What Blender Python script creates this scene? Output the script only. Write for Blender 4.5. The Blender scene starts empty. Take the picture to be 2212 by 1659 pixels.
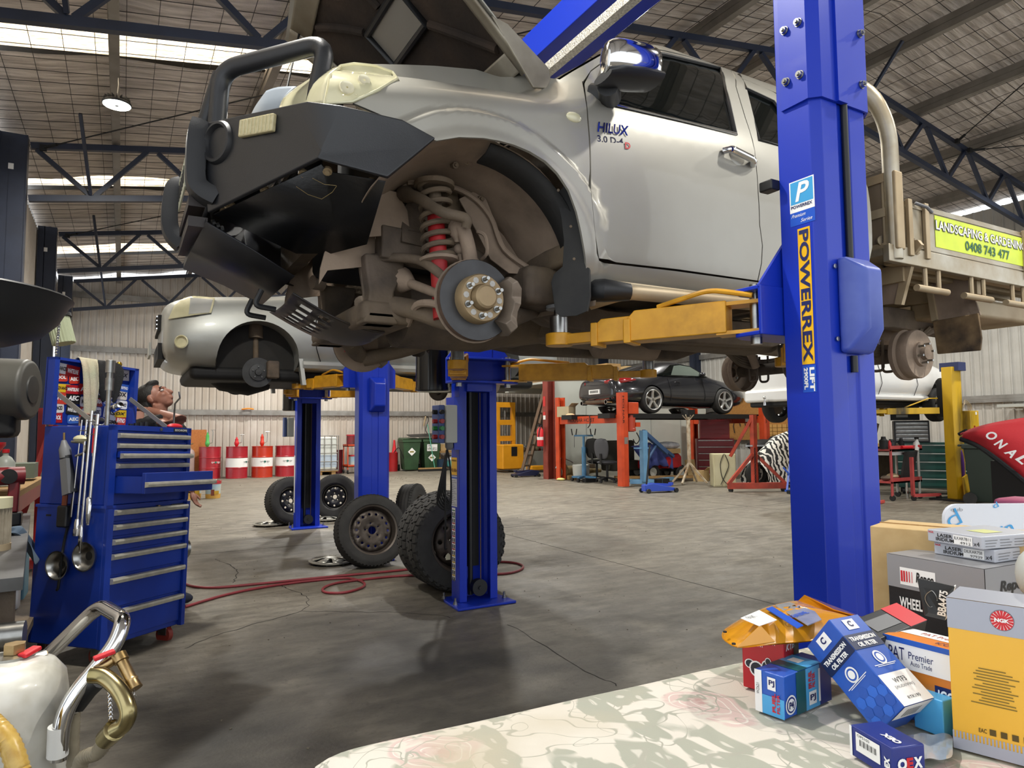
import bpy,bmesh,math,random
import mathutils as _mu
from mathutils import Matrix,noise
VC=getattr(_mu,"Vec" "tor")
from mathutils.geometry import delaunay_2d_cdt
random.seed(7)
sc=bpy.context.scene
COL=sc.collection
PI=math.pi
def rad(a):return a*PI/180
# --- camera
F=1480.0;CX=1106.0;CY=829.5;CAMH=1.25
PITCH,ROLL,YAW=rad(3.95),rad(.42),rad(29.6)
_f=VC((0,math.cos(PITCH),math.sin(PITCH)));_r=VC((1,0,0));_d=_f.cross(_r)
_R2=math.cos(ROLL)*_r+math.sin(ROLL)*_d;_D2=-math.sin(ROLL)*_r+math.cos(ROLL)*_d
_Z=Matrix.Rotation(-YAW,3,'Z')
RT,DN,FW=_Z@_R2,_Z@_D2,_Z@_f
CAM=VC((0,0,CAMH))
cd=bpy.data.cameras.new('camera');cam=bpy.data.objects.new('camera',cd);COL.objects.link(cam)
cd.sensor_fit='HORIZONTAL';cd.sensor_width=36;cd.lens=F/2212*36;cd.clip_start=.05;cd.clip_end=200
cam.matrix_world=Matrix(((RT.x,-DN.x,-FW.x,0),(RT.y,-DN.y,-FW.y,0),(RT.z,-DN.z,-FW.z,CAMH),(0,0,0,1)))
sc.camera=cam
# --- world, exposure
w=bpy.data.worlds.new('world');sc.world=w;w.use_nodes=True
bg=w.node_tree.nodes['Background'];bg.inputs[0].default_value=(.92,.96,1,1);bg.inputs[1].default_value=1.7
sc.view_settings.view_transform='Standard';sc.view_settings.look='None'
sc.view_settings.gamma=1;sc.view_settings.use_curve_mapping=False;sc.view_settings.exposure=0.0
sc.cycles.max_bounces=6;sc.cycles.diffuse_bounces=3;sc.cycles.glossy_bounces=3;sc.cycles.transmission_bounces=3
sc.cycles.caustics_reflective=False;sc.cycles.caustics_refractive=False;sc.cycles.sample_clamp_indirect=4;sc.cycles.use_adaptive_sampling=True;sc.cycles.adaptive_threshold=.07
# --- pixel helpers (a pixel of the photo plus a real distance gives a place)
def ray(x,y):return RT*((x-CX)/F)+DN*((y-CY)/F)+FW
def AZ(x,y,z=0.0):
 d=ray(x,y);return CAM+d*((z-CAMH)/d.z)
def AY(x,y,Y):
 d=ray(x,y);return CAM+d*(Y/d.y)
def AX(x,y,X):
 d=ray(x,y);return CAM+d*(X/d.x)
def AD(x,y,t):return CAM+ray(x,y)*t
# --- materials
def lin(c):
 if isinstance(c,str):
  c=tuple(int(c[i:i+2],16)/255 for i in(0,2,4))
 return tuple((v/12.92 if v<=.04045 else((v+.055)/1.055)**2.4)for v in c[:3])+(1,)
MATS={}
def mat(name,col,r=.5,m=0.,c2=None,ns=6.,bump=0.,bs=60.,coat=0.,emit=0.,trans=0.,alpha=1.,c3=None,ns3=1.2,spec=.5,lo=.35,hi=.7,stretch=None):
 """principled material; c2 is worn in by fine noise, c3 (dirt) by coarse noise"""
 if name in MATS:return MATS[name]
 M=bpy.data.materials.new(name);M.use_nodes=True
 nt=M.node_tree;N=nt.nodes;L=nt.links;p=N['Principled BSDF']
 def noi(s,det=5):
  n=N.new('ShaderNodeTexNoise');n.inputs['Scale'].default_value=s;n.inputs['Detail'].default_value=det
  L.new(src,n.inputs['Vector']);return n
 src=None
 if c2 or c3 or bump:
  tc=N.new('ShaderNodeTexCoord');src=tc.outputs['Object']
  if stretch:
   mp=N.new('ShaderNodeMapping');mp.inputs['Scale'].default_value=stretch;L.new(src,mp.inputs[0]);src=mp.outputs[0]
 out=None;base=lin(col)
 for c,s in((c2,ns),(c3,ns3)):
  if not c:continue
  n=noi(s);mr=N.new('ShaderNodeMapRange');mr.inputs[1].default_value=lo;mr.inputs[2].default_value=hi
  L.new(n.outputs[0],mr.inputs[0])
  mx=N.new('ShaderNodeMix');mx.data_type='RGBA'
  L.new(mr.outputs[0],mx.inputs[0]);mx.inputs[7].default_value=lin(c)
  if out is None:mx.inputs[6].default_value=base
  else:L.new(out,mx.inputs[6])
  out=mx.outputs[2]
 if out is not None:L.new(out,p.inputs['Base Color'])
 else:p.inputs['Base Color'].default_value=base
 p.inputs['Roughness'].default_value=r;p.inputs['Metallic'].default_value=m
 p.inputs['Specular IOR Level'].default_value=spec
 if coat:p.inputs['Coat Weight'].default_value=coat;p.inputs['Coat Roughness'].default_value=.06
 if trans:p.inputs['Transmission Weight'].default_value=trans
 if alpha<1:p.inputs['Alpha'].default_value=alpha
 if emit:p.inputs['Emission Color'].default_value=base;p.inputs['Emission Strength'].default_value=emit
 if bump:
  n=noi(bs,3);b=N.new('ShaderNodeBump');b.inputs['Strength'].default_value=bump;b.inputs['Distance'].default_value=.01
  L.new(n.outputs[0],b.inputs['Height']);L.new(b.outputs[0],p.inputs['Normal'])
 MATS[name]=M
 return M
 # --- objects
ORG={}
def org(o):
 return ORG.get(o.name,VC((0,0,0)))if o else VC((0,0,0))
def tag(o,label=None,cat=None,group=None,kind=None):
 if label:o['label']=label
 if cat:o['category']=cat
 if group:o['group']=group
 if kind:o['kind']=kind
 return o
def thing(name,label,cat,loc=(0,0,0),rot=(0,0,0),group=None,kind=None,world=True):
 """Empty at the base of a thing. world=True: parts are given in world coordinates (no rotation)"""
 o=bpy.data.objects.new(name,None);COL.objects.link(o);o.empty_display_size=.1
 o.location=loc;o.rotation_euler=rot
 ORG[o.name]=VC(loc)if world else VC((0,0,0))
 return tag(o,label,cat,group,kind)
def copy_tree(o,parent=None,**kw):
 c=o.copy();COL.objects.link(c);c.parent=parent
 if parent is not None:c.matrix_parent_inverse=o.matrix_parent_inverse.copy()
 for ch in list(o.children):copy_tree(ch,c)
 for k,v in kw.items():c[k]=v
 return c
class B:
 def __init__(s):s.v=[];s.f=[]
 def add(s,vs,fs):
  k=len(s.v);s.v+=[VC(v)for v in vs];s.f+=[tuple(i+k for i in f)for f in fs];return s
 def hexa(s,p):
  return s.add(p,[(0,3,2,1),(4,5,6,7),(0,1,5,4),(1,2,6,5),(2,3,7,6),(3,0,4,7)])
 def box(s,c,d,rot=None):
  h=[x/2 for x in d];ps=[VC((sx*h[0],sy*h[1],sz*h[2]))for sz in(-1,1)for sx,sy in((-1,-1),(1,-1),(1,1),(-1,1))]
  if rot is not None:ps=[rot@p for p in ps]
  return s.hexa([VC(c)+p for p in ps])
 def bb(s,a,b):
  a=VC(a);b=VC(b);return s.box((a+b)/2,[abs(b[i]-a[i])for i in range(3)])
 def bar(s,a,b,w,h,up=(0,0,1)):
  a=VC(a);b=VC(b);d=(b-a).normalized();u=VC(up)
  if abs(d.dot(u))>.98:u=VC((1,0,0))
  x=d.cross(u).normalized();z=x.cross(d)
  o=[(-w/2,-h/2),(w/2,-h/2),(w/2,h/2),(-w/2,h/2)]
  return s.hexa([a+x*i+z*j for i,j in o]+[b+x*i+z*j for i,j in o])
 def ring(s,c,ax,r,n,ph=0):
  ax=VC(ax).normalized();t=VC((0,0,1))if abs(ax.z)<.9 else VC((1,0,0))
  x=ax.cross(t).normalized();y=ax.cross(x)
  return[VC(c)+x*r*math.cos(2*PI*i/n+ph)+y*r*math.sin(2*PI*i/n+ph)for i in range(n)]
 def loft(s,rows,closed=True,caps=False):
  n=len(rows[0]);k=len(s.v);s.v+=[VC(p)for r_ in rows for p in r_]
  m=n if closed else n-1
  for i in range(len(rows)-1):
   for j in range(m):
    a=k+i*n+j;b=k+i*n+(j+1)%n;s.f.append((a,b,b+n,a+n))
  if caps:
   s.f.append(tuple(k+j for j in reversed(range(n))));e=k+(len(rows)-1)*n;s.f.append(tuple(e+j for j in range(n)))
  return s
 def cyl(s,a,b,r0,r1=None,n=16,caps=True):
  a=VC(a);b=VC(b);r1=r0 if r1 is None else r1
  return s.loft([s.ring(a,b-a,r0,n),s.ring(b,b-a,r1,n)],True,caps)
 def lathe(s,c,ax,prof,n=24,caps=False):
  c=VC(c);ax=VC(ax).normalized()
  return s.loft([s.ring(c+ax*t,ax,max(r,1e-4),n)for t,r in prof],True,caps)
 def tube(s,pts,r,n=8,closed=False,caps=True,res=0):
  P=[VC(p)for p in pts]
  if res:P=smooth(P,res,closed)
  m=len(P);R=r if isinstance(r,(list,tuple))else[r]*m
  if len(R)!=m:R=[R[int(i*(len(R)-1)/(m-1)+.5)]for i in range(m)]
  t0=(P[1]-P[0]).normalized();up=VC((0,0,1))if abs(t0.z)<.9 else VC((1,0,0))
  x=t0.cross(up).normalized();rows=[]
  for i in range(m):
   if closed:t=(P[(i+1)%m]-P[i-1])
   else:t=P[min(i+1,m-1)]-P[max(i-1,0)]
   t=t.normalized()if t.length>1e-9 else t0
   x=(x-t*x.dot(t));x=x.normalized()if x.length>1e-6 else t.orthogonal().normalized();y=t.cross(x)
   rows.append([P[i]+x*R[i]*math.cos(2*PI*j/n)+y*R[i]*math.sin(2*PI*j/n)for j in range(n)])
  if closed:rows.append(rows[0])
  return s.loft(rows,True,caps and not closed)
 def prism(s,poly,vec):
  n=len(poly);P=[VC(p)for p in poly];v=VC(vec)
  return s.add(P+[p+v for p in P],[tuple(reversed(range(n))),tuple(range(n,2*n))]+[(i,(i+1)%n,n+(i+1)%n,n+i)for i in range(n)])
 def poly(s,pts):return s.add(pts,[tuple(range(len(pts)))])
 def ell(s,c,r,n=12,m=8,rot=None):
  c=VC(c);r=(r,r,r)if not hasattr(r,'__len__')else r;rows=[]
  for i in range(m+1):
   a=-PI/2+PI*i/m;ca=max(math.cos(a),1e-3)
   row=[VC((r[0]*ca*math.cos(2*PI*j/n),r[1]*ca*math.sin(2*PI*j/n),r[2]*math.sin(a)))for j in range(n)]
   rows.append([c+(rot@p if rot else p)for p in row])
  return s.loft(rows,True,True)
 def helix(s,a,b,R,r,turns,n=8,seg=14):
  a=VC(a);b=VC(b);ax=(b-a).normalized();x=ax.orthogonal().normalized();y=ax.cross(x);m=int(turns*seg)
  return s.tube([a+(b-a)*(i/m)+x*R*math.cos(2*PI*i/seg)+y*R*math.sin(2*PI*i/seg)for i in range(m+1)],r,n)
 def xf(s,M):
  s.v=[M@v for v in s.v];return s
 def build(s,name,m,parent=None,bev=0,seg=2,sub=0,solid=0,ang=38,label=None,cat=None,group=None,kind=None,loc=None,flat=False):
  me=bpy.data.meshes.new(name);o0=org(parent)
  L0=VC(loc)if loc is not None else VC((0,0,0))
  me.from_pydata([v-o0-L0 for v in s.v],[],s.f);me.update()
  if not flat:
   me.polygons.foreach_set('use_smooth',[True]*len(me.polygons));me.set_sharp_from_angle(angle=rad(ang))
  o=bpy.data.objects.new(name,me);COL.objects.link(o)
  if parent:o.parent=parent
  if loc is not None:o.location=L0
  ORG[o.name]=o0+L0
  for x in(m if isinstance(m,(list,tuple))else[m]):me.materials.append(x)
  if solid:md=o.modifiers.new('solid','SOLIDIFY');md.thickness=solid;md.offset=-1
  if sub:md=o.modifiers.new('sub','SUBSURF');md.levels=sub;md.render_levels=sub
  if bev:
   md=o.modifiers.new('bev','BEVEL');md.width=bev;md.segments=seg;md.limit_method='ANGLE';md.angle_limit=rad(40);md.harden_normals=True
  return tag(o,label,cat,group,kind)
def smooth(P,res=6,closed=False):
 P=[VC(p)for p in P];out=[];n=len(P)
 for i in range(n if closed else n-1):
  g=(lambda k:P[k%n])if closed else(lambda k:P[max(0,min(n-1,k))])
  a,b,c,d=g(i-1),g(i),g(i+1),g(i+2)
  for k in range(res):
   t=k/res
   out.append(.5*((2*b)+(c-a)*t+(2*a-5*b+4*c-d)*t*t+(3*b-a-3*c+d)*t*t*t))
 if not closed:out.append(P[-1])
 return out
def bend(pts,r,k=5):
 P=[VC(p)for p in pts];out=[P[0]]
 for i in range(1,len(P)-1):
  a,b,c=P[i-1],P[i],P[i+1];rr=min(r,(a-b).length*.48,(c-b).length*.48)
  p=b+(a-b).normalized()*rr;q=b+(c-b).normalized()*rr
  for j in range(k+1):
   t=j/k;out.append(p*(1-t)**2+b*2*t*(1-t)+q*t*t)
 return out+[P[-1]]
def panel(poly,step,fn,holes=(),extra=()):
 """triangulate a 2-D outline with inner grid points, then fn(u,v)->3-D"""
 def inside(pt,pg):
  x,y=pt;c=False;n=len(pg)
  for i in range(n):
   x1,y1=pg[i];x2,y2=pg[i-1]
   if(y1>y)!=(y2>y)and x<(x2-x1)*(y-y1)/(y2-y1)+x1:c=not c
  return c
 def dens(pg):
  out=[]
  for i in range(len(pg)):
   a=VC(pg[i]);b=VC(pg[(i+1)%len(pg)]);k=max(1,int((b-a).length/step))
   out+=[a+(b-a)*(j/k)for j in range(k)]
  return out
 vs=[];es=[]
 for pg in[poly]+list(holes):
  d=dens(pg);k=len(vs);vs+=d;es+=[(k+i,k+(i+1)%len(d))for i in range(len(d))]
 nb=len(vs)
 bnd=[v.copy()for v in vs]
 xs=[p[0]for p in poly];ys=[p[1]for p in poly]
 x=min(xs)+step*.53;r0=0
 while x<max(xs):
  y=min(ys)+step*.47+(step*.5 if r0%2 else 0);r0+=1
  while y<max(ys):
   if inside((x,y),poly)and not any(inside((x,y),h)for h in holes):
    if min((b.x-x)**2+(b.y-y)**2 for b in bnd)>(step*.45)**2:vs.append(VC((x,y)))
   y+=step
  x+=step*.87
 vs+=[VC(e)for e in extra]
 R=delaunay_2d_cdt(vs,es,[],1 if not holes else 0,1e-5)
 P,Fc=R[0],R[2];out=[]
 for f in Fc:
  c=sum((P[i]for i in f),VC((0,0)))/len(f)
  if inside((c.x,c.y),poly)and not any(inside((c.x,c.y),h)for h in holes):out.append(tuple(f))
 b=B();b.add([fn(p.x,p.y)for p in P],out);return b
def text(s,m,parent,o,u,v,w=None,h=.1,name='lettering',ext=0.,off=0.,shear=0.,sp=1.,lift=.0008,world=True,label=None):
 """lettering fitted into a box: o lower-left corner, u and v unit directions, w x h size"""
 cu=bpy.data.curves.new('t','FONT');cu.body=s;cu.size=1;cu.offset=off;cu.shear=shear;cu.space_character=sp;cu.extrude=0;cu.resolution_u=3
 ob=bpy.data.objects.new('t',cu);me=bpy.data.meshes.new_from_object(ob)
 vs=[x.co.copy()for x in me.vertices];fs=[tuple(p.vertices)for p in me.polygons]
 bpy.data.objects.remove(ob);bpy.data.curves.remove(cu);bpy.data.meshes.remove(me)
 if not vs:return None
 x0=min(p.x for p in vs);x1=max(p.x for p in vs);y0=min(p.y for p in vs);y1=max(p.y for p in vs)
 sy=h/(y1-y0);sx=(w/(x1-x0))if w else sy
 u=VC(u).normalized();v=VC(v).normalized();n=u.cross(v);o=VC(o)
 P=[o+u*((p.x-x0)*sx)+v*((p.y-y0)*sy)+n*lift for p in vs]
 b=B();b.add(P,fs)
 return b.build(name,m,parent,flat=True,solid=0,label=label)
def decal(name,m,parent,o,u,v,w,h,lift=.0005,r=0,label=None):
 u=VC(u).normalized();v=VC(v).normalized();n=u.cross(v);o=VC(o)+n*lift
 b=B()
 if r:
  pts=[]
  for cx,cy,a0 in((w-r,h-r,0),(r,h-r,90),(r,r,180),(w-r,r,270)):
   for k in range(5):a=rad(a0+k*22.5);pts.append(o+u*(cx+r*math.cos(a))+v*(cy+r*math.sin(a)))
  b.poly(pts)
 else:b.poly([o,o+u*w,o+u*w+v*h,o+v*h])
 return b.build(name,m,parent,flat=True,label=label)
def lerp(a,b,t):return a+(b-a)*t
def interp(x,tab):
 if x<=tab[0][0]:return tab[0][1]
 for(a,b),(c,d)in zip(tab,tab[1:]):
  if x<=c:return b+(d-b)*(x-a)/(c-a)
 return tab[-1][1]
def sinterp(x,tab):
 if x<=tab[0][0]:return tab[0][1]
 if x>=tab[-1][0]:return tab[-1][1]
 for i in range(len(tab)-1):
  (a,b),(c,d)=tab[i],tab[i+1]
  if x<=c:
   s0=(d-tab[i-1][1])/(c-tab[i-1][0])if i else(d-b)/(c-a)
   s1=(tab[i+2][1]-b)/(tab[i+2][0]-a)if i+2<len(tab)else(d-b)/(c-a)
   h=c-a;t=(x-a)/h
   return(2*t**3-3*t*t+1)*b+(t**3-2*t*t+t)*h*s0+(-2*t**3+3*t*t)*d+(t**3-t*t)*h*s1
def skin(name,poly,step,fn,m,parent,out,holes=(),depth=.015,mirror=None):
 """curved sheet with exact smooth normals and a folded edge; out: rough outward direction; mirror: y of the mirror plane for a twin"""
 g=panel(poly,step,lambda u,v:VC((u,v,0)),holes)
 uv=[(p.x,p.y)for p in g.v];P=[];NR=[];e=4e-3;out=VC(out)
 for u,v in uv:
  p=fn(u,v);a=fn(u+e,v)-fn(u-e,v);c=fn(u,v+e)-fn(u,v-e);n=a.cross(c).normalized()
  if n.dot(out)<0:n=-n
  P.append(p);NR.append(n)
 fs=[]
 for f in g.f:
  a,b_,c=[P[i]for i in f[:3]]
  fs.append(f if(b_-a).cross(c-a).dot(out)>0 else tuple(reversed(f)))
 ec={}
 for f in fs:
  for i in range(len(f)):ec[(f[i],f[(i+1)%len(f)])]=1
 rim=[(a,b_)for a,b_ in ec if(b_,a)not in ec]
 k=len(P);idx={}
 for a,b_ in rim:
  for q in(a,b_):
   if q not in idx:idx[q]=len(P);P.append(P[q].copy());NR.append(None);P.append(P[q]-NR[q]*depth);NR.append(None)
 nf=len(fs)
 for a,b_ in rim:fs.append((idx[b_],idx[a],idx[a]+1,idx[b_]+1))
 outs=[]
 for my in([None]if mirror is None else[None,mirror]):
  o0=org(parent);me=bpy.data.meshes.new(name)
  vs=[(v if my is None else VC((v.x,2*my-v.y,v.z)))-o0 for v in P]
  ff=fs if my is None else[tuple(reversed(f))for f in fs]
  me.from_pydata(vs,[],ff);me.update();me.polygons.foreach_set('use_smooth',[i<nf for i in range(len(ff))])
  nn=[((0,0,0)if n is None else(tuple(n)if my is None else(n.x,-n.y,n.z)))for n in NR]
  me.normals_split_custom_set_from_vertices(nn)
  me.materials.append(m);ob=bpy.data.objects.new(name,me);COL.objects.link(ob)
  if parent:ob.parent=parent
  ORG[ob.name]=o0;outs.append(ob)
 return outs[0]
def sstep(a,b,x):
 t=max(0,min(1,(x-a)/(b-a)));return t*t*(3-2*t)
 # --- shared materials
m_blue=mat('blue_lift_paint','1131ae',.4,0,coat=.12,spec=.35)
m_bluechest=mat('blue_chest_paint','17389a',.38,0,c2='122c7e',ns=3,coat=.12,spec=.35)
m_yellow=mat('yellow_arm_paint','d99a1a',.42,0,c2='b07c14',ns=4,c3='e3a626',ns3=14)
m_steel=mat('steel','a9a9a6',.28,1.,c2='8b8b88',ns=20)
m_chrome=mat('chrome','d8d8d8',.08,1.)
m_black=mat('black_plastic','17181a',.45)
m_blk=mat('matte_black','0c0c0d',.7)
m_blackpaint=mat('black_bar_paint','1d1e20',.38,0,c2='25262a',ns=3,bump=.08,bs=300)
m_rubber=mat('rubber','1f1f1f',.75,0,c2='2c2b29',ns=8,bump=.1,bs=120)
m_silver=mat('silver_car_paint','a3a096',.4,.35,coat=.4,c3='9a968b',ns3=2)
m_silver2=mat('silver_hatch_paint','adb0ac',.42,.35,coat=.35,c3='a5a6a0',ns3=2)
m_white=mat('white_paint','e4e4e0',.4)
m_whitecar=mat('white_car_paint','e8e8e6',.25,0,coat=.6)
m_mud=mat('dusty_brown_steel','8e7c6b',.85,0,c2='67594c',ns=7,c3='9d8a77',ns3=2.5,bump=.35,bs=35)
m_muddark=mat('dark_grimy_steel','5c5046',.8,0,c2='3d352e',ns=9,c3='74644f',ns3=3,bump=.35,bs=40)
m_dust=mat('beige_dust_alloy','a48f6e',.55,.35,c2='8c7554',ns=5,c3='b9a98c',ns3=2)
m_alloy=mat('tray_alloy','b9b4a6',.38,.75,c2='a39a86',ns=8,c3='9c8a6c',ns3=2)
m_glass=mat('tinted_glass','0b0f0e',.03,0,spec=.7)
m_lens=mat('hazed_lens','d8d2b0',.18,0,c2='c4bf9c',ns=9,coat=.5)
m_red=mat('red_paint','a11b20',.4,0,c2='86161b',ns=4)
m_orange=mat('orange_hoist_paint','cc4a22',.42,0,c2='b03c1b',ns=4)
m_wht=mat('white_print','f0f0ee',.5)
m_blkp=mat('black_print','141414',.5)
m_redp=mat('red_print','c8202a',.45)
m_navyp=mat('navy_print','16205a',.45)
m_navy=mat('navy_steel','232c40',.5,0,c2='1b2233',ns=3)
m_zinc=mat('galvanised','9a9894',.45,.6,c2='85827d',ns=5)
m_card=mat('cardboard','c8ab7a',.85,0,c2='bd9f6d',ns=30)
m_wood=mat('raw_timber','b08d5c',.8,0,c2='9a784a',ns=12,stretch=(1,8,8))
m_grey=mat('grey_plastic','6f7072',.5)
m_lgrey=mat('light_grey_plastic','b4b6b0',.5)
m_brass=mat('brass','bda276',.34,1.,c2='94794c',ns=20)
m_cloth=mat('black_cloth','17181a',.95,bump=.3,bs=90)
m_skin=mat('skin','a87260',.5,0,c2='96614f',ns=8)
m_beige=mat('beige_enamel','cfcaa8',.45,0,c2='c2bb96',ns=3)
m_crate=mat('dark_teal_paint','16413f',.4)
# --- the building
XL,XR,YB,YF=-1.58,16.0,21.6,-5.0
RX,RZ,SL=9.15,7.02,.16
def roofz(x):return RZ-SL*abs(x-RX)
def m_floor_fn():
 M=bpy.data.materials.new('stained_shaded_concrete');M.use_nodes=True;nt=M.node_tree;N=nt.nodes;L=nt.links;p=N['Principled BSDF']
 tc=N.new('ShaderNodeTexCoord')
 def noi(s,det=6,st=(1,1,1),rough=.6):
  mp=N.new('ShaderNodeMapping');mp.inputs['Scale'].default_value=st;L.new(tc.outputs['Object'],mp.inputs[0])
  n=N.new('ShaderNodeTexNoise');n.inputs['Scale'].default_value=s;n.inputs['Detail'].default_value=det;n.inputs['Roughness'].default_value=rough;L.new(mp.outputs[0],n.inputs['Vector']);return n.outputs[0]
 def rng(x,a,b,c=0,d=1):
  r=N.new('ShaderNodeMapRange');r.inputs[1].default_value=a;r.inputs[2].default_value=b;r.inputs[3].default_value=c;r.inputs[4].default_value=d;L.new(x,r.inputs[0]);return r.outputs[0]
 def mix(f,a,b):
  x=N.new('ShaderNodeMix');x.data_type='RGBA';L.new(f,x.inputs[0])
  for k,c in((6,a),(7,b)):
   if isinstance(c,str):x.inputs[k].default_value=lin(c)
   else:L.new(c,x.inputs[k])
  return x.outputs[2]
 c=mix(rng(noi(.55),.35,.7),'756e61','565046')
 c=mix(rng(noi(3.5,8,(1,2.5,1)),.42,.72),c,'8c8577')
 c=mix(rng(noi(26,4),.55,.8),c,'4c473f')
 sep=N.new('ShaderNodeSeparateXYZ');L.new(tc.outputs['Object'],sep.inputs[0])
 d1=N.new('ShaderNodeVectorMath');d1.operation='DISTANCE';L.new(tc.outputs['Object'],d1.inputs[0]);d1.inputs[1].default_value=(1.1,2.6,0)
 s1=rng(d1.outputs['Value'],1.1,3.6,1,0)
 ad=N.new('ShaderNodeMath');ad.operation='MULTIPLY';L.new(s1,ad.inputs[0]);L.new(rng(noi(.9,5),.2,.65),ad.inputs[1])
 c=mix(ad.outputs[0],c,'2b2823')  # foreground grime plus the shade of table and truck, painted into the colour
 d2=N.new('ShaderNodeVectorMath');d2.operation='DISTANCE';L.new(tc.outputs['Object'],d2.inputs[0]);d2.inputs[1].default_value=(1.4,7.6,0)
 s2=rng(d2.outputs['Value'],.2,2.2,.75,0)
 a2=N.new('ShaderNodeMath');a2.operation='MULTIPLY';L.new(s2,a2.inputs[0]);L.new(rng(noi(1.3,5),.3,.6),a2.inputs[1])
 c=mix(a2.outputs[0],c,'3a352e')  # floor colour darkens towards a spot below the further lift
 L.new(c,p.inputs['Base Color'])
 L.new(rng(noi(2.2),.3,.7,.42,.7),p.inputs['Roughness'])
 b=N.new('ShaderNodeBump');b.inputs['Strength'].default_value=.18;b.inputs['Distance'].default_value=.01;L.new(noi(45,6),b.inputs['Height']);L.new(b.outputs[0],p.inputs['Normal'])
 return M
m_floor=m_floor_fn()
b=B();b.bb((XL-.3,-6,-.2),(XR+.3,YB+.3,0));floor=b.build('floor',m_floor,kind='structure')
m_crack=mat('crack_dirt','1d1a17',.9)
def crack(pts,wd):
 b=B();P=smooth(pts,7)
 pr=[p+VC((random.uniform(-1,1),random.uniform(-1,1),0))*.012 for p in P]
 rows=[]
 for i,p in enumerate(pr):
  t=pr[min(i+1,len(pr)-1)]-pr[max(i-1,0)];n=VC((-t.y,t.x,0)).normalized()*wd*random.uniform(.5,1.3)
  rows.append([VC((p.x,p.y,.0009))+n,VC((p.x,p.y,.0009))-n])
 b.loft(rows,False);return b.build('crack',m_crack,floor)
crack([AZ(*p)for p in((400,1400),(470,1372),(560,1345),(650,1320),(665,1300),(655,1285),(620,1270),(600,1262))],.004)
crack([AZ(*p)for p in((650,1320),(760,1322),(900,1325),(980,1335))],.003)
crack([AZ(*p)for p in((505,1258),(512,1235),(500,1222),(475,1212),(465,1208))],.004)
crack([AZ(*p)for p in((1100,1350),(1250,1440),(1330,1480))],.003)
for a,c in(((4.1,-4),(4.1,21.5)),((8.9,-4),(8.9,21.5)),((-1.5,7.9),(15.9,7.9)),((-1.5,15.4),(15.9,15.4))):
 b=B();b.bar((*a,-.002),(*c,-.002),.008,.006);b.build('saw_cut_joint',m_crack,floor)
m_sheet=mat('cream_wall_sheet','cbc5bd',.5,.1,c2='bdb5ab',ns=2,c3='b3a89b',ns3=.7)
m_sheetR=mat('grey_wall_sheet','c2c0ba',.5,.1,c2='b3b0a9',ns=2)
m_sheetd=mat('dark_wall_sheet','6d6a67',.55,.1,c2='5d5a57',ns=2)
def ribbed(o,u,n,L,z0,zt,m,name,pitch=.19,rib=.029):
 """o start, u along wall, n into the room; zt(x) top height"""
 o=VC(o);u=VC(u);n=VC(n);prof=[];s=0
 while s<L:
  prof+=[(s,0),(s+.055,0),(s+.07,rib*.0+.004),(s+.085,0),(s+.135,0),(s+.15,rib),(s+.172,rib)]
  s+=pitch
 bot=[o+u*a+n*d+VC((0,0,z0))for a,d in prof];top=[o+u*a+n*d+VC((0,0,zt(o.x+u.x*a)))for a,d in prof]
 b=B();b.loft([bot,top],False);return b.build(name,m,kind='structure',ang=20)
wb=ribbed((XL,YB,0),(1,0,0),(0,-1,0),XR-XL,0,roofz,m_sheet,'wall_back')
wr=ribbed((XR,YB,0),(0,-1,0),(-1,0,0),YB-1.5,0,lambda x:roofz(XR),m_sheetR,'wall_right')
wl=ribbed((XL,2.2,0),(0,1,0),(1,0,0),YB-2.2-4.4,0,lambda x:roofz(XL),m_sheet,'wall_left')
b=B();b.bb((XL-.02,YB-4.4,3.9),(XL,YB,roofz(XL)));b.build('door_1',m_sheet,kind='structure')
n_g=0
def girt(a,c,m=m_zinc):
 global n_g;n_g+=1
 a=VC(a);c=VC(c);b=B();b.bar(a,c,.06,.15);d=(c-a).normalized();b.bar(a+VC((0,0,.012)),c+VC((0,0,.012)),.068,.03);b.bar(a-VC((0,0,.04)),c-VC((0,0,.04)),.068,.02)
 b.build('trim_%d'%n_g,m,kind='structure')
for z in(1.86,3.55,5.0):
 girt((XL+.1,YB-.075,z),(XR-.1,YB-.075,z));girt((XR-.075,2,z),(XR-.075,YB-.2,z))
girt((XL+.06,3,3.5),(XL+.06,YB-5,3.5))
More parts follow.
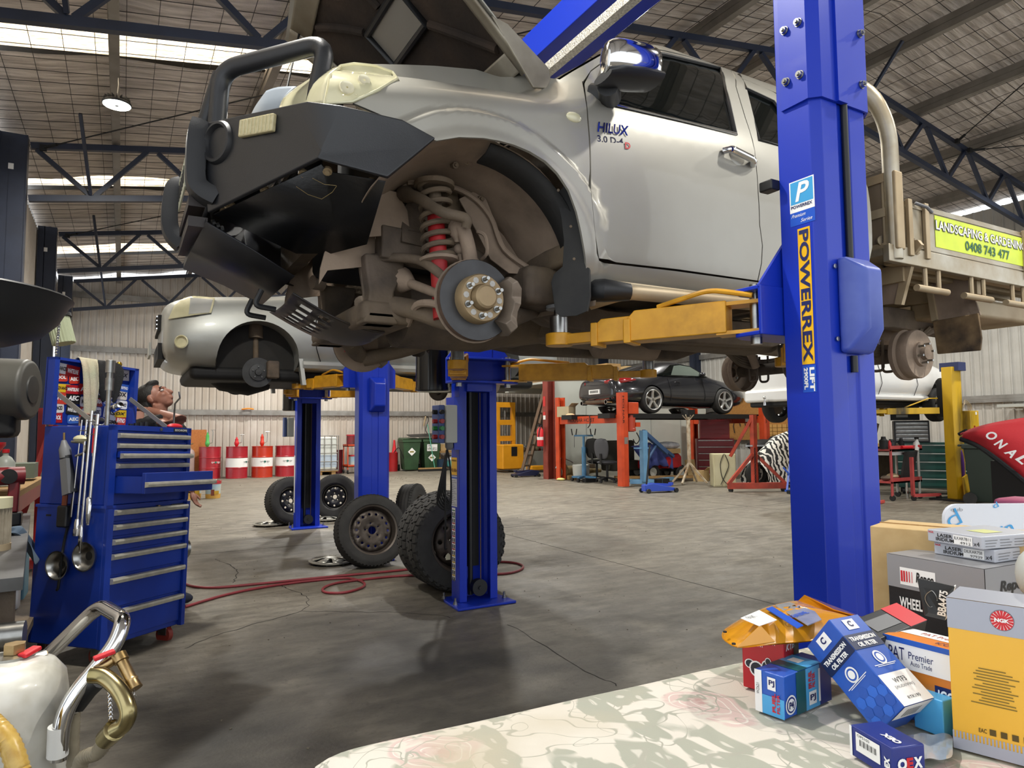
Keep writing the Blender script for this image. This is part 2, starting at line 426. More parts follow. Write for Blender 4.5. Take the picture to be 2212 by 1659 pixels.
def m_blanket():
 M=bpy.data.materials.new('foil_insulation');M.use_nodes=True;nt=M.node_tree;N=nt.nodes;L=nt.links;p=N['Principled BSDF']
 tc=N.new('ShaderNodeTexCoord')
 def noi(s,st,det=4):
  mp=N.new('ShaderNodeMapping');mp.inputs['Scale'].default_value=st;L.new(tc.outputs['Object'],mp.inputs[0])
  n=N.new('ShaderNodeTexNoise');n.inputs['Scale'].default_value=s;n.inputs['Detail'].default_value=det;L.new(mp.outputs[0],n.inputs['Vector']);return n.outputs[0]
 def mth(op,a,b=None):
  x=N.new('ShaderNodeMath');x.operation=op
  for k,c in((0,a),(1,b)):
   if c is None:continue
   if isinstance(c,(int,float)):x.inputs[k].default_value=c
   else:L.new(c,x.inputs[k])
  return x.outputs[0]
 n1=noi(5,(.35,3.2,1),6);n2=noi(60,(1,1,1),2)
 h=mth('ADD',n1,mth('MULTIPLY',n2,.12))
 r=N.new('ShaderNodeMapRange');r.inputs[1].default_value=.3;r.inputs[2].default_value=.7;L.new(n1,r.inputs[0])
 mx=N.new('ShaderNodeMix');mx.data_type='RGBA';L.new(r.outputs[0],mx.inputs[0]);mx.inputs[6].default_value=lin('a39990');mx.inputs[7].default_value=lin('e4dbd2')
 L.new(mx.outputs[2],p.inputs['Base Color']);p.inputs['Roughness'].default_value=.55;p.inputs['Metallic'].default_value=.1
 b=N.new('ShaderNodeBump');b.inputs['Strength'].default_value=.9;b.inputs['Distance'].default_value=.05;L.new(h,b.inputs['Height']);L.new(b.outputs[0],p.inputs['Normal'])
 return M
m_foil=m_blanket()
STRIPS=[(3.05,3.85),(8.25,9.08),(13.35,14.0),(18.15,19.2)]
PURL=[-.2,1.5,3.2,4.9,6.6,8.3,9.85,11.55,13.25,14.95]
wire=mat('black_safety_wire','2a2724',.7)
m_sky=bpy.data.materials.new('daylit_fibreglass');m_sky.use_nodes=True
nt=m_sky.node_tree;p=nt.nodes['Principled BSDF'];p.inputs['Base Color'].default_value=lin('e8dcc0');p.inputs['Roughness'].default_value=.6
tc=nt.nodes.new('ShaderNodeTexCoord');sp=nt.nodes.new('ShaderNodeSeparateXYZ');nt.links.new(tc.outputs['Object'],sp.inputs[0])
mp=nt.nodes.new('ShaderNodeMapping');mp.inputs['Scale'].default_value=(1,6,1);nt.links.new(tc.outputs['Object'],mp.inputs[0])
nz=nt.nodes.new('ShaderNodeTexNoise');nz.inputs['Scale'].default_value=9;nz.inputs['Detail'].default_value=5;nt.links.new(mp.outputs[0],nz.inputs[0])
cr=nt.nodes.new('ShaderNodeValToRGB');cr.color_ramp.elements[0].color=lin('d9b98c');cr.color_ramp.elements[0].position=.38;cr.color_ramp.elements[1].color=lin('fff6e4');cr.color_ramp.elements[1].position=.62
nt.links.new(nz.outputs[0],cr.inputs[0]);nt.links.new(cr.outputs[0],p.inputs['Emission Color']);p.inputs['Emission Strength'].default_value=2.2
cl=thing('ceiling',None,None,(0,0,5),kind='structure')
def blanket(x0,x1,y0,y1):
 nx=max(2,int(abs(x1-x0)/.22));ny=max(2,int((y1-y0)/.22));rows=[]
 xs=[x for x in PURL]
 for j in range(ny+1):
  y=lerp(y0,y1,j/ny);row=[]
  for i in range(nx+1):
   x=lerp(x0,x1,i/nx);d=min(abs(x-q)for q in xs)
   z=roofz(x)+.16-.05*min(1,d/.8)-.035*noise.noise(VC((x*1.6,y*3.1,0)))-.02*noise.noise(VC((x*2,y*9,5)))
   row.append((x,y,z))
  rows.append(row)
 b=B();b.loft(rows,False);return b
edges=[YF]+[e for s in STRIPS for e in s]+[YB]
for i in range(0,len(edges),2):
 for x0,x1 in((XL,RX),(RX,XR)):
  if x0==RX and i:y0=edges[i-1]
  else:y0=edges[i]
  blanket(x0,x1,edges[i],edges[i+1]).build('insulation_blanket',m_foil,cl)
for i,(a,c)in enumerate(STRIPS):
 rows=[]
 n=int((c-a)/.09)
 for k in range(n*2+1):
  y=lerp(a-.03,c+.03,k/(n*2));dz=.02 if k%2 else 0
  rows.append([(XL,y,roofz(XL)+.2+dz),(5.0,y,roofz(5.0)+.2+dz)])
 b=B();b.loft(rows,False);b.build('window_%d'%(i+1),m_sky,kind='structure')
 blanket(5.0,RX,a,c).build('insulation_blanket',m_foil,cl);blanket(RX,XR,a,c).build('insulation_blanket',m_foil,cl)
b=B()
for x in[XL+.3*k for k in range(1,59)]:
 if x<XR:b.bar((x,YF,roofz(x)+.075),(x,YB,roofz(x)+.075),.006,.006)
y=1.0
while y<YB:
 b.bar((XL,y,roofz(XL)+.08),(RX,y,roofz(RX)+.08),.006,.006);b.bar((RX,y,roofz(RX)+.08),(XR,y,roofz(XR)+.08),.006,.006);y+=.3 if y>0 else.6
b.build('safety_mesh',wire,cl,kind='stuff')
b=B();b.loft([[(XL-.5,YF,roofz(XL)+.3),(RX,YF,roofz(RX)+.3),(XR+.5,YF,roofz(XR)+.3)],[(XL-.5,YB,roofz(XL)+.3),(RX,YB,roofz(RX)+.3),(XR+.5,YB,roofz(XR)+.3)]],False);b.build('roof_sheet',m_zinc,cl)
m_purl=mat('purlin_steel','8e8880',.5,.5,c2='7b756d',ns=4)
for k,x in enumerate(PURL):
 z=roofz(x)
 b=B();b.bb((x-.035,YF,z-.11),(x+.03,YB,z+.08));b.bb((x-.035,YF,z-.115),(x+.06,YB,z-.1));b.bb((x-.05,YF,z-.02),(x+.034,YB,z+0));b.build('purlin',m_purl,cl)
TY=[1.6,6.4,11.2,16.0,20.8]
def truss(Y,which):
 z0=roofz(XL+.3)-.16
 t=thing('roof_truss',which,'truss',(XL+.35,Y,roofz(XL)-.8),kind='structure')
 def zt(x):return roofz(x)-.16
 H=.74;w=.075
 xs=[XL+.38,RX,XR-.3]
 for a,c in((xs[0],RX),(RX,xs[2])):
  b=B();b.bar((a,Y,zt(a)),(c,Y,zt(c)),w,.085);b.build('top_chord',m_navy,t)
  b=B();b.bar((a,Y,zt(a)-H),(c,Y,zt(c)-H),w,.085);b.build('bottom_chord',m_navy,t)
  n=7 if a<RX else 5;st=(c-a)/n
  for k in range(n):
   p0=a+k*st;pm=p0+st*.5;p1=p0+st;e=.07
   b=B();b.bar((p0+e,Y,zt(p0)-.04),(pm-.03,Y,zt(pm)-H+.04),.06,.06);b.build('web_member',m_navy,t)
   b=B();b.bar((p1-e,Y,zt(p1)-.04),(pm+.03,Y,zt(pm)-H+.04),.06,.06);b.build('web_member',m_navy,t)
   if k==0:
    b=B();b.bar((pm-.02,Y-.05,zt(pm)-H+.05),(pm-.13,Y-.9,zt(pm)+.1),.04,.04);b.build('fly_brace',m_navy,t)
 return t
for Y,s in zip(TY,('navy steel roof truss passing overhead, nearest the camera','navy steel roof truss crossing above the raised utility truck','navy steel roof truss second from the back wall on the left','navy steel roof truss third along, behind the bull bar','navy steel roof truss closest to the cream back wall')):
 truss(Y,s)
for i,Y in enumerate(TY):
 for x0,sd in((XL+.05,'left'),(XR-.35,'right')):
  if i==0 and sd=='right':continue
  zt_=roofz(x0+.15)-.02
  c=thing('wall_column','navy steel portal column on the %s wall, number %s from the back'%(sd,['five','four','three','two','one'][i]),'column',(x0+.15,Y,0),kind='structure')
  b=B();b.bb((x0,Y-.08,0),(x0+.3,Y-.068,zt_));b.bb((x0,Y+.068,0),(x0+.3,Y+.08,zt_));b.bb((x0+.1,Y-.08,0),(x0+.11,Y+.08,zt_));b.build('web',m_navy,c)
  for xx in(x0,x0+.3):
   b=B();b.bb((xx-.006,Y-.09,0),(xx+.006,Y+.09,zt_));b.build('flange',m_navy,c)
  b=B();b.bb((x0-.03,Y-.13,0),(x0+.33,Y+.13,.02));b.build('base_plate',m_navy,c)
  b=B();b.bb((x0+.1,Y-.0815,zt_-.5),(x0+.16,Y-.08,zt_-.42));b.build('paper_tag',m_wht,c)
def rod(a,c,lab):
 o=thing('bracing_rod',lab,'rod',a);b=B();b.cyl(a,c,.009,n=6);b.build('rod',m_blk,o);d=(VC(c)-VC(a)).normalized()
 b=B();b.cyl(VC(a),VC(a)+d*.22,.022,n=8);b.box(VC(a),(.08,.05,.08));b.build('turnbuckle',m_blk,o)
rod((-1.05,11.12,roofz(-1.0)-.22),(4.2,6.5,roofz(4.2)-.25),'thin black bracing rod dropping from the second left column behind the bull bar')
rod((-1.05,15.92,roofz(-1.0)-.22),(4.2,11.3,roofz(4.2)-.25),'thin black bracing rod rising right from the third left column')
rod((12.6,6.3,roofz(12.6)-.2),(9.6,1.7,roofz(9.6)-.2),'thin black bracing rod rising steeply to the top right corner')
rod((13.0,6.3,roofz(13.0)-.22),(15.8,1.7,roofz(15.8)-.3),'thin black bracing rod running level towards the right edge')
m_led=mat('led_face','f4fff0',.5,emit=18)
def lamp(x,y,z,lab,pw=170):
 if y>13:pw=300
 t=thing('high_bay_lamp',lab,'lamp',(x,y,z),group='round high bay lamps under the roof')
 b=B();b.lathe((x,y,z),(0,0,1),[(.0,.15),(.012,.155),(.03,.15),(.045,.1),(.09,.075),(.1,.03)],28,True);b.build('housing',m_black,t)
 for k in range(16):
  a=k*PI/8;b=B();b.box((x+.1*math.cos(a),y+.1*math.sin(a),z+.06),(.07,.006,.05),Matrix.Rotation(a,3,'Z'));b.build('cooling_fin',m_black,t)
 b=B();b.lathe((x,y,z-.004),(0,0,1),[(0,.142),(.005,.145)],28,True);b.build('led_face',m_led,t)
 b=B();b.cyl((x,y,z-.012),(x,y,z-.003),.02,n=12);b.build('sensor',m_grey,t)
 b=B();b.tube([(x,y,z+.1),(x+.01,y,z+.25),(x,y,roofz(x)-.1)],.006,6);b.build('chain',m_steel,t)
 ld=bpy.data.lights.new('lamp_light','AREA');ld.shape='DISK';ld.size=.28;ld.energy=pw;ld.color=(1,.97,.9);ld.spread=rad(170)
 lo=bpy.data.objects.new('lamp_light',ld);COL.objects.link(lo);lo.parent=t;lo.location=(0,0,-.02)
 return t
lamp(-.16,8.98,5.07,'glowing round high bay lamp hanging at the upper left')
for k,(x,y)in enumerate(((4.5,8.9),(4.3,14),(4.5,19),(9.2,8.9),(9.2,15),(13.2,5.2),(13,12),(4.6,.5),(.3,3.2),(9,1))):
 lamp(x,y,roofz(x)-.75,'round high bay lamp under the roof outside the picture')
 # --- silver utility truck on the near lift
YC=3.16
ute=thing('utility_truck','silver crew cab utility truck with black bull bar raised on the nearest blue lift','truck',(2.7,YC,1.5))
AXF,AZF=1.185,1.87
def wside(x,z):
 base=.904-.26*(z-2.3)**2-2.2*max(0,2.0-z)**2
 gh=.872-.49*(z-2.66)-2.0*max(0,z-3.12)**2
 k=.03;h=max(0,min(1,.5+.5*(gh-base)/k));w_=gh*(1-h)+base*h-k*h*(1-h)
 c=lerp(2.585,2.70,max(0,min(1,(x-.8)/.85)))
 t=max(0,(z-c+.15)/.15);w_-=sstep(1.75,1.45,x)*.11*min(t,1.6)**2
 if x<1.0:w_-=.2*min(1,(1.0-x)/.65)**2
 return max(w_,.25)
def flare(x,z):
 r=math.hypot(x-AXF,(z-AZF)*1.02)
 return.028*sstep(.622,.588,r)+.008*sstep(.54,.49,r)if z>1.85 and x<1.76 else 0
def yside(x,z,d=0):return YC-wside(x,z)-flare(x,z)-d
def S(px,py):
 Y=2.27
 for _ in range(9):p=AY(px,py,Y);Y=yside(p.x,p.z)
 return(p.x,p.z)
def SL_(pts):return[S(*p)for p in pts]
def side_panel(name,poly,m,step=.05,d=0,holes=(),solid=.012,both=True,parent=ute,**k):
 return skin(name,poly,step,lambda x,z:VC((x,yside(x,z,d),z)),m,parent,(0,-1,.2),holes,solid,YC if both else None)
LAMP=[(700,226),(760,221),(814,197),(857,172),(849,156),(811,144),(764,139),(735,143),(712,165)]
arch=[(1272,598),(1266,582),(1262,536),(1256,502),(1246,458),(1229,411),(1205,374),(1179,348),(1145,327),(1112,313),(1080,304),(1045,298),(992,296),(943,304)]
fender=[(764,139),(811,144),(849,156),(857,172),(814,198),(762,222),(800,245),(850,275),(900,300)]
fender=[(844,139),(938,142),(1028,150),(1129,162),(1172,167),(1209,172),(1257,175),(1260,190),(1264,214),(1268,254),(1272,301),(1274,368),(1277,420),(1283,480),(1289,547),(1294,562),(1291,590)]+arch+[(900,288),(855,262),(800,238),(762,222),(814,198),(857,172),(849,156),(811,144),(764,139)]
FP=SL_(fender)
side_panel('front_fender',FP,m_silver,.019)
win1=[(1286,192),(1301,151),(1345,120),(1386,109),(1438,118),(1556,147),(1574,220),(1590,290),(1460,259),(1327,228),(1302,212)]
door1=[(1263,180),(1276,155),(1302,136),(1340,115),(1382,103),(1440,112),(1572,145),(1589,187),(1609,254),(1624,301),(1632,351),(1637,418),(1640,485),(1646,530),(1644,569),(1636,606),(1460,581),(1294,558),(1286,505),(1280,440),(1277,380),(1275,301),(1271,254),(1267,214)]
W1=SL_(win1);D1=SL_(door1)
fd=side_panel('front_door',D1,m_silver,.05,holes=[W1])
side_panel('door_window',W1,m_glass,.08,d=-.012,solid=.004)
b=B();b.tube([VC((x,yside(x,z,-.002),z))for x,z in W1],.011,6,closed=True);b.build('window_seal',m_black,ute)
b=B();b.tube([VC((x,yside(x,z,.003),z+.004))for x,z in(S(1327,229),S(1460,260),S(1590,292))],.006,6);b.build('belt_moulding',m_chrome,ute)
g=.006
rf=[(x+g,z)for x,z in D1[6:16]]
RXX=3.32
rear=rf+[(RXX-.12,rf[-1][1]+.03),(RXX,2.2),(RXX+.02,2.68),(RXX-.1,3.13),(RXX-.2,3.19)]
w2=[S(1640,304),S(1597,161)];w2=[(w2[0][0]+.0,w2[0][1]),(w2[1][0],w2[1][1]),(2.9,3.1),(RXX-.22,3.07),(RXX-.1,2.72)]
side_panel('rear_door',rear,m_silver,.06,holes=[w2])
side_panel('door_window',w2,m_glass,.1,d=-.012,solid=.004)
b=B();b.tube([VC((x,yside(x,z,-.002),z))for x,z in w2],.011,6,closed=True);b.build('window_seal',m_black,ute)
corner=[(RXX+.006,2.68),(RXX+.0,2.2),(RXX-.1,2.0),(3.5,2.0),(3.58,2.25),(3.6,2.6),(3.55,2.95),(3.42,3.16),(RXX-.18,3.2),(RXX-.09,3.13)]
side_panel('cab_corner',corner,m_silver,.06)
sil=[(1209,172),(1261,141),(1301,118),(1348,101),(1388,96),(1434,98),(1518,124),(1595,150),(1685,181)]
dt=[(1572,142),(1440,109),(1382,100),(1340,112),(1302,133),(1276,152),(1259,176)]
up=SL_(sil);lo=SL_(dt)
rail=up+[(RXX+.1,up[-1][1]-.02),(RXX-.1,3.16),(2.9,3.2)]+lo
side_panel('roof_rail',[(x,z)for x,z in rail],m_silver,.025)
top=[(x,z)for x,z in up[3:]]+[(3.2,up[-1][1]-.0),(3.5,3.1)]
rows=[]
for k in range(11):
 t=k/10;s=2*t-1
 rows.append([VC((x,lerp(yside(x,z),2*YC-yside(x,z),t),z+.05*(1-s*s)))for x,z in top])
b=B();b.loft(rows,False);b.build('roof',m_silver,ute,solid=.01)
ws=up[:5];rows=[]
for k in range(9):
 t=k/8;s=2*t-1
 rows.append([VC((x-.12*(1-s*s)*(1-i/6),lerp(yside(x,z)+.03,2*YC-yside(x,z)-.03,t),z+.015))for i,(x,z)in enumerate(ws)])
b=B();b.loft(rows,False);b.build('windscreen',m_glass,ute)
b=B();b.bb((3.4,YC-.7,2.0),(3.56,YC+.7,3.0));b.build('cab_rear_wall',m_silver,ute,bev=.05)
b=B();b.bb((1.62,YC-.78,1.96),(3.45,YC+.78,2.06));b.build('floor_pan',m_muddark,ute,bev=.02)
b=B();b.bb((1.66,YC-.7,2.0),(1.72,YC+.7,2.68));b.build('firewall',m_muddark,ute)
for y in(-.38,.38):
 b=B();b.bb((2.1,YC+y-.24,2.1),(2.6,YC+y+.24,2.5));b.bb((2.55,YC+y-.23,2.45),(2.7,YC+y+.23,3.0));b.build('seat',m_blk,ute,bev=.04)
sl=[S(1294,562),S(1460,585),S(1636,609)]
sill=[sl[0],sl[1],sl[2],(RXX-.14,sl[2][1]+.02),(3.5,sl[2][1]+.02),(3.5,sl[2][1]-.06),(sl[2][0],sl[2][1]-.085),(sl[0][0]-.02,sl[0][1]-.085),(sl[0][0]-.03,sl[0][1]-.03)]
side_panel('sill',sill,m_silver,.05,d=-.006)
for sgn in(-1,1):
 b=B();b.tube(bend([(1.74,YC+sgn*.78,1.80),(1.84,YC+sgn*.90,1.835),(3.3,YC+sgn*.90,1.865),(3.4,YC+sgn*.78,1.86)],.06),.031,12);b.build('side_step',m_dust,ute)
 b=B();b.bb((1.80,YC+sgn*.74,1.875),(3.34,YC+sgn*.84,1.9));b.build('step_plate',m_dust,ute,bev=.01)
 b=B();b.tube([(1.70,YC+sgn*.79,1.85),(1.75,YC+sgn*.87,1.84),(1.86,YC+sgn*.9,1.838)],[.045,.05,.038],12);b.build('step_end_cap',m_black,ute)
mc=AY(1370,150,2.14)
mir=thing_part=None
b=B();rows=[]
for t,(dx,dz,ry,rz)in enumerate(((-.165,-.03,.045,.055),(-.155,-.022,.07,.072),(-.12,-.008,.085,.082),(-.03,.0,.095,.085),(.06,.008,.095,.08),(.105,.01,.088,.072),(.12,.01,.075,.06))):
 rows.append([mc+VC((dx+(.02*math.cos(a)),ry*math.cos(a)*.9,dz+rz*(abs(math.sin(a))**.7)*(1 if math.sin(a)>0 else-1)+.02))for a in[2*PI*k/20 for k in range(20)]])
b.loft(rows,True,True);mirc=b.build('mirror_shell',m_chrome,ute,sub=1)
b=B();rows=[]
for dx,dz,ry,rz in((-.165,-.075,.06,.02),(-.1,-.06,.085,.03),(.0,-.045,.09,.035),(.1,-.03,.08,.03)):
 rows.append([mc+VC((dx,ry*math.cos(a),dz+rz*math.sin(a)+.0))for a in[2*PI*k/14 for k in range(14)]])
b.loft(rows,True,True);b.build('mirror_underside',m_black,ute)
arm0=VC((*S(1300,205),0));a0=VC((arm0.x,yside(arm0.x,arm0.y,-.02),arm0.y))
b=B();b.tube([a0+VC((-.02,.02,.0)),a0+VC((.02,-.05,-.01)),mc+VC((-.1,.05,-.07))],[.06,.055,.045],12);b.build('mirror_arm',m_black,ute)
b=B();q=SL_([(1284,196),(1297,160),(1318,140),(1335,200),(1330,226),(1304,213)]);
side_panel('mirror_sail',q,m_black,.05,d=.004,solid=.01)
hx,hz=S(1592,340);hy=yside(hx,hz)
b=B();b.ell((hx,hy+.004,hz),(.055,.014,.055),20,10);b.build('handle_recess',m_silver,ute)
b=B();b.tube(bend([(hx-.095,hy-.005,hz+.012),(hx-.08,hy-.04,hz+.012),(hx+.07,hy-.04,hz-.012),(hx+.1,hy-.006,hz-.018)],.03),[.016,.018,.018,.02],10);b.build('door_handle',m_chrome,ute)
ix,iz=S(1239,254);iy=yside(ix,iz)
b=B();b.ell((ix,iy-.002,iz),(.038,.012,.022),16,8);b.build('side_indicator',m_lens,ute)
bx,bz=S(1289,283);e=S(1362,293);u=(VC((e[0],yside(*e),e[1]))-VC((bx,yside(bx,bz),bz))).normalized()
vv=VC((-.0,.06,1)).normalized()
text('HILUX',m_chrome,ute,VC((bx,yside(bx,bz)-.004,bz-.005)),u,vv,.175,.046,name='badge_lettering',off=.025,shear=.2)
text('3.0 D-4',mat('dark_chrome','777777',.2,1),ute,VC((bx+.0,yside(bx,bz)-.004,bz-.048)),u,vv,.14,.03,name='badge_lettering',off=.02)
text('D',m_redp,ute,VC((bx+.146,yside(bx,bz)-.007,bz-.05)),u,vv,.03,.03,name='badge_lettering',off=.03)
LP=SL_(LAMP)
def lampy(x,z):
 return yside(x,z)+.0
hl=skin('headlight',LP,.025,lambda x,z:VC((x,lampy(x,z)-.004,z)),m_lens,ute,(-.3,-1,.3),(),.01,YC)
b=B();b.tube([VC((x,lampy(x,z)-.006,z))for x,z in LP],.006,6,closed=True);b.build('lens_rim',m_lens,hl)
m_refl=mat('lamp_reflector','efe8c8',.2,.3)
for px,py,r in((748,192,.028),(785,176,.024)):
 x,z=S(px,py);b=B();b.lathe((x,lampy(x,z)-.008,z),(0,-1,.2),[(0,r),(.006,r*.9),(.002,r*.5),(.004,.004)],18);b.build('reflector',m_refl,hl)
for px in(762,790):
 b=B();b.bar(VC((*[0]*3,))+VC((S(px-22,208)[0],lampy(*S(px-22,208))-.006,S(px-22,208)[1])),VC((S(px,158)[0],lampy(*S(px,158))-.006,S(px,158)[1])),.004,.004);b.build('lens_rib',m_refl,hl)
b=B();b.bb((.62,YC-.6,2.36),(.72,YC+.6,2.58));b.build('grille',m_black,ute,bev=.03)
def patch(name,cols,m):
 b=B();rows=[smooth([AY(*p)for p in c],4)for c in cols];rows=[[smooth([r[k]for r in rows],4)[j]for k in range(len(rows[0]))]for j in range(4*(len(rows)-1)+1)]
 b.loft(rows,False);return b.build(name,m,ute,solid=.008)
patch('headlight_front',(((701,226,2.39),(711,165,2.41),(736,142,2.44)),((642,232,2.62),(655,192,2.62),(690,158,2.62)),((600,242,2.82),(612,212,2.82),(640,188,2.82))),m_lens)
patch('bonnet_lip',(((602,243,2.83),(614,211,2.83),(640,186,2.83)),((560,248,3.05),(572,222,3.05),(600,188,3.05)),((540,252,3.3),(552,228,3.3),(575,196,3.3))),mat('grille_grey','77808a',.4,.2))
for k in range(4):
 b=B();b.bar((.61,YC-.55,2.4+k*.045),(.61,YC+.55,2.4+k*.045),.02,.015);b.build('grille_slat',m_chrome,ute)
b=B();b.bb((.80,YC-.30,2.0),(1.6,YC+.30,2.5));b.build('engine_block',m_blk,ute,bev=.05)
b=B();b.bb((.68,YC-.42,2.05),(.74,YC+.42,2.5));b.build('radiator',m_muddark,ute)
H0=VC((1.55,2.48,2.875));UA=VC((-.74,0,.67)).normalized();WDT=2*(YC-2.48)
def hood(s,t,d=0):
 c=2*s-1
 L=1.12-.13*abs(c)**2.5
 nrm=VC((.67,0,.74)).normalized()
 return H0+VC((0,WDT*s,0))+UA*(t*L)+nrm*(.055*(1-c*c)-.09*t**6-.03*abs(c)**8+d)
def hgrid(d,s0=0.,s1=1.,t0=0.,t1=1.,n=16,m=14):
 b=B();b.loft([[hood(lerp(s0,s1,i/n),lerp(t0,t1,j/m),d)for i in range(n+1)]for j in range(m+1)],False);return b
bon=hgrid(0).build('bonnet',m_silver,ute,solid=.006)
m_under=mat('bonnet_liner','2a211b',.9,0,c2='3d3026',ns=6,c3='1b1613',ns3=2,bump=.5,bs=30)
hgrid(-.022,.06,.94,.12,.86).build('insulation_pad',m_under,ute)
m_in=mat('bonnet_inner','9d9686',.45,.3,c2='7c7364',ns=5)
b=B()
for s0,s1,t0,t1 in((0,.07,0,.97),(.93,1,0,.97),(.07,.93,.86,.97),(.07,.93,.02,.12)):
 b.loft([[hood(lerp(s0,s1,i/4),lerp(t0,t1,j/10),-.026)for i in range(5)]for j in range(11)],False)
b.build('inner_frame',m_in,bon,solid=.012)
for s0,t0,s1,t1 in((.1,.15,.33,.41),(.9,.15,.67,.41),(.33,.62,.15,.84),(.67,.62,.85,.84),(.5,.62,.5,.85)):
 b=B();b.tube([hood(lerp(s0,s1,k/6),lerp(t0,t1,k/6),-.03)for k in range(7)],.022,8);b.build('stiffening_rib',m_under,bon)
q=[hood(s,t,-.034)for s,t in((.34,.42),(.66,.42),(.66,.60),(.34,.60))]
b=B();b.tube(q,.02,8,closed=True);b.build('scoop_frame',m_black,bon)
q=[hood(s,t,-.03)for s,t in((.35,.43),(.65,.43),(.65,.59),(.35,.59))]
b=B();b.poly(q);b.build('scoop_opening',mat('scoop_inside','8d8b86',.4,.4),bon)
b=B();b.tube([AY(650,55,3.75),AY(620,190,3.7)],.006,6);b.build('prop_rod',m_black,ute)
b=B();b.prism([H0+VC((-.02,-.0,-.12)),H0+VC((.08,0,-.1)),H0+VC((.06,0,-.01)),H0+UA*.2,H0+UA*.28+VC((-.02,0,-.04))],(0,.012,0));b.build('bonnet_hinge',m_in,ute,bev=.004)
b=B();b.bb((.9,2.88,2.45),(1.5,3.44,2.58));b.build('engine_cover',m_black,ute,bev=.05)
def Q(*p):return[AY(*q)for q in p]
def twin(bld,name,m,parent=ute,**k):
 o=bld.build(name,m,parent,**k)
 c=B();c.v=[VC((v.x,2*YC-v.y,v.z))for v in bld.v];c.f=[tuple(reversed(f))for f in bld.f];c.build(name,m,parent,**k)
 return o
def thick(pts,th,out):
 P=[VC(p)for p in pts];n=(P[1]-P[0]).cross(P[2]-P[0]).normalized()
 if n.dot(VC(out))<0:n=-n
 b=B();b.prism(P,-n*th);return b
FT,FB=AY(455,268,2.87),AY(452,402,2.87)
KT,KB,KC=AY(648,227,2.43),AY(688,322,2.37),AY(693,347,2.36)
T0,T1,T2,T3=AY(740,232,2.30),AY(868,262,2.215),AY(938,303,2.20),AY(838,388,2.22)
FC=AY(457,462,2.87)
bp=m_blackpaint
b=B()
mid=AY(700,330,2.34);midr=AY(905,332,2.2)
K1=AY(672,222,2.37)
b.add([FT,FB,KB,KT,K1,T0,T1,T2,midr,T3,KC,mid,FC],[(0,1,2,3),(3,2,11,4),(4,11,5),(5,11,8,6),(6,8,7),(11,10,9,8),(2,10,11),(1,12,10,2)])
ins=VC((.5,0.35,-.0))
b.f=[tuple(reversed(f))for f in b.f]
wing=twin(b,'bar_wing',bp,solid=.02,bev=.006)
b=B();b.poly([FT+VC((.02,0,0)),KT,T0+VC((0,.03,0)),T1,VC((.95,2.5,2.4)),VC((.7,2.87,2.42))]);twin(b,'bar_top',m_blk,solid=.005)
U0,U1,U2,U3,U4,U5=AY(462,464,2.87),AY(694,356,2.38),AY(832,393,2.3),AY(792,528,2.62),AY(715,548,2.8),AY(640,548,2.87)
UM=AY(708,372,2.42);UN=AY(722,480,2.66)
b=B();b.add([U0,U1,UM,U2,U3,UN,U4,U5],[(0,1,2,5),(2,3,4,5),(0,5,6,7),(5,4,6)]);b.f=[tuple(reversed(f))for f in b.f]
bel=twin(b,'belly_plate',mat('belly_black','0b0c0f',.35,0,c2='101115',ns=4,bump=.1,bs=40),solid=.005)
for px,py,Y in((500,448,2.8),(573,414,2.64),(656,378,2.47),(709,373,2.4),(805,397,2.36),(486,458,2.84)):
 p=AY(px,py,Y);b=B();b.lathe(p+VC((.0,.012,.014)),(-.15,-.55,-.8),[(0,.017),(.012,.017),(.012,.01),(.02,.009)],10,True);b.build('plate_bolt',m_dust,bel)
def mir(p):return VC((p.x,2*YC-p.y,p.z))
E0=[(.262,2.075),(.43,1.99),(.60,1.895)];E1=[(.225,2.015),(.40,1.955),(.575,1.875)]
b=B();b.loft([[VC((x,y,z))for x,z in e]for y,e in((2.86,E0),(YC,[(lerp(a[0],c[0],.8),lerp(a[1],c[1],.8))for a,c in zip(E0,E1)]),(3.46,E1))],False)
sk=b.build('skid_plate',mat('skid_black','15161a',.4,0,c2='1c1d22',ns=3),ute,solid=.006)
b=B();b.loft([[VC((.262,2.86,2.09)),VC((.225,3.46,2.05))],[VC((.262,2.86,2.075)),VC((.225,3.46,2.015))]],False);b.build('skid_lip',bp,ute)
xl=.30;zl=1.95
for t in(.3,.5,.7):
 for yy in(2.93,YC-.05):b=B();p=VC((lerp(FC.x,xl+.06,t)-.004,yy,lerp(FC.z,zl+.11,t)));b.cyl(p,p+VC((-.012,0,-.004)),.012,n=8);b.build('plate_bolt',m_black,sk)
b=B()
gx=[VC((.60,y,z))for y,z in((2.93,1.83),(2*YC-2.93,1.83))]
gp=panel([(0,0),(1,0),(1,1),(0,1)],.06,lambda s,t:VC((lerp(.6,1.0,t),lerp(2.9,2*YC-2.9,s),1.83-.14*math.sin(t*PI*.5)-.02*math.sin(s*PI))),[[(.1+.16*i,.12+.2*j),(.2+.16*i,.12+.2*j),(.2+.16*i,.24+.2*j),(.1+.16*i,.24+.2*j)]for i in range(5)for j in range(2)])
gp.build('engine_guard',mat('guard_black','16161a',.45,0,c2='3a3028',ns=5),ute,solid=.006)
for s in(-1,1):
 b=B();b.tube(bend([(.5,YC+s*.12,1.86),(.47,YC+s*.12,1.79),(.56,YC+s*.12,1.78)],.03),.012,8);b.build('recovery_hook',m_black,ute)
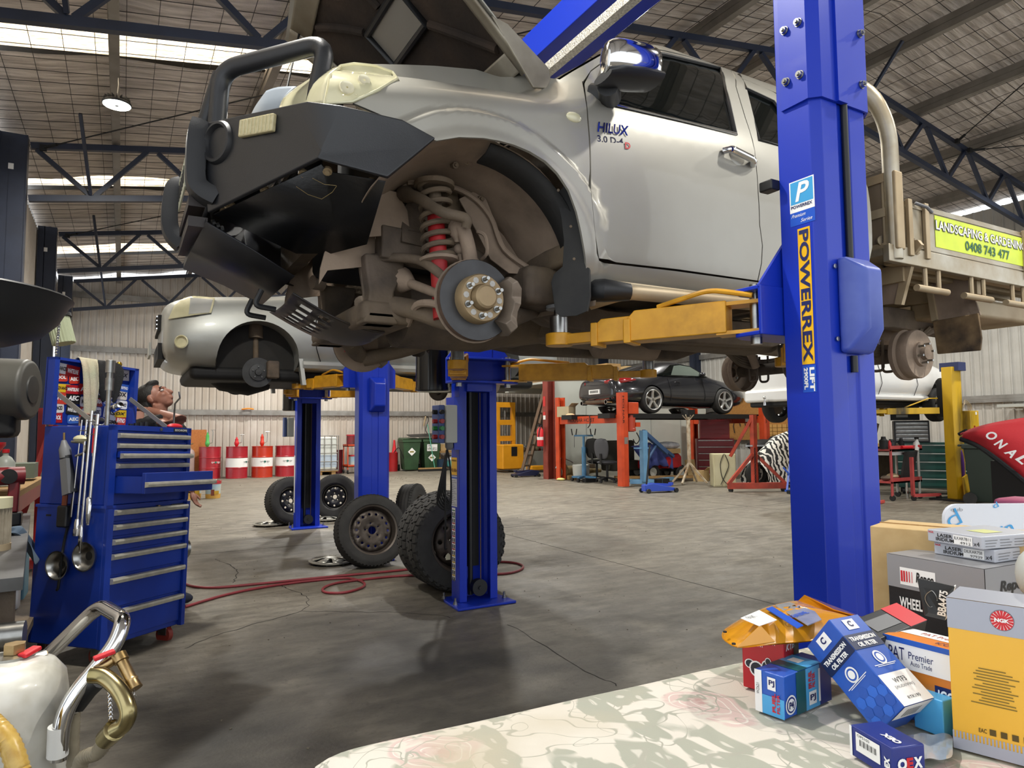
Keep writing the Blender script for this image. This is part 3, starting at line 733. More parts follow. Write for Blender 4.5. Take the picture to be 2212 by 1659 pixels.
for P_ in((AY(433,268,2.9),AY(424,300,2.89),AY(422,385,2.88),AY(434,412,2.87),AY(466,430,2.85)),(AY(392,402,3.44),AY(373,412,3.44),AY(366,470,3.44),AY(372,505,3.44),AY(394,530,3.43))):
 b=B();rows=[];sp_=smooth(P_,6)
 for i,p in enumerate(sp_):
  t=(sp_[min(i+1,len(sp_)-1)]-sp_[max(i-1,0)]).normalized();n=VC((0,1,0)).cross(t).normalized()
  rows.append([p+n*dz+VC((0,dy,0))for dy,dz in((-.05,-.032),(-.055,0),(-.04,.034),(.04,.034),(.055,0),(.05,-.032))])
 b.loft(rows,True,True);b.build('bar_upright',mat('buffer_black','202124',.55,bump=.06,bs=200),ute,ang=50)
b=B();b.loft([[VC((.30,YC-.27,2.44)),VC((.30,YC+.27,2.44))],[VC((.26,YC-.27,2.3)),VC((.26,YC+.27,2.3))],[VC((.26,YC-.27,2.12)),VC((.26,YC+.27,2.12))]],False);b.build('centre_pan',bp,ute,solid=.01)
np_=B();np_.hexa([VC((.19,YC-.18,2.24)),VC((.19,YC+.18,2.24)),VC((.196,YC+.18,2.24)),VC((.196,YC-.18,2.24)),VC((.19,YC-.18,2.37)),VC((.19,YC+.18,2.37)),VC((.196,YC+.18,2.37)),VC((.196,YC-.18,2.37))])
pl=np_.build('number_plate',mat('plate_white','c9cdb4',.4),ute)
for k in range(6):
 b=B();b.box((.188,YC+.13-k*.052,2.305),(.002,.016,.07));b.build('plate_character',m_blkp,pl)
for z in(2.17,2.09):
 b=B();b.bb((.2,YC-.26,z-.03),(.27,YC+.26,z+.01));b.build('winch_slot_lip',mat('slot_brown','2b2422',.5),ute)
def tb(pts,r=.031,name='hoop_tube',n=14):b=B();b.tube(pts,r,n);return b
P0,P1,P2,P3=AY(680,226,2.56),AY(707,92,2.56),AY(478,152,2.9),AY(468,285,2.9)
twin(tb(bend([P0,P1,P2,P3],.085,7),.036),'hoop_tube',bp)
twin(tb([AY(476,160,2.9),AY(440,275,2.97)],.03),'brace_tube',bp)
b=B();b.tube([P2+VC((0,.0,-.03)),mir(P2)+VC((0,0,-.03))],.032,14);b.build('centre_tube',bp,ute)
nf=(FB-FT).cross(KT-FT).normalized()
if nf.x>0:nf=-nf
c=AY(481,312,2.80);c2=lerp(FT,KT,.13)
fl_=B();fl_.lathe(c,nf,[(.0,.085),(.02,.086),(.034,.078),(.036,.068),(.02,.06),(-.05,.05),(-.055,.001)],28);twin(fl_,'fog_lamp_bezel',mat('bezel_black','222326',.5))
uf=(KT-FT).normalized();vf=nf.cross(uf);
if vf.z<0:vf=-vf
ci=AY(571,279,2.6);ci=ci+nf*(-(ci-FT).dot(nf)+.028)
b=B();b.box(ci,(.19,.066,.02),Matrix((uf,vf,nf)).transposed());ind=twin(b,'indicator_lamp',mat('clear_lamp','cfc49c',.3,c2='b9ac82',ns=60),bev=.006)
for k in range(9):
 b=B();b.box(ci+uf*(-.08+k*.02)+nf*.011,(.003,.056,.003),Matrix((uf,vf,nf)).transposed());b.build('lens_rib',m_lens,ind)
 # ---- running gear, near front corner
WX,WZ=1.203,1.768
YD=2.385
rows=[]
for k in range(8):
 y=lerp(2.31,2.80,k/7);row=[]
 for j in range(27):
  a=lerp(-8,150,j/26);r=.525-.06*k/7+.012*noise.noise(VC((a*.06,y*6,2)))
  sq=1-.08*abs(math.sin(rad(2*a)))
  row.append(VC((AXF+r*math.cos(rad(a))*sq*1.04,y,AZF-.02+r*math.sin(rad(a))*1.02)))
 rows.append(row)
b=B();b.loft(rows,False);twin(b,'wheel_arch_liner',m_mud,solid=.004)
def wall_fn(x,z):return VC((x,2.80-.05*sstep(.2,.6,x-1.0)+.02*noise.noise(VC((x*4,z*4,1))),z))
wall_poly=[(AXF+.5*math.cos(rad(a)),AZF-.02+.49*math.sin(rad(a)))for a in range(-5,186,8)]+[(.72,1.92),(1.0,1.98),(1.36,2.0),(1.55,1.88)]
hole=[(.98,2.22),(.90,2.16),(.93,2.04),(1.02,2.03),(1.06,2.12)]
skin('inner_guard',wall_poly,.045,wall_fn,m_mud,ute,(0,-1,0),[hole],.01,YC)
rows=[]
for j in range(20):
 a=lerp(86,-14,j/19)
 rows.append([VC((AXF+r*math.cos(rad(a)),y,AZF+r*math.sin(rad(a))))for r,y in((.50,2.30),(.475,2.34),(.465,2.42))])
b=B();b.loft(rows,False);twin(b,'flare_seal',m_rubber,solid=.008)
for s in(-1,1):
 y=YC+s*.40
 b=B();b.loft([[VC((x,y+dy,z+dz))for dy,dz in((-.05,-.07),(.05,-.07),(.05,.07),(-.05,.07))]for x,z in((.92,2.05),(1.3,2.03),(1.75,1.83),(2.1,1.78),(3.3,1.8),(3.8,1.95),(4.5,2.0),(5.6,1.97))],True,True);b.build('chassis_rail',m_muddark,ute,bev=.01)
 b=B();b.prism([(1.0,y-.055*s*-1-.0,2.05),(1.33,y-.0,2.03),(1.28,y,2.33),(1.2,y,2.36),(1.1,y,2.33),(1.02,y,2.2)],(0,.02*s,0));b.build('strut_tower',m_muddark,ute)
TOP=AY(938,410,2.60);BOT=AY(948,560,2.58);LOW=AY(955,690,2.52)
def both(bld,name,m,**k):return twin(bld,name,m,**k)
b=B();b.helix(TOP+VC((0,0,.02)),BOT+VC((0,0,-.005)),.062,.0115,7.2,8,16);both(b,'coil_spring',m_muddark)
b=B();b.cyl(lerp(TOP,BOT,.3),LOW,.036,n=16);both(b,'shock_absorber',mat('red_shock_paint','a81f22',.45,c2='8a1a1c',ns=8))
b=B();b.cyl(TOP,lerp(TOP,BOT,.34),.028,n=14);b.lathe(TOP+VC((0,0,.01)),(0,0,1),[(0,.085),(.02,.085),(.035,.06)],20,True);both(b,'strut_mount',m_muddark)
b=B();b.lathe(BOT,(TOP-BOT),[(-.02,.04),(-.012,.082),(0,.084),(.004,.06)],20,True);both(b,'spring_seat',m_mud)
a1,a2,a3,a4=AY(872,418,2.72),AY(905,428,2.6),AY(955,458,2.47),AY(1005,472,2.44)
b=B();b.tube([a1,a2,a3,a4,AY(1006,492,2.45)],[.035,.024,.022,.022,.02],12,res=5);both(b,'upper_control_arm',m_muddark)
b=B();b.cyl(AY(862,420,2.82),AY(885,416,2.70),.04,n=16);both(b,'arm_bush',m_mud)
k0,k1,k2,k3=AY(990,485,2.52),AY(1002,500,2.5),AY(1014,545,2.5),AY(1020,600,2.5)
b=B();b.tube([k0,k1,k2,k3],[.034,.03,.03,.05],12,res=4);b.lathe(AY(988,478,2.53),(0,0,-1),[(-.01,.03),(.01,.035),(.03,.04),(.06,.03),(.075,.016),(.09,.012)],14,True);both(b,'steering_knuckle',m_mud)
b=B();b.tube([AY(993,540,2.55),AY(995,575,2.55),AY(1003,600,2.5)],.012,8);b.ell(AY(993,538,2.55),.026);both(b,'sway_bar_link',m_mud)
b=B();rows=[]
for(px,py,Y,w_,h_)in((770,655,2.86,.05,.045),(830,655,2.78,.05,.04),(900,668,2.66,.06,.045),(960,690,2.54,.055,.05),(1010,705,2.47,.05,.04)):
 c=AY(px,py,Y);rows.append([c+VC((w_*math.cos(a),0,h_*math.sin(a)))for a in[2*PI*q/12 for q in range(12)]])
b.loft(rows,True,True);both(b,'lower_control_arm',m_muddark,sub=1)
b=B();b.tube([AY(1010,705,2.47),AY(1100,690,2.6),AY(1180,650,2.8)],[.045,.04,.045],10,res=4);both(b,'lower_arm_rear_leg',m_muddark)
b=B();b.loft([[VC((x+a,y+c,z))for a,c in((-w_,-.05),(w_,-.05),(w_,.06),(-w_,.06))]for x,y,z,w_ in((.95,2.80,2.0,.09),(.95,2.80,1.94,.085),(.93,2.78,1.84,.055),(.92,2.76,1.74,.06),(.92,2.76,1.70,.08))],True,True);twin(b,'crossmember_bracket',m_muddark,bev=.012)
b=B();b.bb((.84,YC-.45,1.70),(1.08,YC+.45,1.80));b.build('front_crossmember',m_muddark,ute,bev=.03)
b=B();b.tube([AY(752,560,2.9),AY(800,558,2.8),AY(850,556,2.72),AY(905,562,2.62),AY(948,590,2.52),AY(1000,640,2.5)],.02,12,res=5);both(b,'sway_bar',m_muddark)
b=B();b.lathe(AY(750,562,2.9),(1,-.3,0),[(-.03,.035),(.03,.035)],14,True);both(b,'sway_bar_bush',m_mud)
c0,c1=AY(862,603,2.80),AY(960,640,2.45);ax=(c1-c0)
prof=[(0,.05),(.01,.058)]
for k in range(7):prof+=[(.02+k*.013,.058-k*.005),(.027+k*.013,.048-k*.005)]
b=B();b.lathe(c0,ax,prof+[(.13,.02),(ax.length,.018)],18,True);both(b,'drive_shaft_boot',m_mud)
b=B();b.tube([AY(880,700,2.75),AY(900,660,2.6),AY(930,655,2.5),AY(950,660,2.47)],.016,8,res=4);both(b,'tie_rod',m_mud)
def disc_front(s):
 Yd=YC+s*(YC-YD)*1.0;ax=VC((0,s,0));c=VC((WX,Yd,WZ));
 b=B();b.lathe(c-ax*.03,ax,[(0,.16),(.024,.16),(.024,.085),(.0,.085)],48);r_=b.build('brake_disc',mat('disc_steel','474748',.42,.7,c2='3b3a3a',ns=9),ute)
 b=B();b.lathe(c-ax*.03,ax,[(-.001,.162),(.012,.163),(.025,.161)],48);b.build('rust_rim',mat('rust','5e4a3c',.8,c2='47372c',ns=12),r_)
 b=B();b.lathe(c-ax*.01,ax,[(0,.098),(.045,.096),(.055,.09),(.055,.055),(.05,.05),(.085,.046),(.092,.038),(.093,.001)],40);hub=b.build('wheel_hub',m_dust,r_)
 for k in range(6):
  a=rad(25+60*k);q=c+VC((.072*math.cos(a),0,.072*math.sin(a)))+ax*.045
  b=B();b.cyl(q,q+ax*.034,.0075,n=8);b.lathe(q,ax,[(0,.014),(.004,.014),(.004,.008)],12);b.build('wheel_stud',m_steel,hub)
  a=rad(-5+60*k);q=c+VC((.072*math.cos(a),0,.072*math.sin(a)))+ax*.0455
  b=B();b.lathe(q,ax,[(0,.013),(.001,.012),(.0012,.001)],7);b.build('wheel_mark',mat('bare_alloy','b5b2ac',.5),hub)
 b=B();rows=[]
 for t in range(9):
  a=rad(-46+t*10.5);ri=.10+.005*math.sin(t);ro=.178+.012*math.sin(t*1.3+.5);d=.055+.012*math.sin(t*2.1)
  u=VC((math.cos(a),0,math.sin(a)))
  rows.append([c+u*ri+ax*(-.05),c+u*ro+ax*(-.055),c+u*(ro+.008)+ax*0,c+u*(ro-.005)+ax*(d-.01),c+u*(ri+.035)+ax*d,c+u*(ri+.01)+ax*.01])
 b.loft(rows,True,True);b.build('brake_caliper',mat('caliper_dust','85786a',.6,.3,c2='6a5e52',ns=14),ute,bev=.004)
 b=B();b.lathe(c-ax*.045,ax,[(0,.15),(.002,.165),(.004,.168)],40,True);b.build('dust_shield',m_mud,ute)
disc_front(-1);disc_front(1)
b=B();P=Q((1222,398,2.30),(1238,400,2.27),(1262,450,2.27),(1272,530,2.27),(1274,640,2.27),(1268,672,2.27),(1245,682,2.29),(1212,684,2.33),(1200,676,2.34),(1194,640,2.38),(1190,610,2.42),(1196,592,2.42),(1215,575,2.36),(1218,520,2.33),(1212,470,2.33),(1200,420,2.33))
b.prism(P,(.012,.006,0));twin(b,'front_mud_flap',m_rubber,bev=.002)
for px,py in((1206,412),(1233,490),(1240,560)):p=AY(px,py,2.275);b=B();b.cyl(p,p+VC((-.004,-.006,0)),.006,n=8);b.build('flap_screw',m_muddark,ute)
b=B();b.bb((1.5,2.5,1.80),(1.85,2.8,1.98));b.build('body_mount',m_muddark,ute,bev=.04)
b=B();b.lathe((1.1,YC,1.86),(1,0,0),[(0,.1),(.05,.2),(.5,.2),(.62,.17),(.9,.13),(1.3,.11),(1.5,.06)],16,True);b.build('engine_and_gearbox',m_muddark,ute)
b=B();b.tube([(2.5,YC-.02,1.83),(3.3,YC-.02,1.80),(4.1,YC,1.78)],.04,12);b.build('propeller_shaft',m_muddark,ute)
b=B();b.tube([(1.6,YC+.3,1.85),(2.4,YC+.26,1.78),(3.0,YC+.26,1.80),(3.9,YC+.26,1.95),(4.6,YC+.3,2.0)],.03,10,res=4);b.lathe((2.5,YC+.26,1.78),(1,0,0),[(0,.03),(.05,.08),(.5,.08),(.55,.03)],14);b.build('exhaust_pipe',m_mud,ute)
b=B();b.bb((2.6,YC-.36,1.72),(3.5,YC-.06,1.9));b.build('fuel_tank',m_muddark,ute,bev=.05)
b=B();b.bb((1.9,YC-.4,1.74),(2.0,YC+.4,1.82));b.build('gearbox_crossmember',m_muddark,ute,bev=.01)
for x in(2.0,2.9):b=B();b.bb((x,YC-.75,1.88),(x+.05,YC+.75,1.95));b.build('body_outrigger',m_muddark,ute)
RAX,RZA=4.28,1.71
b=B();b.cyl((RAX,YC-.68,RZA),(RAX,YC+.68,RZA),.045,n=14);b.ell((RAX,YC+.05,RZA),(.15,.2,.16),18,12);b.build('rear_axle',m_muddark,ute)
for s in(-1,1):
 ax=VC((0,s,0));c=VC((RAX,YC+s*.70,RZA))
 b=B();b.lathe(c-ax*.07,ax,[(0,.155),(.03,.16),(.045,.148),(.06,.152),(.1,.152),(.11,.147),(.112,.08),(.13,.075),(.132,.04),(.16,.038),(.162,.001)],40);dr=b.build('brake_drum',m_mud,ute)
 for k in range(6):
  a=rad(60*k+15);q=c+VC((.06*math.cos(a),0,.06*math.sin(a)))+ax*.05;b=B();b.cyl(q,q+ax*.045,.007,n=8);b.build('wheel_stud',m_steel,dr)
 b=B()
 for k in range(4):b.tube([(RAX-.72+.1*k,YC+s*.5,1.93-.02*k+.05),(RAX-.2,YC+s*.5,1.80-.018*k),(RAX+.2,YC+s*.5,1.80-.018*k),(RAX+.75-.1*k,YC+s*.5,1.95-.02*k+.03)],.016,6,res=4)
 for dx in(-.06,.06):b.tube(bend([(RAX+dx,YC+s*.46,1.82),(RAX+dx,YC+s*.46,1.62),(RAX+dx,YC+s*.54,1.62),(RAX+dx,YC+s*.54,1.82)],.03),.009,6)
 b.build('leaf_spring',m_muddark,ute)
 b=B();b.cyl((RAX-.12,YC+s*.42,1.72),(RAX-.35,YC+s*.4,2.1),.03,n=12);b.build('rear_shock',m_mud,ute)
for pts,th in((((992,430,2.68),(1040,405,2.68),(1062,470,2.67),(1090,530,2.62),(1132,592,2.58),(1100,590,2.6),(1060,560,2.64),(1030,500,2.66)),.006),(((795,470,2.72),(822,408,2.72),(858,415,2.72),(880,455,2.72),(886,505,2.72),(790,512,2.72)),.006)):
 P=Q(*pts);b=B();b.prism(P,(0,th,0));twin(b,'splash_guard',m_mud)
for px,py,Y in((985,352,2.5),(1010,345,2.5),(1048,338,2.46),(1080,352,2.5),(1120,378,2.55),(905,392,2.66),(925,385,2.66),(955,390,2.66),(1040,425,2.66),(1135,450,2.6),(1160,500,2.6)):
 p=AY(px,py,Y);b=B();b.lathe(p+VC((0,.03,.0)),(0,-1,-.3),[(0,.014),(.03,.014),(.03,.008),(.04,.007)],8,True);b.build('liner_bolt',m_muddark,ute)
b=B();b.tube([AY(880,395,2.68),AY(960,400,2.66),AY(1020,425,2.66),AY(1060,470,2.64),AY(1090,540,2.6),AY(1160,590,2.55)],.012,6,res=5);twin(b,'panel_seam',m_mud)
b=B();b.tube([AY(1040,560,2.56),AY(1052,545,2.52),AY(1048,510,2.52),AY(1030,500,2.54)],.008,6,res=5);twin(b,'brake_line',m_mud)
for pl_ in(((640,403,2.5),(665,420,2.55),(695,430,2.56),(718,415,2.5),(727,402,2.46)),((675,385,2.47),(700,398,2.49),(727,401,2.46))):
 P=[AY(x,y,Y-.03)for x,y,Y in pl_];b=B();b.tube(P,.0012,4);b.build('scratch_mark',mat('scratch_gold','8d7a50',.6),bel)
 # ---- alloy tray body
TX0,TX1=3.86,5.75
TY0=2.24
tz=2.25
fl0=AY(1946,505,2.25);
b=B();b.bb((3.68,YC-.9,tz-.03),(TX1,YC+.9,tz+.01));b.build('tray_floor',m_alloy,ute)
for k in range(14):
 y=YC-.86+k*.132;b=B();b.bb((3.8,y-.03,tz-.06),(TX1,y+.03,tz-.03));b.build('floor_plank',m_dust,ute)
for s in(-1,1):
 y0=YC+s*.92;
 b=B();b.bb((3.68,y0-.02,tz-.07),(TX1,y0+.02,tz+.03));b.build('coaming_rail',m_alloy,ute,bev=.006)
 b=B()
 b.bb((3.86,y0-.012,tz+.03),(TX1,y0+.012,tz+.3))
 side=b.build('drop_side',m_alloy,ute)
 for z in(.045,.275):
  b=B();b.bb((3.86,y0+s*.012,tz+z-.008),(TX1,y0+s*.018,tz+z+.004));b.build('side_rib',m_alloy,side)
 for x in(3.88,AY(2006,470,2.2).x,5.2):
  b=B();b.bb((x-.02,y0+s*.012,tz-.02),(x+.02,y0+s*.034,tz+.31));b.build('side_post',m_dust,side,bev=.004)
 for x in(4.12,4.62,5.12):
  b=B();b.tube([(x-.16,y0,tz-.19),(x+.16,y0,tz-.19)],.02,10)
  for q in(-.07,.07):b.tube([(x+q,y0,tz-.06),(x+q,y0,tz-.19)],.014,8)
  b.build('tie_rail',m_dust,ute)
 b=B();b.tube([(3.95,y0+s*.02,tz+.3),(4.0,y0+s*.06,tz+.27),(4.03,y0+s*.07,tz+.24)],.01,8);b.build('latch_lever',m_grey,ute)
 b=B();b.tube(bend([(3.76,y0+.0,tz-.05),(3.76,y0,tz+.72),(3.66,y0+s*-.05,tz+.95),(3.55,y0-s*.35,tz+1.12)],.12),.044,14);b.build('headboard_tube',m_alloy,ute)
 b=B();b.bb((3.725,y0-.045,tz+.0),(3.80,y0+.045,tz+.45));b.build('headboard_post',m_dust,ute,bev=.01)
for z in(.0,.2,.4):b=B();b.bb((3.72,YC-.9,tz+z),(3.76,YC+.9,tz+z+.05));b.build('headboard_rail',m_dust,ute)
b=B();b.bb((3.735,YC-.88,tz+.05),(3.745,YC+.88,tz+.4));b.build('headboard_mesh',mat('headboard_brown','7a6a55',.7),ute)
b=B();b.bb((3.73,YC-.3,tz+.43),(3.75,YC+.3,tz+.75));b.tube(bend([(3.74,YC-.3,tz+.4),(3.74,YC-.3,tz+.8),(3.74,YC+.3,tz+.8),(3.74,YC+.3,tz+.4)],.08),.02,8);b.build('window_guard',m_alloy,ute)
yb=YC-.92-.0125
sg=B();x0=AY(2018,470,yb).x;
sg.bb((x0,yb-.002,tz+.07),(TX1-.02,yb,tz+.262));sign=sg.build('sign_strip',mat('lime_sign','cfe03c',.5,c2='b9c93a',ns=6),ute)
xw=AY(2212,520,yb).x-x0
text('LANDSCAPING & GARDENING',mat('sign_grey','4c5040',.5),sign,(x0+.0,yb-.0035,tz+.172),(1,0,0),(0,0,1),xw,.064,off=.045)
text('LANDSCAPING & GARDENING',m_wht,sign,(x0+.006,yb-.005,tz+.177),(1,0,0),(0,0,1),xw-.012,.054,off=.012)
text('0408 743 477',mat('sign_green','1d5a36',.5),sign,(x0+.3*xw,yb-.0045,tz+.09),(1,0,0),(0,0,1),.5*xw,.06,off=.02)
def rq(*p):return[AY(a,b_,Y)for a,b_,Y in p]
b=B();b.prism([AX(*p,3.93)for p in((1893,512),(1975,515),(1968,545),(1940,655),(1890,660))],(.01,0,0));b.build('front_guard',m_mud,ute)
b=B();b.prism([AX(*p,3.92)for p in((1960,520),(1982,518),(1990,528),(1975,548),(1947,658),(1932,657))],(.03,0,0));b.build('guard_lip',m_dust,ute)
b=B();b.prism([AX(*p,4.66)for p in((1990,560),(2072,542),(2085,590),(2118,680),(2015,697))],(.012,0,0));b.build('rear_guard',m_mud,ute)
b=B();b.prism([AX(*p,4.65)for p in((2014,694),(2113,676),(2121,730),(2118,757),(2024,765))],(.014,0,0));b.build('rear_mud_flap',mat('dusty_flap','9a805c',.85,c2='6b563c',ns=9,c3='3a3028',ns3=6),ute,bev=.006)
b=B();b.bb((4.75,2.4,1.99),(5.7,2.75,2.12));b.build('under_tray_box',m_dust,ute,bev=.03)
for x in(3.9,4.7):b=B();b.bb((x,YC-.88,2.10),(x+.06,YC+.88,2.2));b.build('tray_bearer',m_dust,ute)
b=B();c=AY(1903,521,2.3);b.lathe(c,(-.3,-1,0),[(0,.03),(.01,.03),(.012,.002)],14);b.build('fuel_cap',m_alloy,ute)
b=B();b.prism([AX(*p,4.64)for p in((1988,556),(2000,556),(2024,690),(2012,694))],(.02,0,0));b.build('guard_lip',m_dust,ute)
b=B();b.tube([AX(1988,556,4.64),AX(2010,600,4.3)+VC((-.0,0,.12)),AX(1975,545,3.93)],.02,8,res=5);b.build('guard_rim',m_dust,ute)
c=VC((4.95,YC+.05,1.95));b=B();b.lathe(c-VC((0,0,.12)),(0,0,1),[(0,.2),(.01,.33),(.05,.37),(.19,.37),(.23,.33),(.24,.2)],36,True);b.build('spare_wheel',m_mud,ute)
# --- two post lifts
m_cablecover=mat('blue_cover_plastic','6478c4',.42,0,c2='4f62b4',ns=4,c3='2a40a4',ns3=3)
def lift(label,X0,ya,yb,zarm,near,H=3.55,armset=None):
 t=thing('two_post_lift',label,'vehicle lift',(X0,(ya+yb)/2,0))
 W,D,T=.31,.17,.012
 for y,s in((ya,1),(yb,-1)):
  prof=[(-W/2,0),(-W/2,-.0)]
  out=[(-W/2,D),(-W/2,.03),(-W/2+.03,0),(-.035,0),(-.03,.008),(.03,.008),(.035,0),(W/2-.03,0),(W/2,.03),(W/2,D),(W/2-.06,D),(W/2-.06,D-T),(W/2-T,D-T),(W/2-T,.035),(W/2-.035,.016),(-W/2+.035,.016),(-W/2+T,.035),(-W/2+T,D-T),(-W/2+.06,D-T),(-W/2+.06,D)]
  yo=y-s*D
  P=[VC((X0+a,yo+s*c,.02))for a,c in out]
  b=B();b.prism(P,(0,0,H-.02));
  if s<0:b.f=[tuple(reversed(f))for f in b.f]
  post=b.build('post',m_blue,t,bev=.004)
  b=B();b.prism([VC((X0+a,yo+s*c,0))for a,c in((-W/2-.03,-.06),(W/2+.03,-.06),(W/2+.06,.03),(W/2+.08,D+.14),(-W/2-.08,D+.14),(-W/2-.06,.03))],(0,0,.02));b.build('base_plate',m_blue,t,bev=.006)
  for ax_,c in((-W/2-.045,-.01),(W/2+.045,-.01),(-W/2-.045,D+.02),(W/2+.045,D+.02),(-.0,D+.11)):
   if(ax_,c)==(-.0,D+.11):continue
   q=VC((X0+ax_,yo+s*c,.02));b=B();b.lathe(q,(0,0,1),[(0,.018),(.004,.018),(.004,.014),(.018,.014),(.018,.008),(.045,.008)],10,True);b.build('anchor_bolt',m_steel,t)
  if near:
   b=B();b.prism([VC((X0+a*1.06,yo+s*(c*1.0-.008),2.45))for a,c in((-W/2,D-.02),(-W/2-.004,.03),(-W/2+.028,-.004),(-.05,-.004),(-.05,-.014),(.0,-.014),(.0,-.004),(W/2-.028,-.004),(W/2+.004,.03),(W/2,D-.02),(W/2-.012,D-.02),(W/2-.012,.035),(W/2-.03,.006),(-W/2+.03,.006),(-W/2+.012,.035),(-W/2+.012,D-.02))],(0,0,1.2))
   if s<0:b.f=[tuple(reversed(f))for f in b.f]
   b.build('extension_sleeve',m_blue,t)
   for zz in(2.55,2.75):
    for dd in(.05,.11):
     q=VC((X0-W/2*1.06-.004,yo+s*dd,zz));b=B();b.lathe(q,(-1,0,0),[(0,.016),(.003,.016),(.003,.013),(.014,.012),(.014,.006),(.02,.006)],12,True);b.build('sleeve_bolt',m_steel,t)
    for xx in(.1,):
     q=VC((X0+xx,yo-s*.013,zz));b=B();b.lathe(q,(0,-s,0),[(0,.016),(.003,.016),(.003,.013),(.014,.012),(.014,.006),(.02,.006)],12,True);b.build('sleeve_bolt',m_steel,t)
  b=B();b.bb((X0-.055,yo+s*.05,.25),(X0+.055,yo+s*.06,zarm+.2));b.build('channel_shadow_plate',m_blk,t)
  b=B();b.cyl((X0-.03,yo+s*.09,.05),(X0-.03,yo+s*.09,H-.1),.018,n=10);b.build('hydraulic_ram',m_black,t)
  b=B();b.cyl((X0+.05,yo+s*.1,.12),(X0+.05,yo+s*.1,H-.1),.004,n=6);b.build('lift_cable',mat('cable_rust','6b5448',.7),t)
  b=B();b.cyl((X0+.01,yo+s*(D-.05),.11),(X0+.01,yo+s*(D+.0),.11),.06,n=24);b.cyl((X0+.01,yo+s*D,.11),(X0+.01,yo+s*(D+.012),.11),.014,n=10);b.build('cable_pulley',m_black,t)
  cz=zarm
  b=B()
  b.bb((X0-.105,yo+s*.07,cz-.14),(X0+.105,yo+s*(D+.03),cz+.45));
  b.build('carriage',m_blue,t,bev=.004)
  b=B()
  for zz in(cz-.085,cz+.085):b.prism([VC((X0+a,yo+s*c,zz))for a,c in((-.27,D+.01),(-.27,D+.13),(-.2,D+.17),(.2,D+.17),(.27,D+.13),(.27,D+.01))],(0,0,.016))
  b.bb((X0-.27,yo+s*(D+.005),cz-.085),(X0+.27,yo+s*(D+.02),cz+.1))
  b.build('carriage_yoke',m_blue,t,bev=.004)
  for sx in(-1,1):
   b=B();b.prism([VC((X0+sx*.1,yo+s*(D+.01),cz+.1)),VC((X0+sx*.27,yo+s*(D+.01),cz+.1)),VC((X0+sx*.1,yo+s*(D+.01),cz+.3))],(0,s*.012,0));b.build('gusset',m_blue,t)
  for tgt,ang in(armset[0]if s>0 else armset[1]):
   sx=1 if tgt[0]>X0 else-1
   piv=VC((X0+sx*.2,yo+s*(D+.09),cz));tip=VC((tgt[0],tgt[1],cz-.01));d=(tip-piv).normalized();Ls=(tip-piv).length
   n=VC((-d.y,d.x,0))
   def seg(a,e,w_,h_,zc,nm):
    p=[piv+d*a,piv+d*e]
    prof_=[(a,-h_/2),(e,-h_/2),(e,h_*.1),(e-.05,h_/2),(a,h_/2)]
    b=B();b.prism([piv+d*q+n*(-w_/2)+VC((0,0,zc+z))for q,z in prof_],n*w_);return b.build(nm,m_yellow,arm,bev=.005)
   arm=thing_arm(t,piv)
   seg(.1,Ls*.62,.115,.125,0,'arm_outer_beam');seg(Ls*.55,Ls*.8,.092,.1,-.006,'arm_middle_beam')
   b=B();b.bar(piv+d*Ls*.75+VC((0,0,-.025)),tip-d*.04+VC((0,0,-.025)),.06,.045);b.build('arm_inner_bar',m_yellow,arm,bev=.004)
   for q in(Ls*.62,Ls*.8):
    b=B();b.box(piv+d*(q-.02)+VC((0,0,-.02)),(.03,.13 if q<Ls*.7 else.108,.1),Matrix((d,n,VC((0,0,1)))).transposed());b.build('beam_collar',m_yellow,arm,bev=.004)
   for zz in(-.062,.05):b=B();b.bar(piv-d*.03+VC((0,0,zz)),piv+d*.14+VC((0,0,zz)),.1,.014);b.build('pivot_plate',m_yellow,arm)
   b=B();b.cyl(piv+VC((0,0,-.11)),piv+VC((0,0,.12)),.022,n=14);b.build('pivot_pin',m_steel,arm)
   b=B();b.tube(bend([piv+n*.06+VC((0,0,.07)),piv+d*.16+n*.06+VC((0,0,.11)),piv+d*Ls*.45+n*.03+VC((0,0,.07))],.05),.01,8);b.build('arm_guard_rod',m_yellow,arm)
   b=B();b.cyl(tip+VC((0,0,-.05)),tip+VC((0,0,.005)),.06,n=24);b.build('pad_socket',m_yellow,arm,bev=.004)
   b=B();b.cyl(tip,tip+VC((0,0,ang)),.041,n=24);b.cyl(tip+VC((0,0,ang)),tip+VC((0,0,ang+.035)),.022,n=14);b.build('pad_riser',m_steel,arm)
   b=B();b.lathe(tip+VC((0,0,ang+.03)),(0,0,1),[(0,.03),(.004,.058),(.018,.06),(.022,.05)],24,True);b.build('lift_pad',m_grey,arm)
 return t
def thing_arm(t,piv):
 o=bpy.data.objects.new('lift_arm',None);COL.objects.link(o);o.parent=t;o.location=piv-org(t);ORG[o.name]=VC(piv);o.empty_display_size=.05
 return o
X1=2.30
lift1=lift('nearest blue two post lift with yellow arms holding up the silver utility truck',X1,1.71,4.56,1.685,True,armset=(((AY(1208,730,2.52),.08),((3.45,2.75),.08)),((AY(988,775,3.75),.1),(AY(1400,795,3.75),.1))))
b=B();b.bb((X1-.15,1.6,3.55),(X1+.15,4.7,3.75));b.build('overhead_beam',m_blue,lift1,bev=.006)
b=B();b.bar((X1-.13,1.8,3.42),(X1-.13,4.5,3.42),.055,.055);b.build('trip_bar',mat('silver_foam','c9c6bd',.35,.6,c2='8e8a82',ns=90,bump=.8,bs=120),lift1)
yo=1.71-.17
cz=AY(1855,665,yo).z;cx=AY(1842,665,yo).x
b=B();a=[(-.088,-.175),(.075,-.175),(.075,.175),(-.088,.175)]
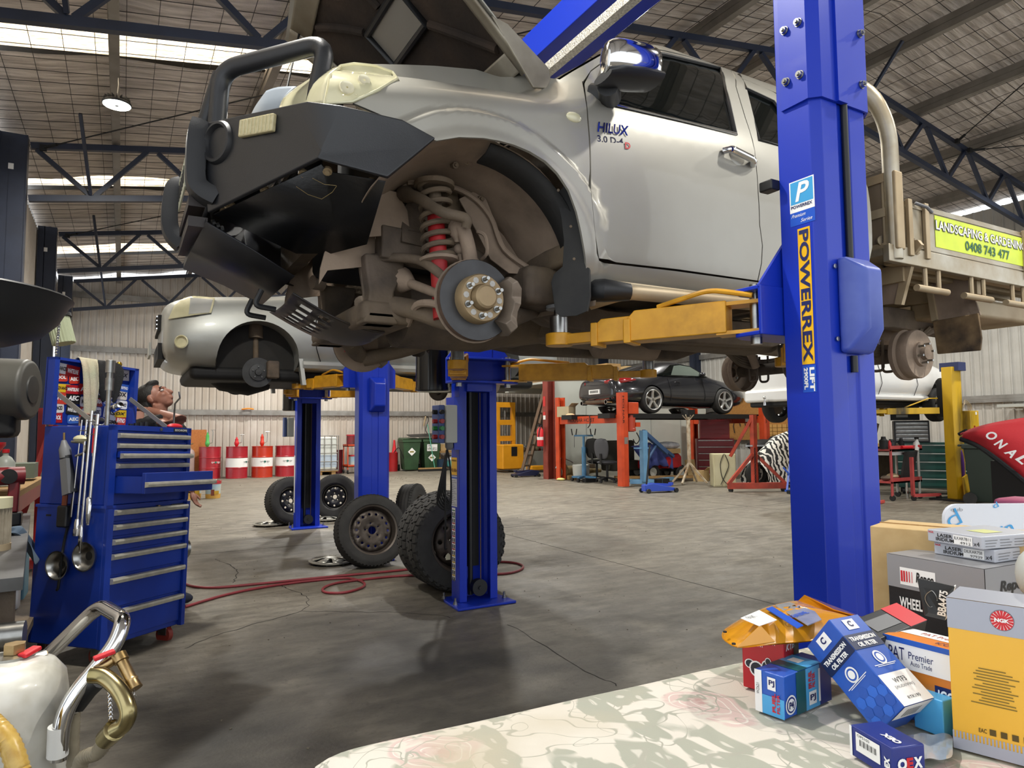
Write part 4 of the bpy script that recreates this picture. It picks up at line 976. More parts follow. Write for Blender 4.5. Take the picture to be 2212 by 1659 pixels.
rows=[[VC((cx+x*1.0,yo,cz+z))for x,z in a],[VC((cx+x*.98,yo-.03,cz+z*.98))for x,z in a],[VC((cx+x*.6+.012,yo-.085,cz+z*.62+.02))for x,z in a]]
b.loft(rows,True,True);b.build('cable_guard_cover',m_cablecover,lift1,bev=.02,seg=3)
for px,py in((1803,575),(1809,732)):
 q=AY(px,py,yo-.004);b=B();b.lathe(q,(0,-1,0),[(0,.009),(.004,.009),(.005,.004)],10,True);b.build('cover_screw',m_steel,lift1)
b=B();b.cyl((X1+.0,yo-.004,cz+.1),(X1+.0,yo-.004,2.6),.012,n=10);b.cyl((cx-.01,yo-.004,cz-.18),(cx-.01,yo-.004,cz-.24),.012,n=10);b.build('sheathed_cable',m_black,lift1)
text('POWERREX',mat('faint_blue','44559c',.6),lift1,(cx-.05,yo-.05,cz-.14),(1,0,0),(0,-.5,.86),.12,.018)
b=B();b.box(AX(1684,400,X1-.155)+VC((-.02,.03,0)),(.05,.06,.04));b.build('door_bumper',m_black,lift1,bev=.006)
xs=X1-.155-.0005
U_,V_=VC((0,-1,0)),VC((0,0,1))
def stk(px0,py0,px1,py1):a=AX(px0,py1,xs);c=AX(px1,py0,xs);return a,abs(c.y-a.y),abs(c.z-a.z)
m_sky2=mat('sticker_sky','3fa0d8',.35);m_roy=mat('sticker_royal','1d55c4',.35);m_yel=mat('sticker_yellow','f0b81c',.35)
def yat(px,py):return AX(px,py,xs)
o=yat(1707,462);w_=.105
st=decal('logo_sticker',m_wht,lift1,(xs,o.y,o.z-.002),U_,V_,w_,.118)
decal('logo_field',m_sky2,st,(xs-.0004,o.y-.005,o.z+.028),U_,V_,w_-.01,.084)
decal('logo_field',m_roy,st,(xs,o.y,o.z-.052),U_,V_,w_,.05)
text('P',m_wht,st,(xs-.001,o.y-.025,o.z+.036),U_,V_,.06,.07,shear=.25,off=.02)
text('POWERREX',m_navyp,st,(xs-.001,o.y-.006,o.z+.012),U_,V_,.09,.012,off=.03)
text('Premium',m_wht,st,(xs-.001,o.y-.006,o.z-.022),U_,VC((0,-.1,1)),.06,.013,shear=.4)
text('Series',m_wht,st,(xs-.001,o.y-.045,o.z-.044),U_,V_,.05,.013,shear=.4)
o=yat(1718,497);e_=yat(1733,788);hh=o.z-e_.z;yl=AX(1728,640,xs).y
wst=decal('name_sticker',m_yel,lift1,(xs,yl,e_.z),U_,V_,.052,hh)
text('POWERREX',m_navyp,wst,(xs-.001,yl-.006,o.z-.008),(0,0,-1),U_,hh-.016,.04,off=.03)
o2=yat(1735,848)
ls=decal('capacity_sticker',m_roy,lift1,(xs,yl,o2.z),U_,V_,.055,e_.z-o2.z-.004)
text('LIFT',m_wht,ls,(xs-.001,yl-.03,e_.z-.012),(0,0,-1),U_,.12*(e_.z-o2.z)/.14,.02,off=.05)
text('2900FL',m_wht,ls,(xs-.001,yl-.006,e_.z-.012),(0,0,-1),U_,.11*(e_.z-o2.z)/.14,.017,off=.04)
x2=X1-.155;yp=4.56
b=B();b.bb((x2-.055,4.50,1.18),(x2-.005,4.62,1.43));
cb=B();cb.bb((x2-.16,4.44,1.17),(x2-.07,4.60,1.44));cbo=cb.build('control_box',m_lgrey,lift1,bev=.008)
cb=B();cb.bb((x2-.205,4.46,1.17),(x2-.16,4.59,1.44));cbp=cb.build('control_panel',mat('panel_blue','3c4f86',.5),cbo,bev=.006)
for k,(zz,c)in enumerate(((1.39,m_blk),(1.325,m_red),(1.275,mat('green_button','1f7a3a',.4)),(1.215,m_red))):
 b=B();b.cyl((x2-.19,4.46,zz),(x2-.19,4.43,zz),.016,n=12);b.cyl((x2-.205,4.5,zz),(x2-.235,4.5,zz),.016,n=12);b.build('push_button',c,cbp)
b=B();b.bb((x2-.07,4.5,1.12),(x2+.0,4.64,1.5));b.build('box_bracket',m_blue,lift1)
b=B();b.lathe((x2-.1,4.52,1.17),(0,0,-1),[(0,.03),(.03,.03),(.05,.015)],14,True);b.build('cable_gland',m_grey,lift1)
for k in range(6):
 r=.05+.012*k;cxx=x2-.1
 b=B();b.tube([(cxx,4.54,1.15),(cxx-.03-.012*k,4.5-.01*k,1.05-.02*k),(cxx-.05-.01*k,4.5,.85-.02*k),(cxx+.02,4.55,.75-.01*k),(cxx+.03,4.56,.95),(cxx,4.55,1.12)],.006,6,res=5);b.build('power_cable',m_blk,lift1)
b=B();b.tube([(x2-.12,4.52,1.12),(x2-.14,4.5,.9),(x2-.13,4.52,.6),(x2-.1,4.6,.42),(x2-.02,4.75,.38)],.007,6,res=6);b.build('power_cable',m_blk,lift1)
yS=yp-.172
def fstick(nm,m,z0,z1,w_=.085,x=None):
 return decal(nm,m,lift1,(x2-.0006,yp+.005+.0,z0),(0,-1,0),V_,w_*1.0,z1-z0)
XS2=x2-.0008
def fst(nm,m,z0,z1,y0=4.70,w_=.1):return decal(nm,m,lift1,(XS2,y0,z0),(0,-1,0),V_,w_,z1-z0)
s_=fst('warning_sticker',m_yel,.93,1.06);text('WLL 4000kg',mat('brown_print','6e3b12',.5),s_,(XS2-.001,4.697,.945),(0,-1,0),V_,.094,.035,off=.02);text('WARNING',m_blkp,s_,(XS2-.001,4.69,1.03),(0,-1,0),V_,.08,.015)
s_=fst('data_sticker',mat('data_white','c9cbd2',.4),.70,.925);decal('band',m_roy,s_,(XS2-.0006,4.70,.905),(0,-1,0),V_,.1,.012)
for k in range(14):
 b=B();b.bb((XS2-.0012,4.69,.712+k*.0135),(XS2-.0008,4.61+.02*(k%3),.715+k*.0135));b.build('print_line',m_grey,s_)
s_=fst('safety_sticker',m_wht,.17,.69,4.69,.06)
for k in range(11):
 z=.66-k*.047
 decal('pictogram_heading',mat('heading_%d'%(0 if k<2 else 1 if k<7 else 2),('2f6b4f','a8343a','c9a326')[0 if k<2 else 1 if k<7 else 2],.4),s_,(XS2-.0006,4.686,z+.006),(0,-1,0),V_,.052,.009)
 for q in(0,1):
  b=B();b.bb((XS2-.0012,4.684-q*.028,z-.03),(XS2-.0008,4.664-q*.028,z-.002));b.build('pictogram',m_grey,s_)
  b=B();b.bb((XS2-.0018,4.68-q*.028,z-.024),(XS2-.0012,4.672-q*.028,z-.006));b.build('pictogram',m_blkp,s_)
lift2=lift('further blue two post lift with yellow arms holding up the silver wagon',2.16,6.7,9.28,1.78,False,3.4,armset=((((1.62,7.5),.12),((3.05,7.5),.12)),(((1.75,8.6),.12),((2.9,8.6),.12))))
b=B();b.bb((2.02,6.6,3.4),(2.3,9.4,3.56));b.build('overhead_beam',m_blue,lift2,bev=.006)
c2=AX(822,852,2.1);yo2=6.7-.17
b=B();a=[(-.08,-.17),(.08,-.17),(.08,.17),(-.08,.17)];cc=VC((2.17,yo2,1.62))
b.loft([[cc+VC((x,0,z))for x,z in a],[cc+VC((x,-.04,z))for x,z in a],[cc+VC((x*.7+.01,-.1,z*.65))for x,z in a]],True,True);b.build('cable_guard_cover',m_blue,lift2,bev=.015)
b=B();b.bb((2.16-.155-.14,9.18,1.2),(2.16-.155-.06,9.32,1.45));b.build('control_box',m_lgrey,lift2,bev=.008)
b=B();b.bb((1.855,9.2,1.2),(1.825,9.3,1.45));b.build('control_panel',mat('panel_blue','3c4f86',.5),lift2)
decal('safety_sticker',m_wht,lift2,(2.0045,9.42,.2),(0,-1,0),V_,.06,.75)
decal('name_sticker',m_yel,lift2,(2.0045,6.66,1.85),(0,-1,0),V_,.05,.6)
for L_,(x,y,z0,z1)in((lift1,(2.05,4.83,1.56,1.95)),(lift2,(2.0,9.55,1.55,1.95))):
 b=B();b.cyl((x,y,z0),(x,y,z1),.13,n=28);b.lathe((x,y,z0-.004),(0,0,1),[(0,.12),(.01,.133),(.03,.133)],28,True);b.build('oil_tank',mat('gloss_black','0b0b0c',.18),L_)
 # --- cars built by lofting cross sections
def car_body(sec):
 """sec: (x, zb,wb, zm,wm, zs,ws, zt,wt) -> rows of a closed loft around the body, local coords (x length, y across, z)"""
 rows=[]
 for x,zb,wb,zm,wm,zs,ws,zt,wt in sec:
  half=[(wb*.5,zb),(wb,zb+.02),(wm,zm-.12),(wm,zm+.06),(ws,zs),(lerp(ws,wt,.55),lerp(zs,zt,.62)),(wt,zt-.02),(wt*.55,zt+.02)]
  ring=[(y,z)for y,z in half]+[(-y,z)for y,z in reversed(half)]
  rows.append([VC((x,y,z))for y,z in ring])
 return rows
def sec_y(sec,x,z):
 s=sec[0]
 for a,c in zip(sec,sec[1:]):
  if a[0]<=x<=c[0]:
   t=(x-a[0])/(c[0]-a[0]);s=[lerp(p,q,t)for p,q in zip(a,c)];break
 else:s=sec[-1]if x>sec[-1][0]else sec[0]
 _,zb,wb,zm,wm,zs,ws,zt,wt=s
 tab=[(zb+.02,wb),(zm-.12,wm),(zm+.06,wm),(zs,ws),(lerp(zs,zt,.62),lerp(ws,wt,.55)),(zt-.02,wt),(zt+.02,wt*.55)]
 return sinterp(z,tab)
def bake_bool(o,cutters):
 for c in cutters:
  md=o.modifiers.new('cut','BOOLEAN');md.operation='DIFFERENCE';md.object=c;md.solver='EXACT'
 dg=bpy.context.evaluated_depsgraph_get();me=bpy.data.meshes.new_from_object(o.evaluated_get(dg));me.name=o.name
 o.modifiers.clear();o.data=me
 for c in cutters:d=c.data;bpy.data.objects.remove(c);bpy.data.meshes.remove(d)
 me.polygons.foreach_set('use_smooth',[True]*len(me.polygons));me.set_sharp_from_angle(angle=rad(40))
def car(name,label,cat,loc,sec,paint,axles,ra,archw=.3):
 t=thing(name,label,cat,loc)
 L=VC(loc)
 b=B();b.loft([[p+L for p in r]for r in car_body(sec)],True,True);body=b.build('body',paint,t,sub=2)
 cut=[]
 for x,z in axles:
  for s in(-1,1):
   c=B();c.cyl(L+VC((x,s*(.9-archw),z)),L+VC((x,s*1.3,z)),ra,n=40);cut.append(c.build('cutter',paint,t))
 bake_bool(body,cut)
 for x,z in axles:
  for s in(-1,1):
   b=B();b.loft([[L+VC((x+(ra+.004)*math.cos(a),s*y,z+(ra+.004)*math.sin(a)))for a in[rad(-8)+rad(196)*k/30 for k in range(31)]]for y in(.9-archw,.7,.8)],False);b.build('wheel_arch_liner',m_blk,t);b=B();b.poly([L+VC((x+(ra+.01)*math.cos(a),s*(.905-archw),max(z+(ra+.01)*math.sin(a),sec[3][1])))for a in[2*PI*k/36 for k in range(36)]]);b.build('arch_inner_wall',mat('arch_black','1b1a18',.8,c2='26231f',ns=5),t)
 def S_(x,z,d=.0):return L+VC((x,-(sec_y(sec,x,z)+d),z))
 def glass(poly,nm='side_window',m=m_glass,d=.012,both=True,step=.12):
  return skin(nm,poly,step,lambda x,z:S_(x,z,d),m,t,(0,-1,.2),(),.01,L.y if both else None)
 return t,S_,glass
def alloy_wheel(t,c,s,R,w_,spokes=5,m=m_steel,nm='wheel',rr=.7):
 """tyre and spoked rim, axis along Y, s = outward sign"""
 ax=VC((0,s,0));c=VC(c)
 b=B();b.lathe(c-ax*w_/2,ax,[(0,R*rr),(.01,R*.86),(.02,R*.95),(.045,R),(w_-.045,R),(w_-.02,R*.95),(w_-.005,R*.86),(w_,R*rr),(w_*.5,R*rr*.97)],40);wh=b.build(nm,m_rubber,t)
 b=B();b.lathe(c-ax*w_/2,ax,[(0,R*rr*.98),(w_-.015,R*rr*.93),(w_-.004,R*rr*.97),(w_,R*rr*1.0),(w_+.004,R*rr*.98),(w_-.01,R*rr*.9),(.03,R*rr*.88)],40);b.build('rim',m,wh)
 b=B();b.cyl(c,c+ax*(w_/2-.02),.075,.05,n=20);b.build('hub_cap',m,wh)
 for k in range(spokes):
  a=rad(90+360/spokes*k);u=VC((math.cos(a),0,math.sin(a)));v=ax.cross(u)
  b=B();rows=[]
  for q,wd in((.03,.04),(.45,.028),(.8,.034),(.93,.06)):
   r=R*rr*q;y=w_/2-.025+.012*(q>.5)
   rows.append([c+u*r+v*wd*i+ax*(y+j)for i,j in((-1,-.025),(1,-.025),(.6,.008),(-.6,.008))])
  b.loft(rows,True,True);b.build('spoke',m,wh)
 b=B();b.cyl(c-ax*.03,c+ax*.0,R*rr*.75,n=24);b.build('brake_disc',m_muddark,wh)
 return wh
m_dark=mat('dark_grey_metallic','23242a',.2,.4,coat=1.,c3='2e2f33',ns3=2)
Z0=1.645
S911=[(0,.38,.5,.5,.66,.72,.58,.80,.42),(.05,.33,.58,.5,.74,.75,.66,.83,.5),(.2,.22,.74,.5,.84,.83,.74,.89,.58),(.6,.17,.8,.52,.915,.87,.78,.99,.55),(1.,.16,.8,.55,.93,.89,.77,1.11,.5),(1.5,.14,.8,.5,.89,.89,.77,1.26,.49),(2.,.14,.8,.5,.87,.87,.77,1.305,.5),(2.45,.14,.8,.5,.87,.86,.77,1.28,.51),(2.85,.14,.8,.5,.875,.85,.77,1.12,.53),(3.15,.14,.8,.5,.885,.84,.77,.93,.58),(3.45,.15,.8,.5,.895,.82,.77,.86,.6),(4.,.16,.76,.48,.86,.72,.72,.78,.56),(4.3,.24,.64,.46,.72,.6,.6,.66,.45),(4.42,.34,.48,.46,.55,.54,.48,.58,.35)]
t911,S_,gl=car('sports_coupe','dark grey two door sports coupe parked on the orange four post hoist','car',(9.78,13.22,Z0),S911,m_dark,((1.03,.32),(3.38,.32)),.35)
gl([(1.22,.92),(1.5,1.0),(1.85,1.2),(2.15,1.23),(2.5,1.2),(2.72,1.1),(2.98,.93),(2.7,.92),(1.8,.90)],step=.08)
m_glass2=mat('coupe_window','58605a',.06,0,spec=.7)
gl([(1.72,.935),(1.95,1.18),(2.15,1.205),(2.48,1.175),(2.68,1.08),(2.9,.945)],'door_window',m_glass2,.02,step=.06)
for x in(1.5,2.72):
 b=B();b.tube([S_(x-.0+(.1 if x<2 else 0),z,.006)for z in(.86,.7,.5,.3)],.005,6);b.build('door_gap',m_blk,t911)
b=B();b.ell(S_(2.72,.98,.1),(.07,.1,.055),14,8);b.build('door_mirror',m_dark,t911)
b=B();b.tube([S_(1.78,.76,.015),S_(1.86,.76,.03),S_(1.96,.755,.015)],.012,8);b.build('door_handle',m_dark,t911)
o9=VC((9.78,13.22,Z0))
m_tail=mat('tail_lamp_red','8e1c1e',.15,coat=1)
for s in(-1,1):
 b=B();rows=[]
 for x,y,z0,z1 in((.02,.40,.70,.76),(.08,.58,.69,.79),(.22,.75,.70,.82),(.42,.845,.735,.81),(.55,.875,.76,.785)):
  rows.append([o9+VC((x-.02,s*y,z0)),o9+VC((x-.02,s*(y-.015),z1))])
 b.loft(rows,False);b.build('tail_lamp',m_tail,t911,solid=.02)
 b=B();c=o9+VC((.0,s*.48,.27));b.lathe(c,(-1,0,0),[(-.1,.05),(.05,.055),(.05,.045),(-.08,.04)],18);b.build('exhaust_tip',m_chrome,t911)
 for x in(1.03,3.38):alloy_wheel(t911,o9+VC((x,s*.79,.32)),s,.32,.24,5,mat('alloy_silver','c4c5c4',.3,.7),rr=.76)
b=B();b.bb(o9+VC((-.03,-.2,.47)),o9+VC((.03,.2,.58)));pl=b.build('number_plate',m_wht,t911)
for k in range(6):b=B();b.bb(o9+VC((-.034,.15-k*.055,.5)),o9+VC((-.03,.12-k*.055,.56)));b.build('plate_character',m_blkp,pl)
for k in range(9):
 b=B();b.bar(o9+VC((.5+k*.06,-.36,.935+k*.013)),o9+VC((.5+k*.06,.36,.935+k*.013)),.03,.02);b.build('engine_grille_slat',m_blk,t911)
b=B();b.bb(o9+VC((.05,-.5,.24)),o9+VC((.6,.5,.36)));b.build('rear_silencer',m_muddark,t911,bev=.05)
ZX=1.62
SX=[(0,.42,.55,.55,.7,.78,.62,.86,.5),(.06,.3,.66,.55,.8,.82,.72,.93,.6),(.25,.26,.72,.58,.865,.86,.79,1.0,.66),(.8,.24,.74,.6,.885,.92,.82,1.04,.66),(1.2,.24,.74,.6,.885,.95,.83,1.08,.66),(1.45,.24,.74,.6,.88,.97,.83,1.2,.64),(1.9,.24,.74,.6,.88,.98,.83,1.55,.62),(2.4,.24,.74,.6,.88,.98,.83,1.64,.62),(3.5,.24,.74,.6,.88,1.,.83,1.64,.62),(4.2,.26,.74,.6,.87,1.,.82,1.58,.6),(4.45,.36,.7,.6,.82,.95,.76,1.4,.58),(4.5,.42,.65,.6,.76,.9,.7,1.2,.55)]
tx,S_,gl=car('silver_wagon','silver wagon with bare front hub raised on the further blue lift','car',(.30,8.0,ZX),SX,m_silver2,((.87,.36),(3.5,.36)),.39)
ox=VC((.30,8.0,ZX))
gl([(1.55,1.03),(1.95,1.45),(2.6,1.5),(2.65,1.04)]);gl([(2.75,1.04),(2.72,1.5),(3.5,1.5),(3.6,1.05)])
gl([(.05,.72),(.1,.86),(.2,.98),(.46,.97),(.42,.80),(.2,.75)],'headlight',m_lens,.01,step=.06)
gl([(.22,.77),(.24,.95),(.44,.95),(.4,.80)],'headlight_inner',mat('lamp_chrome','d8dad6',.15,.5),.016,step=.06)
for x in(1.42,2.7):b=B();b.tube([S_(x+.08*(z<.5),z,.003)for z in(.95,.75,.5,.33)],.005,6);b.build('door_gap',m_blk,tx)
for a,c in((1.5,2.65),(2.76,3.2)):b=B();b.bar(S_(a,.62,.01),S_(c,.62,.01),.03,.06);b.build('side_moulding',mat('moulding_grey','a3a294',.5),tx,bev=.006)
b=B();b.tube([S_(1.3,.33,.01),S_(3.1,.33,.01)],.05,8);b.build('sill',m_silver2,tx)
c=S_(.17,.5,.01);b=B();b.lathe(c+VC((.0,.02,0)),(-.5,-1,0),[(0,.06),(.02,.065),(.026,.055),(0,.045),(0,.001)],18);b.build('fog_lamp',m_lens,tx)
b=B();b.bb(ox+VC((-.02,-.35,.66)),ox+VC((.06,.35,.82)));b.build('grille',m_blk,tx)
for k in range(4):b=B();b.bar(ox+VC((-.03,-.36,.68+k*.04)),ox+VC((-.03,.36,.68+k*.04)),.012,.012);b.build('grille_slat',m_chrome,tx)
b=B();b.bb(ox+VC((-.02,-.5,.36)),ox+VC((.08,.5,.52)));b.build('bumper_intake',m_blk,tx)
b=B();b.bb(ox+VC((-.09,-.25,.42)),ox+VC((-.07,.2,.55)));b.build('number_plate_holder',m_lgrey,tx)
b=B();b.bb(ox+VC((.25,-.65,.16)),ox+VC((4.2,.65,.3)));b.build('underbody',m_blk,tx,bev=.06)
b=B();b.lathe(ox+VC((.75,-.1,.2)),(1,0,-.1),[(-.25,.06),(-.15,.13),(.15,.15),(.35,.06)],14,True);b.build('sump',m_blk,tx)
for s in(-1,1):
 c=ox+VC((.87,s*.77,.24));ax=VC((0,s,0))
 b=B();b.lathe(c-ax*.03,ax,[(0,.15),(.022,.15),(.024,.085),(.045,.083),(.05,.035),(.07,.03),(.072,.001)],36);d=b.build('brake_disc',mat('disc_grey','4a4b4c',.5,.6,c2='3a3a3a',ns=9),tx)
 for k in range(5):a=rad(90+72*k);q=c+VC((.057*math.cos(a),0,.057*math.sin(a)))+ax*.016;b=B();b.cyl(q,q+ax*.02,.007,n=8);b.build('wheel_stud',m_steel,d)
 b=B();b.cyl(c+VC((0,-s*.12,0)),c+VC((0,-s*.2,.5)),.028,n=12);b.cyl(c+VC((-.0,-s*.18,.36)),c+VC((0,-s*.2,.5)),.075,n=16);b.build('strut',m_muddark,tx)
 b=B();b.bb(c+VC((.08,-.06,-.06)),c+VC((.2,.03,.12)));b.build('brake_caliper',m_muddark,tx,bev=.02)
 b=B();b.tube([c+VC((0,-s*.05,-.06)),c+VC((.15,-s*.35,-.06))],.03,8);b.build('lower_arm',m_blk,tx)
 c=ox+VC((3.5,s*.75,.2));b=B();b.lathe(c,ax,[(0,.14),(.03,.14),(.032,.06),(.06,.05),(.061,.001)],30);b.build('rear_brake_disc',m_muddark,tx)
 b=B();b.prism([ox+VC((1.25,s*.80,.5)),ox+VC((1.29,s*.80,.5)),ox+VC((1.33,s*.86,.12)),ox+VC((1.29,s*.86,.12))],(0,-.08*s,0));b.build('mud_flap',m_silver2,tx)
b=B();b.cyl(ox+VC((3.5,-.7,.2)),ox+VC((3.5,.7,.2)),.035,n=10);b.build('rear_axle_beam',m_muddark,tx)
ZW=1.52
SW=[(0,.4,.55,.55,.66,.82,.6,.98,.5),(.06,.3,.66,.55,.78,.88,.68,1.1,.56),(.25,.26,.72,.56,.84,.9,.76,1.3,.56),(.7,.2,.74,.56,.86,.92,.78,1.45,.57),(1.5,.2,.74,.56,.86,.9,.78,1.48,.58),(2.4,.2,.74,.56,.86,.88,.78,1.43,.58),(3.0,.2,.74,.56,.86,.86,.77,1.06,.6),(3.3,.2,.74,.56,.86,.84,.76,.93,.62),(3.8,.22,.72,.55,.83,.76,.72,.84,.56),(4.1,.28,.64,.5,.7,.64,.6,.7,.45),(4.2,.36,.5,.5,.55,.56,.46,.6,.35)]
tw,S_,gl=car('white_hatchback','white hatchback with tow ball raised on the worn yellow lift','car',(9.75,7.86,ZW),SW,m_whitecar,((.72,.3),(3.3,.3)),.35)
ow=VC((9.75,7.86,ZW))
gl([(.5,.95),(.7,1.3),(1.35,1.36),(1.4,.96)]);gl([(1.5,.96),(1.46,1.36),(2.2,1.32),(2.75,.98),(2.4,.95)])
for x in(1.45,2.5):b=B();b.tube([S_(x,z,.003)for z in(.9,.7,.5,.3)],.005,6);b.build('door_gap',m_blk,tw)
b=B();b.tube([S_(1.1,.27,.01),S_(2.9,.27,.01)],.05,8);b.build('sill',m_whitecar,tw)
b=B();b.bb(ow+VC((-.06,-.78,.2)),ow+VC((.2,.78,.42)));b.build('rear_bumper',m_whitecar,tw,bev=.05)
b=B();b.bb(ow+VC((0,-.7,.12)),ow+VC((.25,.7,.24)));b.build('bumper_underside',m_blk,tw,bev=.03)
b=B();b.bar(ow+VC((.2,.25,.17)),ow+VC((-.14,.25,.17)),.05,.05);b.cyl(ow+VC((-.14,.25,.15)),ow+VC((-.14,.25,.26)),.016,n=10);b.ell(ow+VC((-.14,.25,.275)),.027);b.build('tow_ball',m_chrome,tw)
for s in(-1,1):
 for x in(.72,3.3):alloy_wheel(tw,ow+VC((x,s*.72,.16)),s,.31,.2,7,mat('alloy_dark','6c6c6a',.4,.6),rr=.66)
b=B();b.bb(ow+VC((.4,-.6,.14)),ow+VC((3.6,.6,.24)));b.build('underbody',m_blk,tw,bev=.05)
m_yw=mat('worn_yellow_paint','d6ab16',.5,0,c2='c29912',ns=5,c3='3b3320',ns3=2.2,lo=.55,hi=.72,stretch=(1,1,.25))
ty=thing('two_post_lift','worn yellow two post lift with oil stains holding up the white hatchback','vehicle lift',(12.6,7.9,0))
for y,s in((6.55,1),(9.6,-1)):
 x=12.7 if s>0 else 12.9
 b=B();b.prism([VC((x+a,y+s*c,.02))for a,c in((-.14,.2),(-.15,.03),(-.1,0),(.1,0),(.15,.03),(.14,.2),(.09,.2),(.09,.18),(.12,.18),(.12,.04),(-.12,.04),(-.12,.18),(-.09,.18),(-.09,.2))],(0,0,2.3))
 if s<0:b.f=[tuple(reversed(f))for f in b.f]
 b.build('post',m_yw,ty,bev=.004)
 b=B();b.bb((x-.35,y-.2 if s>0 else y-.4,0),(x+.35,y+.4 if s>0 else y+.2,.03));b.build('base_plate',m_black,ty)
 for tx_,tyy in((11.5,7.45 if s>0 else 8.4),(13.4,7.5 if s>0 else 8.4)):
  p=VC((x+(.15 if tx_>x else-.15),y+s*.28,1.56));q=VC((tx_,tyy,1.55));d=(q-p).normalized()
  b=B();b.bar(p,p+d*(q-p).length*.75,.1,.11);b.bar(p+d*.5,q,.07,.07);b.cyl(q+VC((0,0,-.05)),q+VC((0,0,.12)),.045,n=16);b.build('lift_arm',m_yw,ty,bev=.005)
  b=B();b.tube([p+VC((0,0,.22)),p+d*.15+VC((0,0,.22)),p+d*.6+VC((0,0,.06))],.012,6);b.build('guard_rod',m_yw,ty)
 b=B();b.bb((x-.13,y+s*.1,1.45),(x+.13,y+s*.3,2.1));b.build('carriage',m_blk,ty)
x,y=12.7,6.55
b=B();b.bb((x-.1,y-.07,2.25),(x+.14,y+.25,2.4));b.build('post_cap',mat('navy_cap','27315e',.5),ty)
b=B();b.bb((x+.1,y-.12,1.18),(x+.38,y+.1,1.55));cb=b.build('control_box',m_yw,ty,bev=.01)
decal('box_label',m_wht,cb,(x+.27,y-.121,1.48),(1,0,0),(0,0,1),.05,.05)
b=B();b.cyl((x+.38,y-.08,1.25),(x+.4,y-.08,1.25),.02,n=10);b.bb((x+.2,y-.13,1.22),(x+.23,y-.12,1.29));b.build('push_button',m_red,cb)
for k in range(4):b=B();b.tube([(x+.18+k*.03,y-.05,1.55),(x+.15+k*.04,y-.06,1.64),(x+.1,y-.05,1.68+.02*k),(x+.06,y-.03,1.6)],.006,6,res=4);b.build('control_wire',m_dust,cb)
b=B();b.prism([(x-.16,y-.12,.03),(x+.1,y-.12,.03),(x+.1,y-.1,.4),(x+.02,y-.07,.45),(x-.12,y-.07,.4),(x-.16,y-.1,.3)],(0,.03,0));b.build('foot_guard',m_yw,ty)
# --- things along the back wall
def drum(label,x,y,band,top='red',rz=0):
 t=thing('oil_drum',label,'drum',(x,y,0),group='red oil drums by the back wall')
 prof=[(0,.27),(.0,.29),(.015,.293),(.02,.286)]
 for z in(.29,.58):prof+=[(z-.015,.286),(z-.006,.294),(z+.006,.294),(z+.015,.286)]
 prof+=[(.86,.286),(.865,.293),(.88,.293),(.88,.28),(.865,.278),(.865,.001)]
 b=B();b.lathe((x,y,0),(0,0,1),prof,40);b.build('shell',m_drum if top=='red'else m_drum2,t)
 if band:
  b=B();b.lathe((x,y,0),(0,0,1),[(.31,.2875),(.56,.2875)],40);b.build('white_band',m_wht,t)
 a=rz;n=VC((math.cos(a),math.sin(a),0));u=VC((-n.y,n.x,0));o=VC((x,y,.42))+n*.29-u*.13
 text('synergy',m_blkp if band else m_wht,t,o,u,(0,0,1),.26,.05,lift=.004)
 b=B();c=VC((x,y,.45))+n*.292;b.lathe(c,n,[(.0,.03),(.002,.03),(.0021,.001)],12);b.build('logo_drop',m_drumlogo,t)
 b=B();b.cyl((x+.15,y-.1,.865),(x+.15,y-.1,.885),.03,n=12);b.build('bung',m_steel,t)
 return t
m_drum=mat('drum_red','b02a35',.3,0,c2='9b232e',ns=4,coat=.3);m_drum2=mat('drum_orange_red','c53a22',.3,0,c2='b3321d',ns=4,coat=.3);m_drumlogo=mat('logo_green','2c6a5c',.5)
drum('red oil drum with a white logo and green hand pump, nearest the blue tool chest',2.15,20.9,False,rz=rad(-65))
drum('red oil drum with white band and red tap, left of the three banded drums',2.82,20.65,True,rz=rad(-40))
drum('orange-red oil drum with white band, middle of the three banded drums',3.50,20.65,True,'o',rz=rad(-85))
drum('dark red oil drum with white band beside the blue lift post',4.16,20.72,True,rz=rad(-90))
def pump(x,y,m,lab,h=.42):
 t=thing('drum_pump',lab,'pump',(x,y,.87));b=B();b.lathe((x,y,.865),(0,0,1),[(0,.02),(.03,.035),(.08,.06),(.14,.06),(.16,.045),(h*.8,.045),(h*.82,.03),(h,.015)],14,True);b.build('pump_body',m,t)
 b=B();b.tube([(x+.06,y,.97),(x+.13,y-.02,1.0),(x+.14,y,h+.87),(x+.12,y,h+.93)],.01,6);b.tube([(x+.08,y,h+.93),(x+.2,y,h+.93)],.01,6);b.build('handle',m_steel,t);return t
pump(2.07,20.85,mat('pump_green','4fae54',.4),'green hand pump standing on the leftmost red drum')
pump(3.48,20.6,mat('pump_red','c8321f',.4),'red hand pump with tall rod on the middle banded drum',.36)
pump(2.8,20.6,m_redp,'red valve pump with hoses on the left banded drum',.28)
t=thing('gas_cylinder','dusty pink gas cylinder between the tool chest and the first drum','gas cylinder',(1.62,20.9,0));b=B();b.lathe((1.62,20.9,0),(0,0,1),[(0,.13),(.02,.145),(.7,.145),(.78,.12),(.84,.05),(.9,.04)],24,True);b.build('bottle',mat('pink_enamel','a8928c',.5,c2='94807a',ns=4),t);b=B();b.cyl((1.62,20.9,.9),(1.62,20.9,1.0),.03,n=10);b.tube([(1.62,20.85,.97),(1.7,20.8,.97)],.02,8);b.build('valve',m_brass,t)
b=B();b.box((1.78,21.3,.68),(.62,.05,1.36),Matrix.Rotation(rad(-4),3,'X'));b.build('chipboard_sheet',mat('chipboard','b8733c',.8,c2='a5642f',ns=40),label='orange chipboard panel leaning on the back wall',cat='board',loc=(1.78,21.3,0))
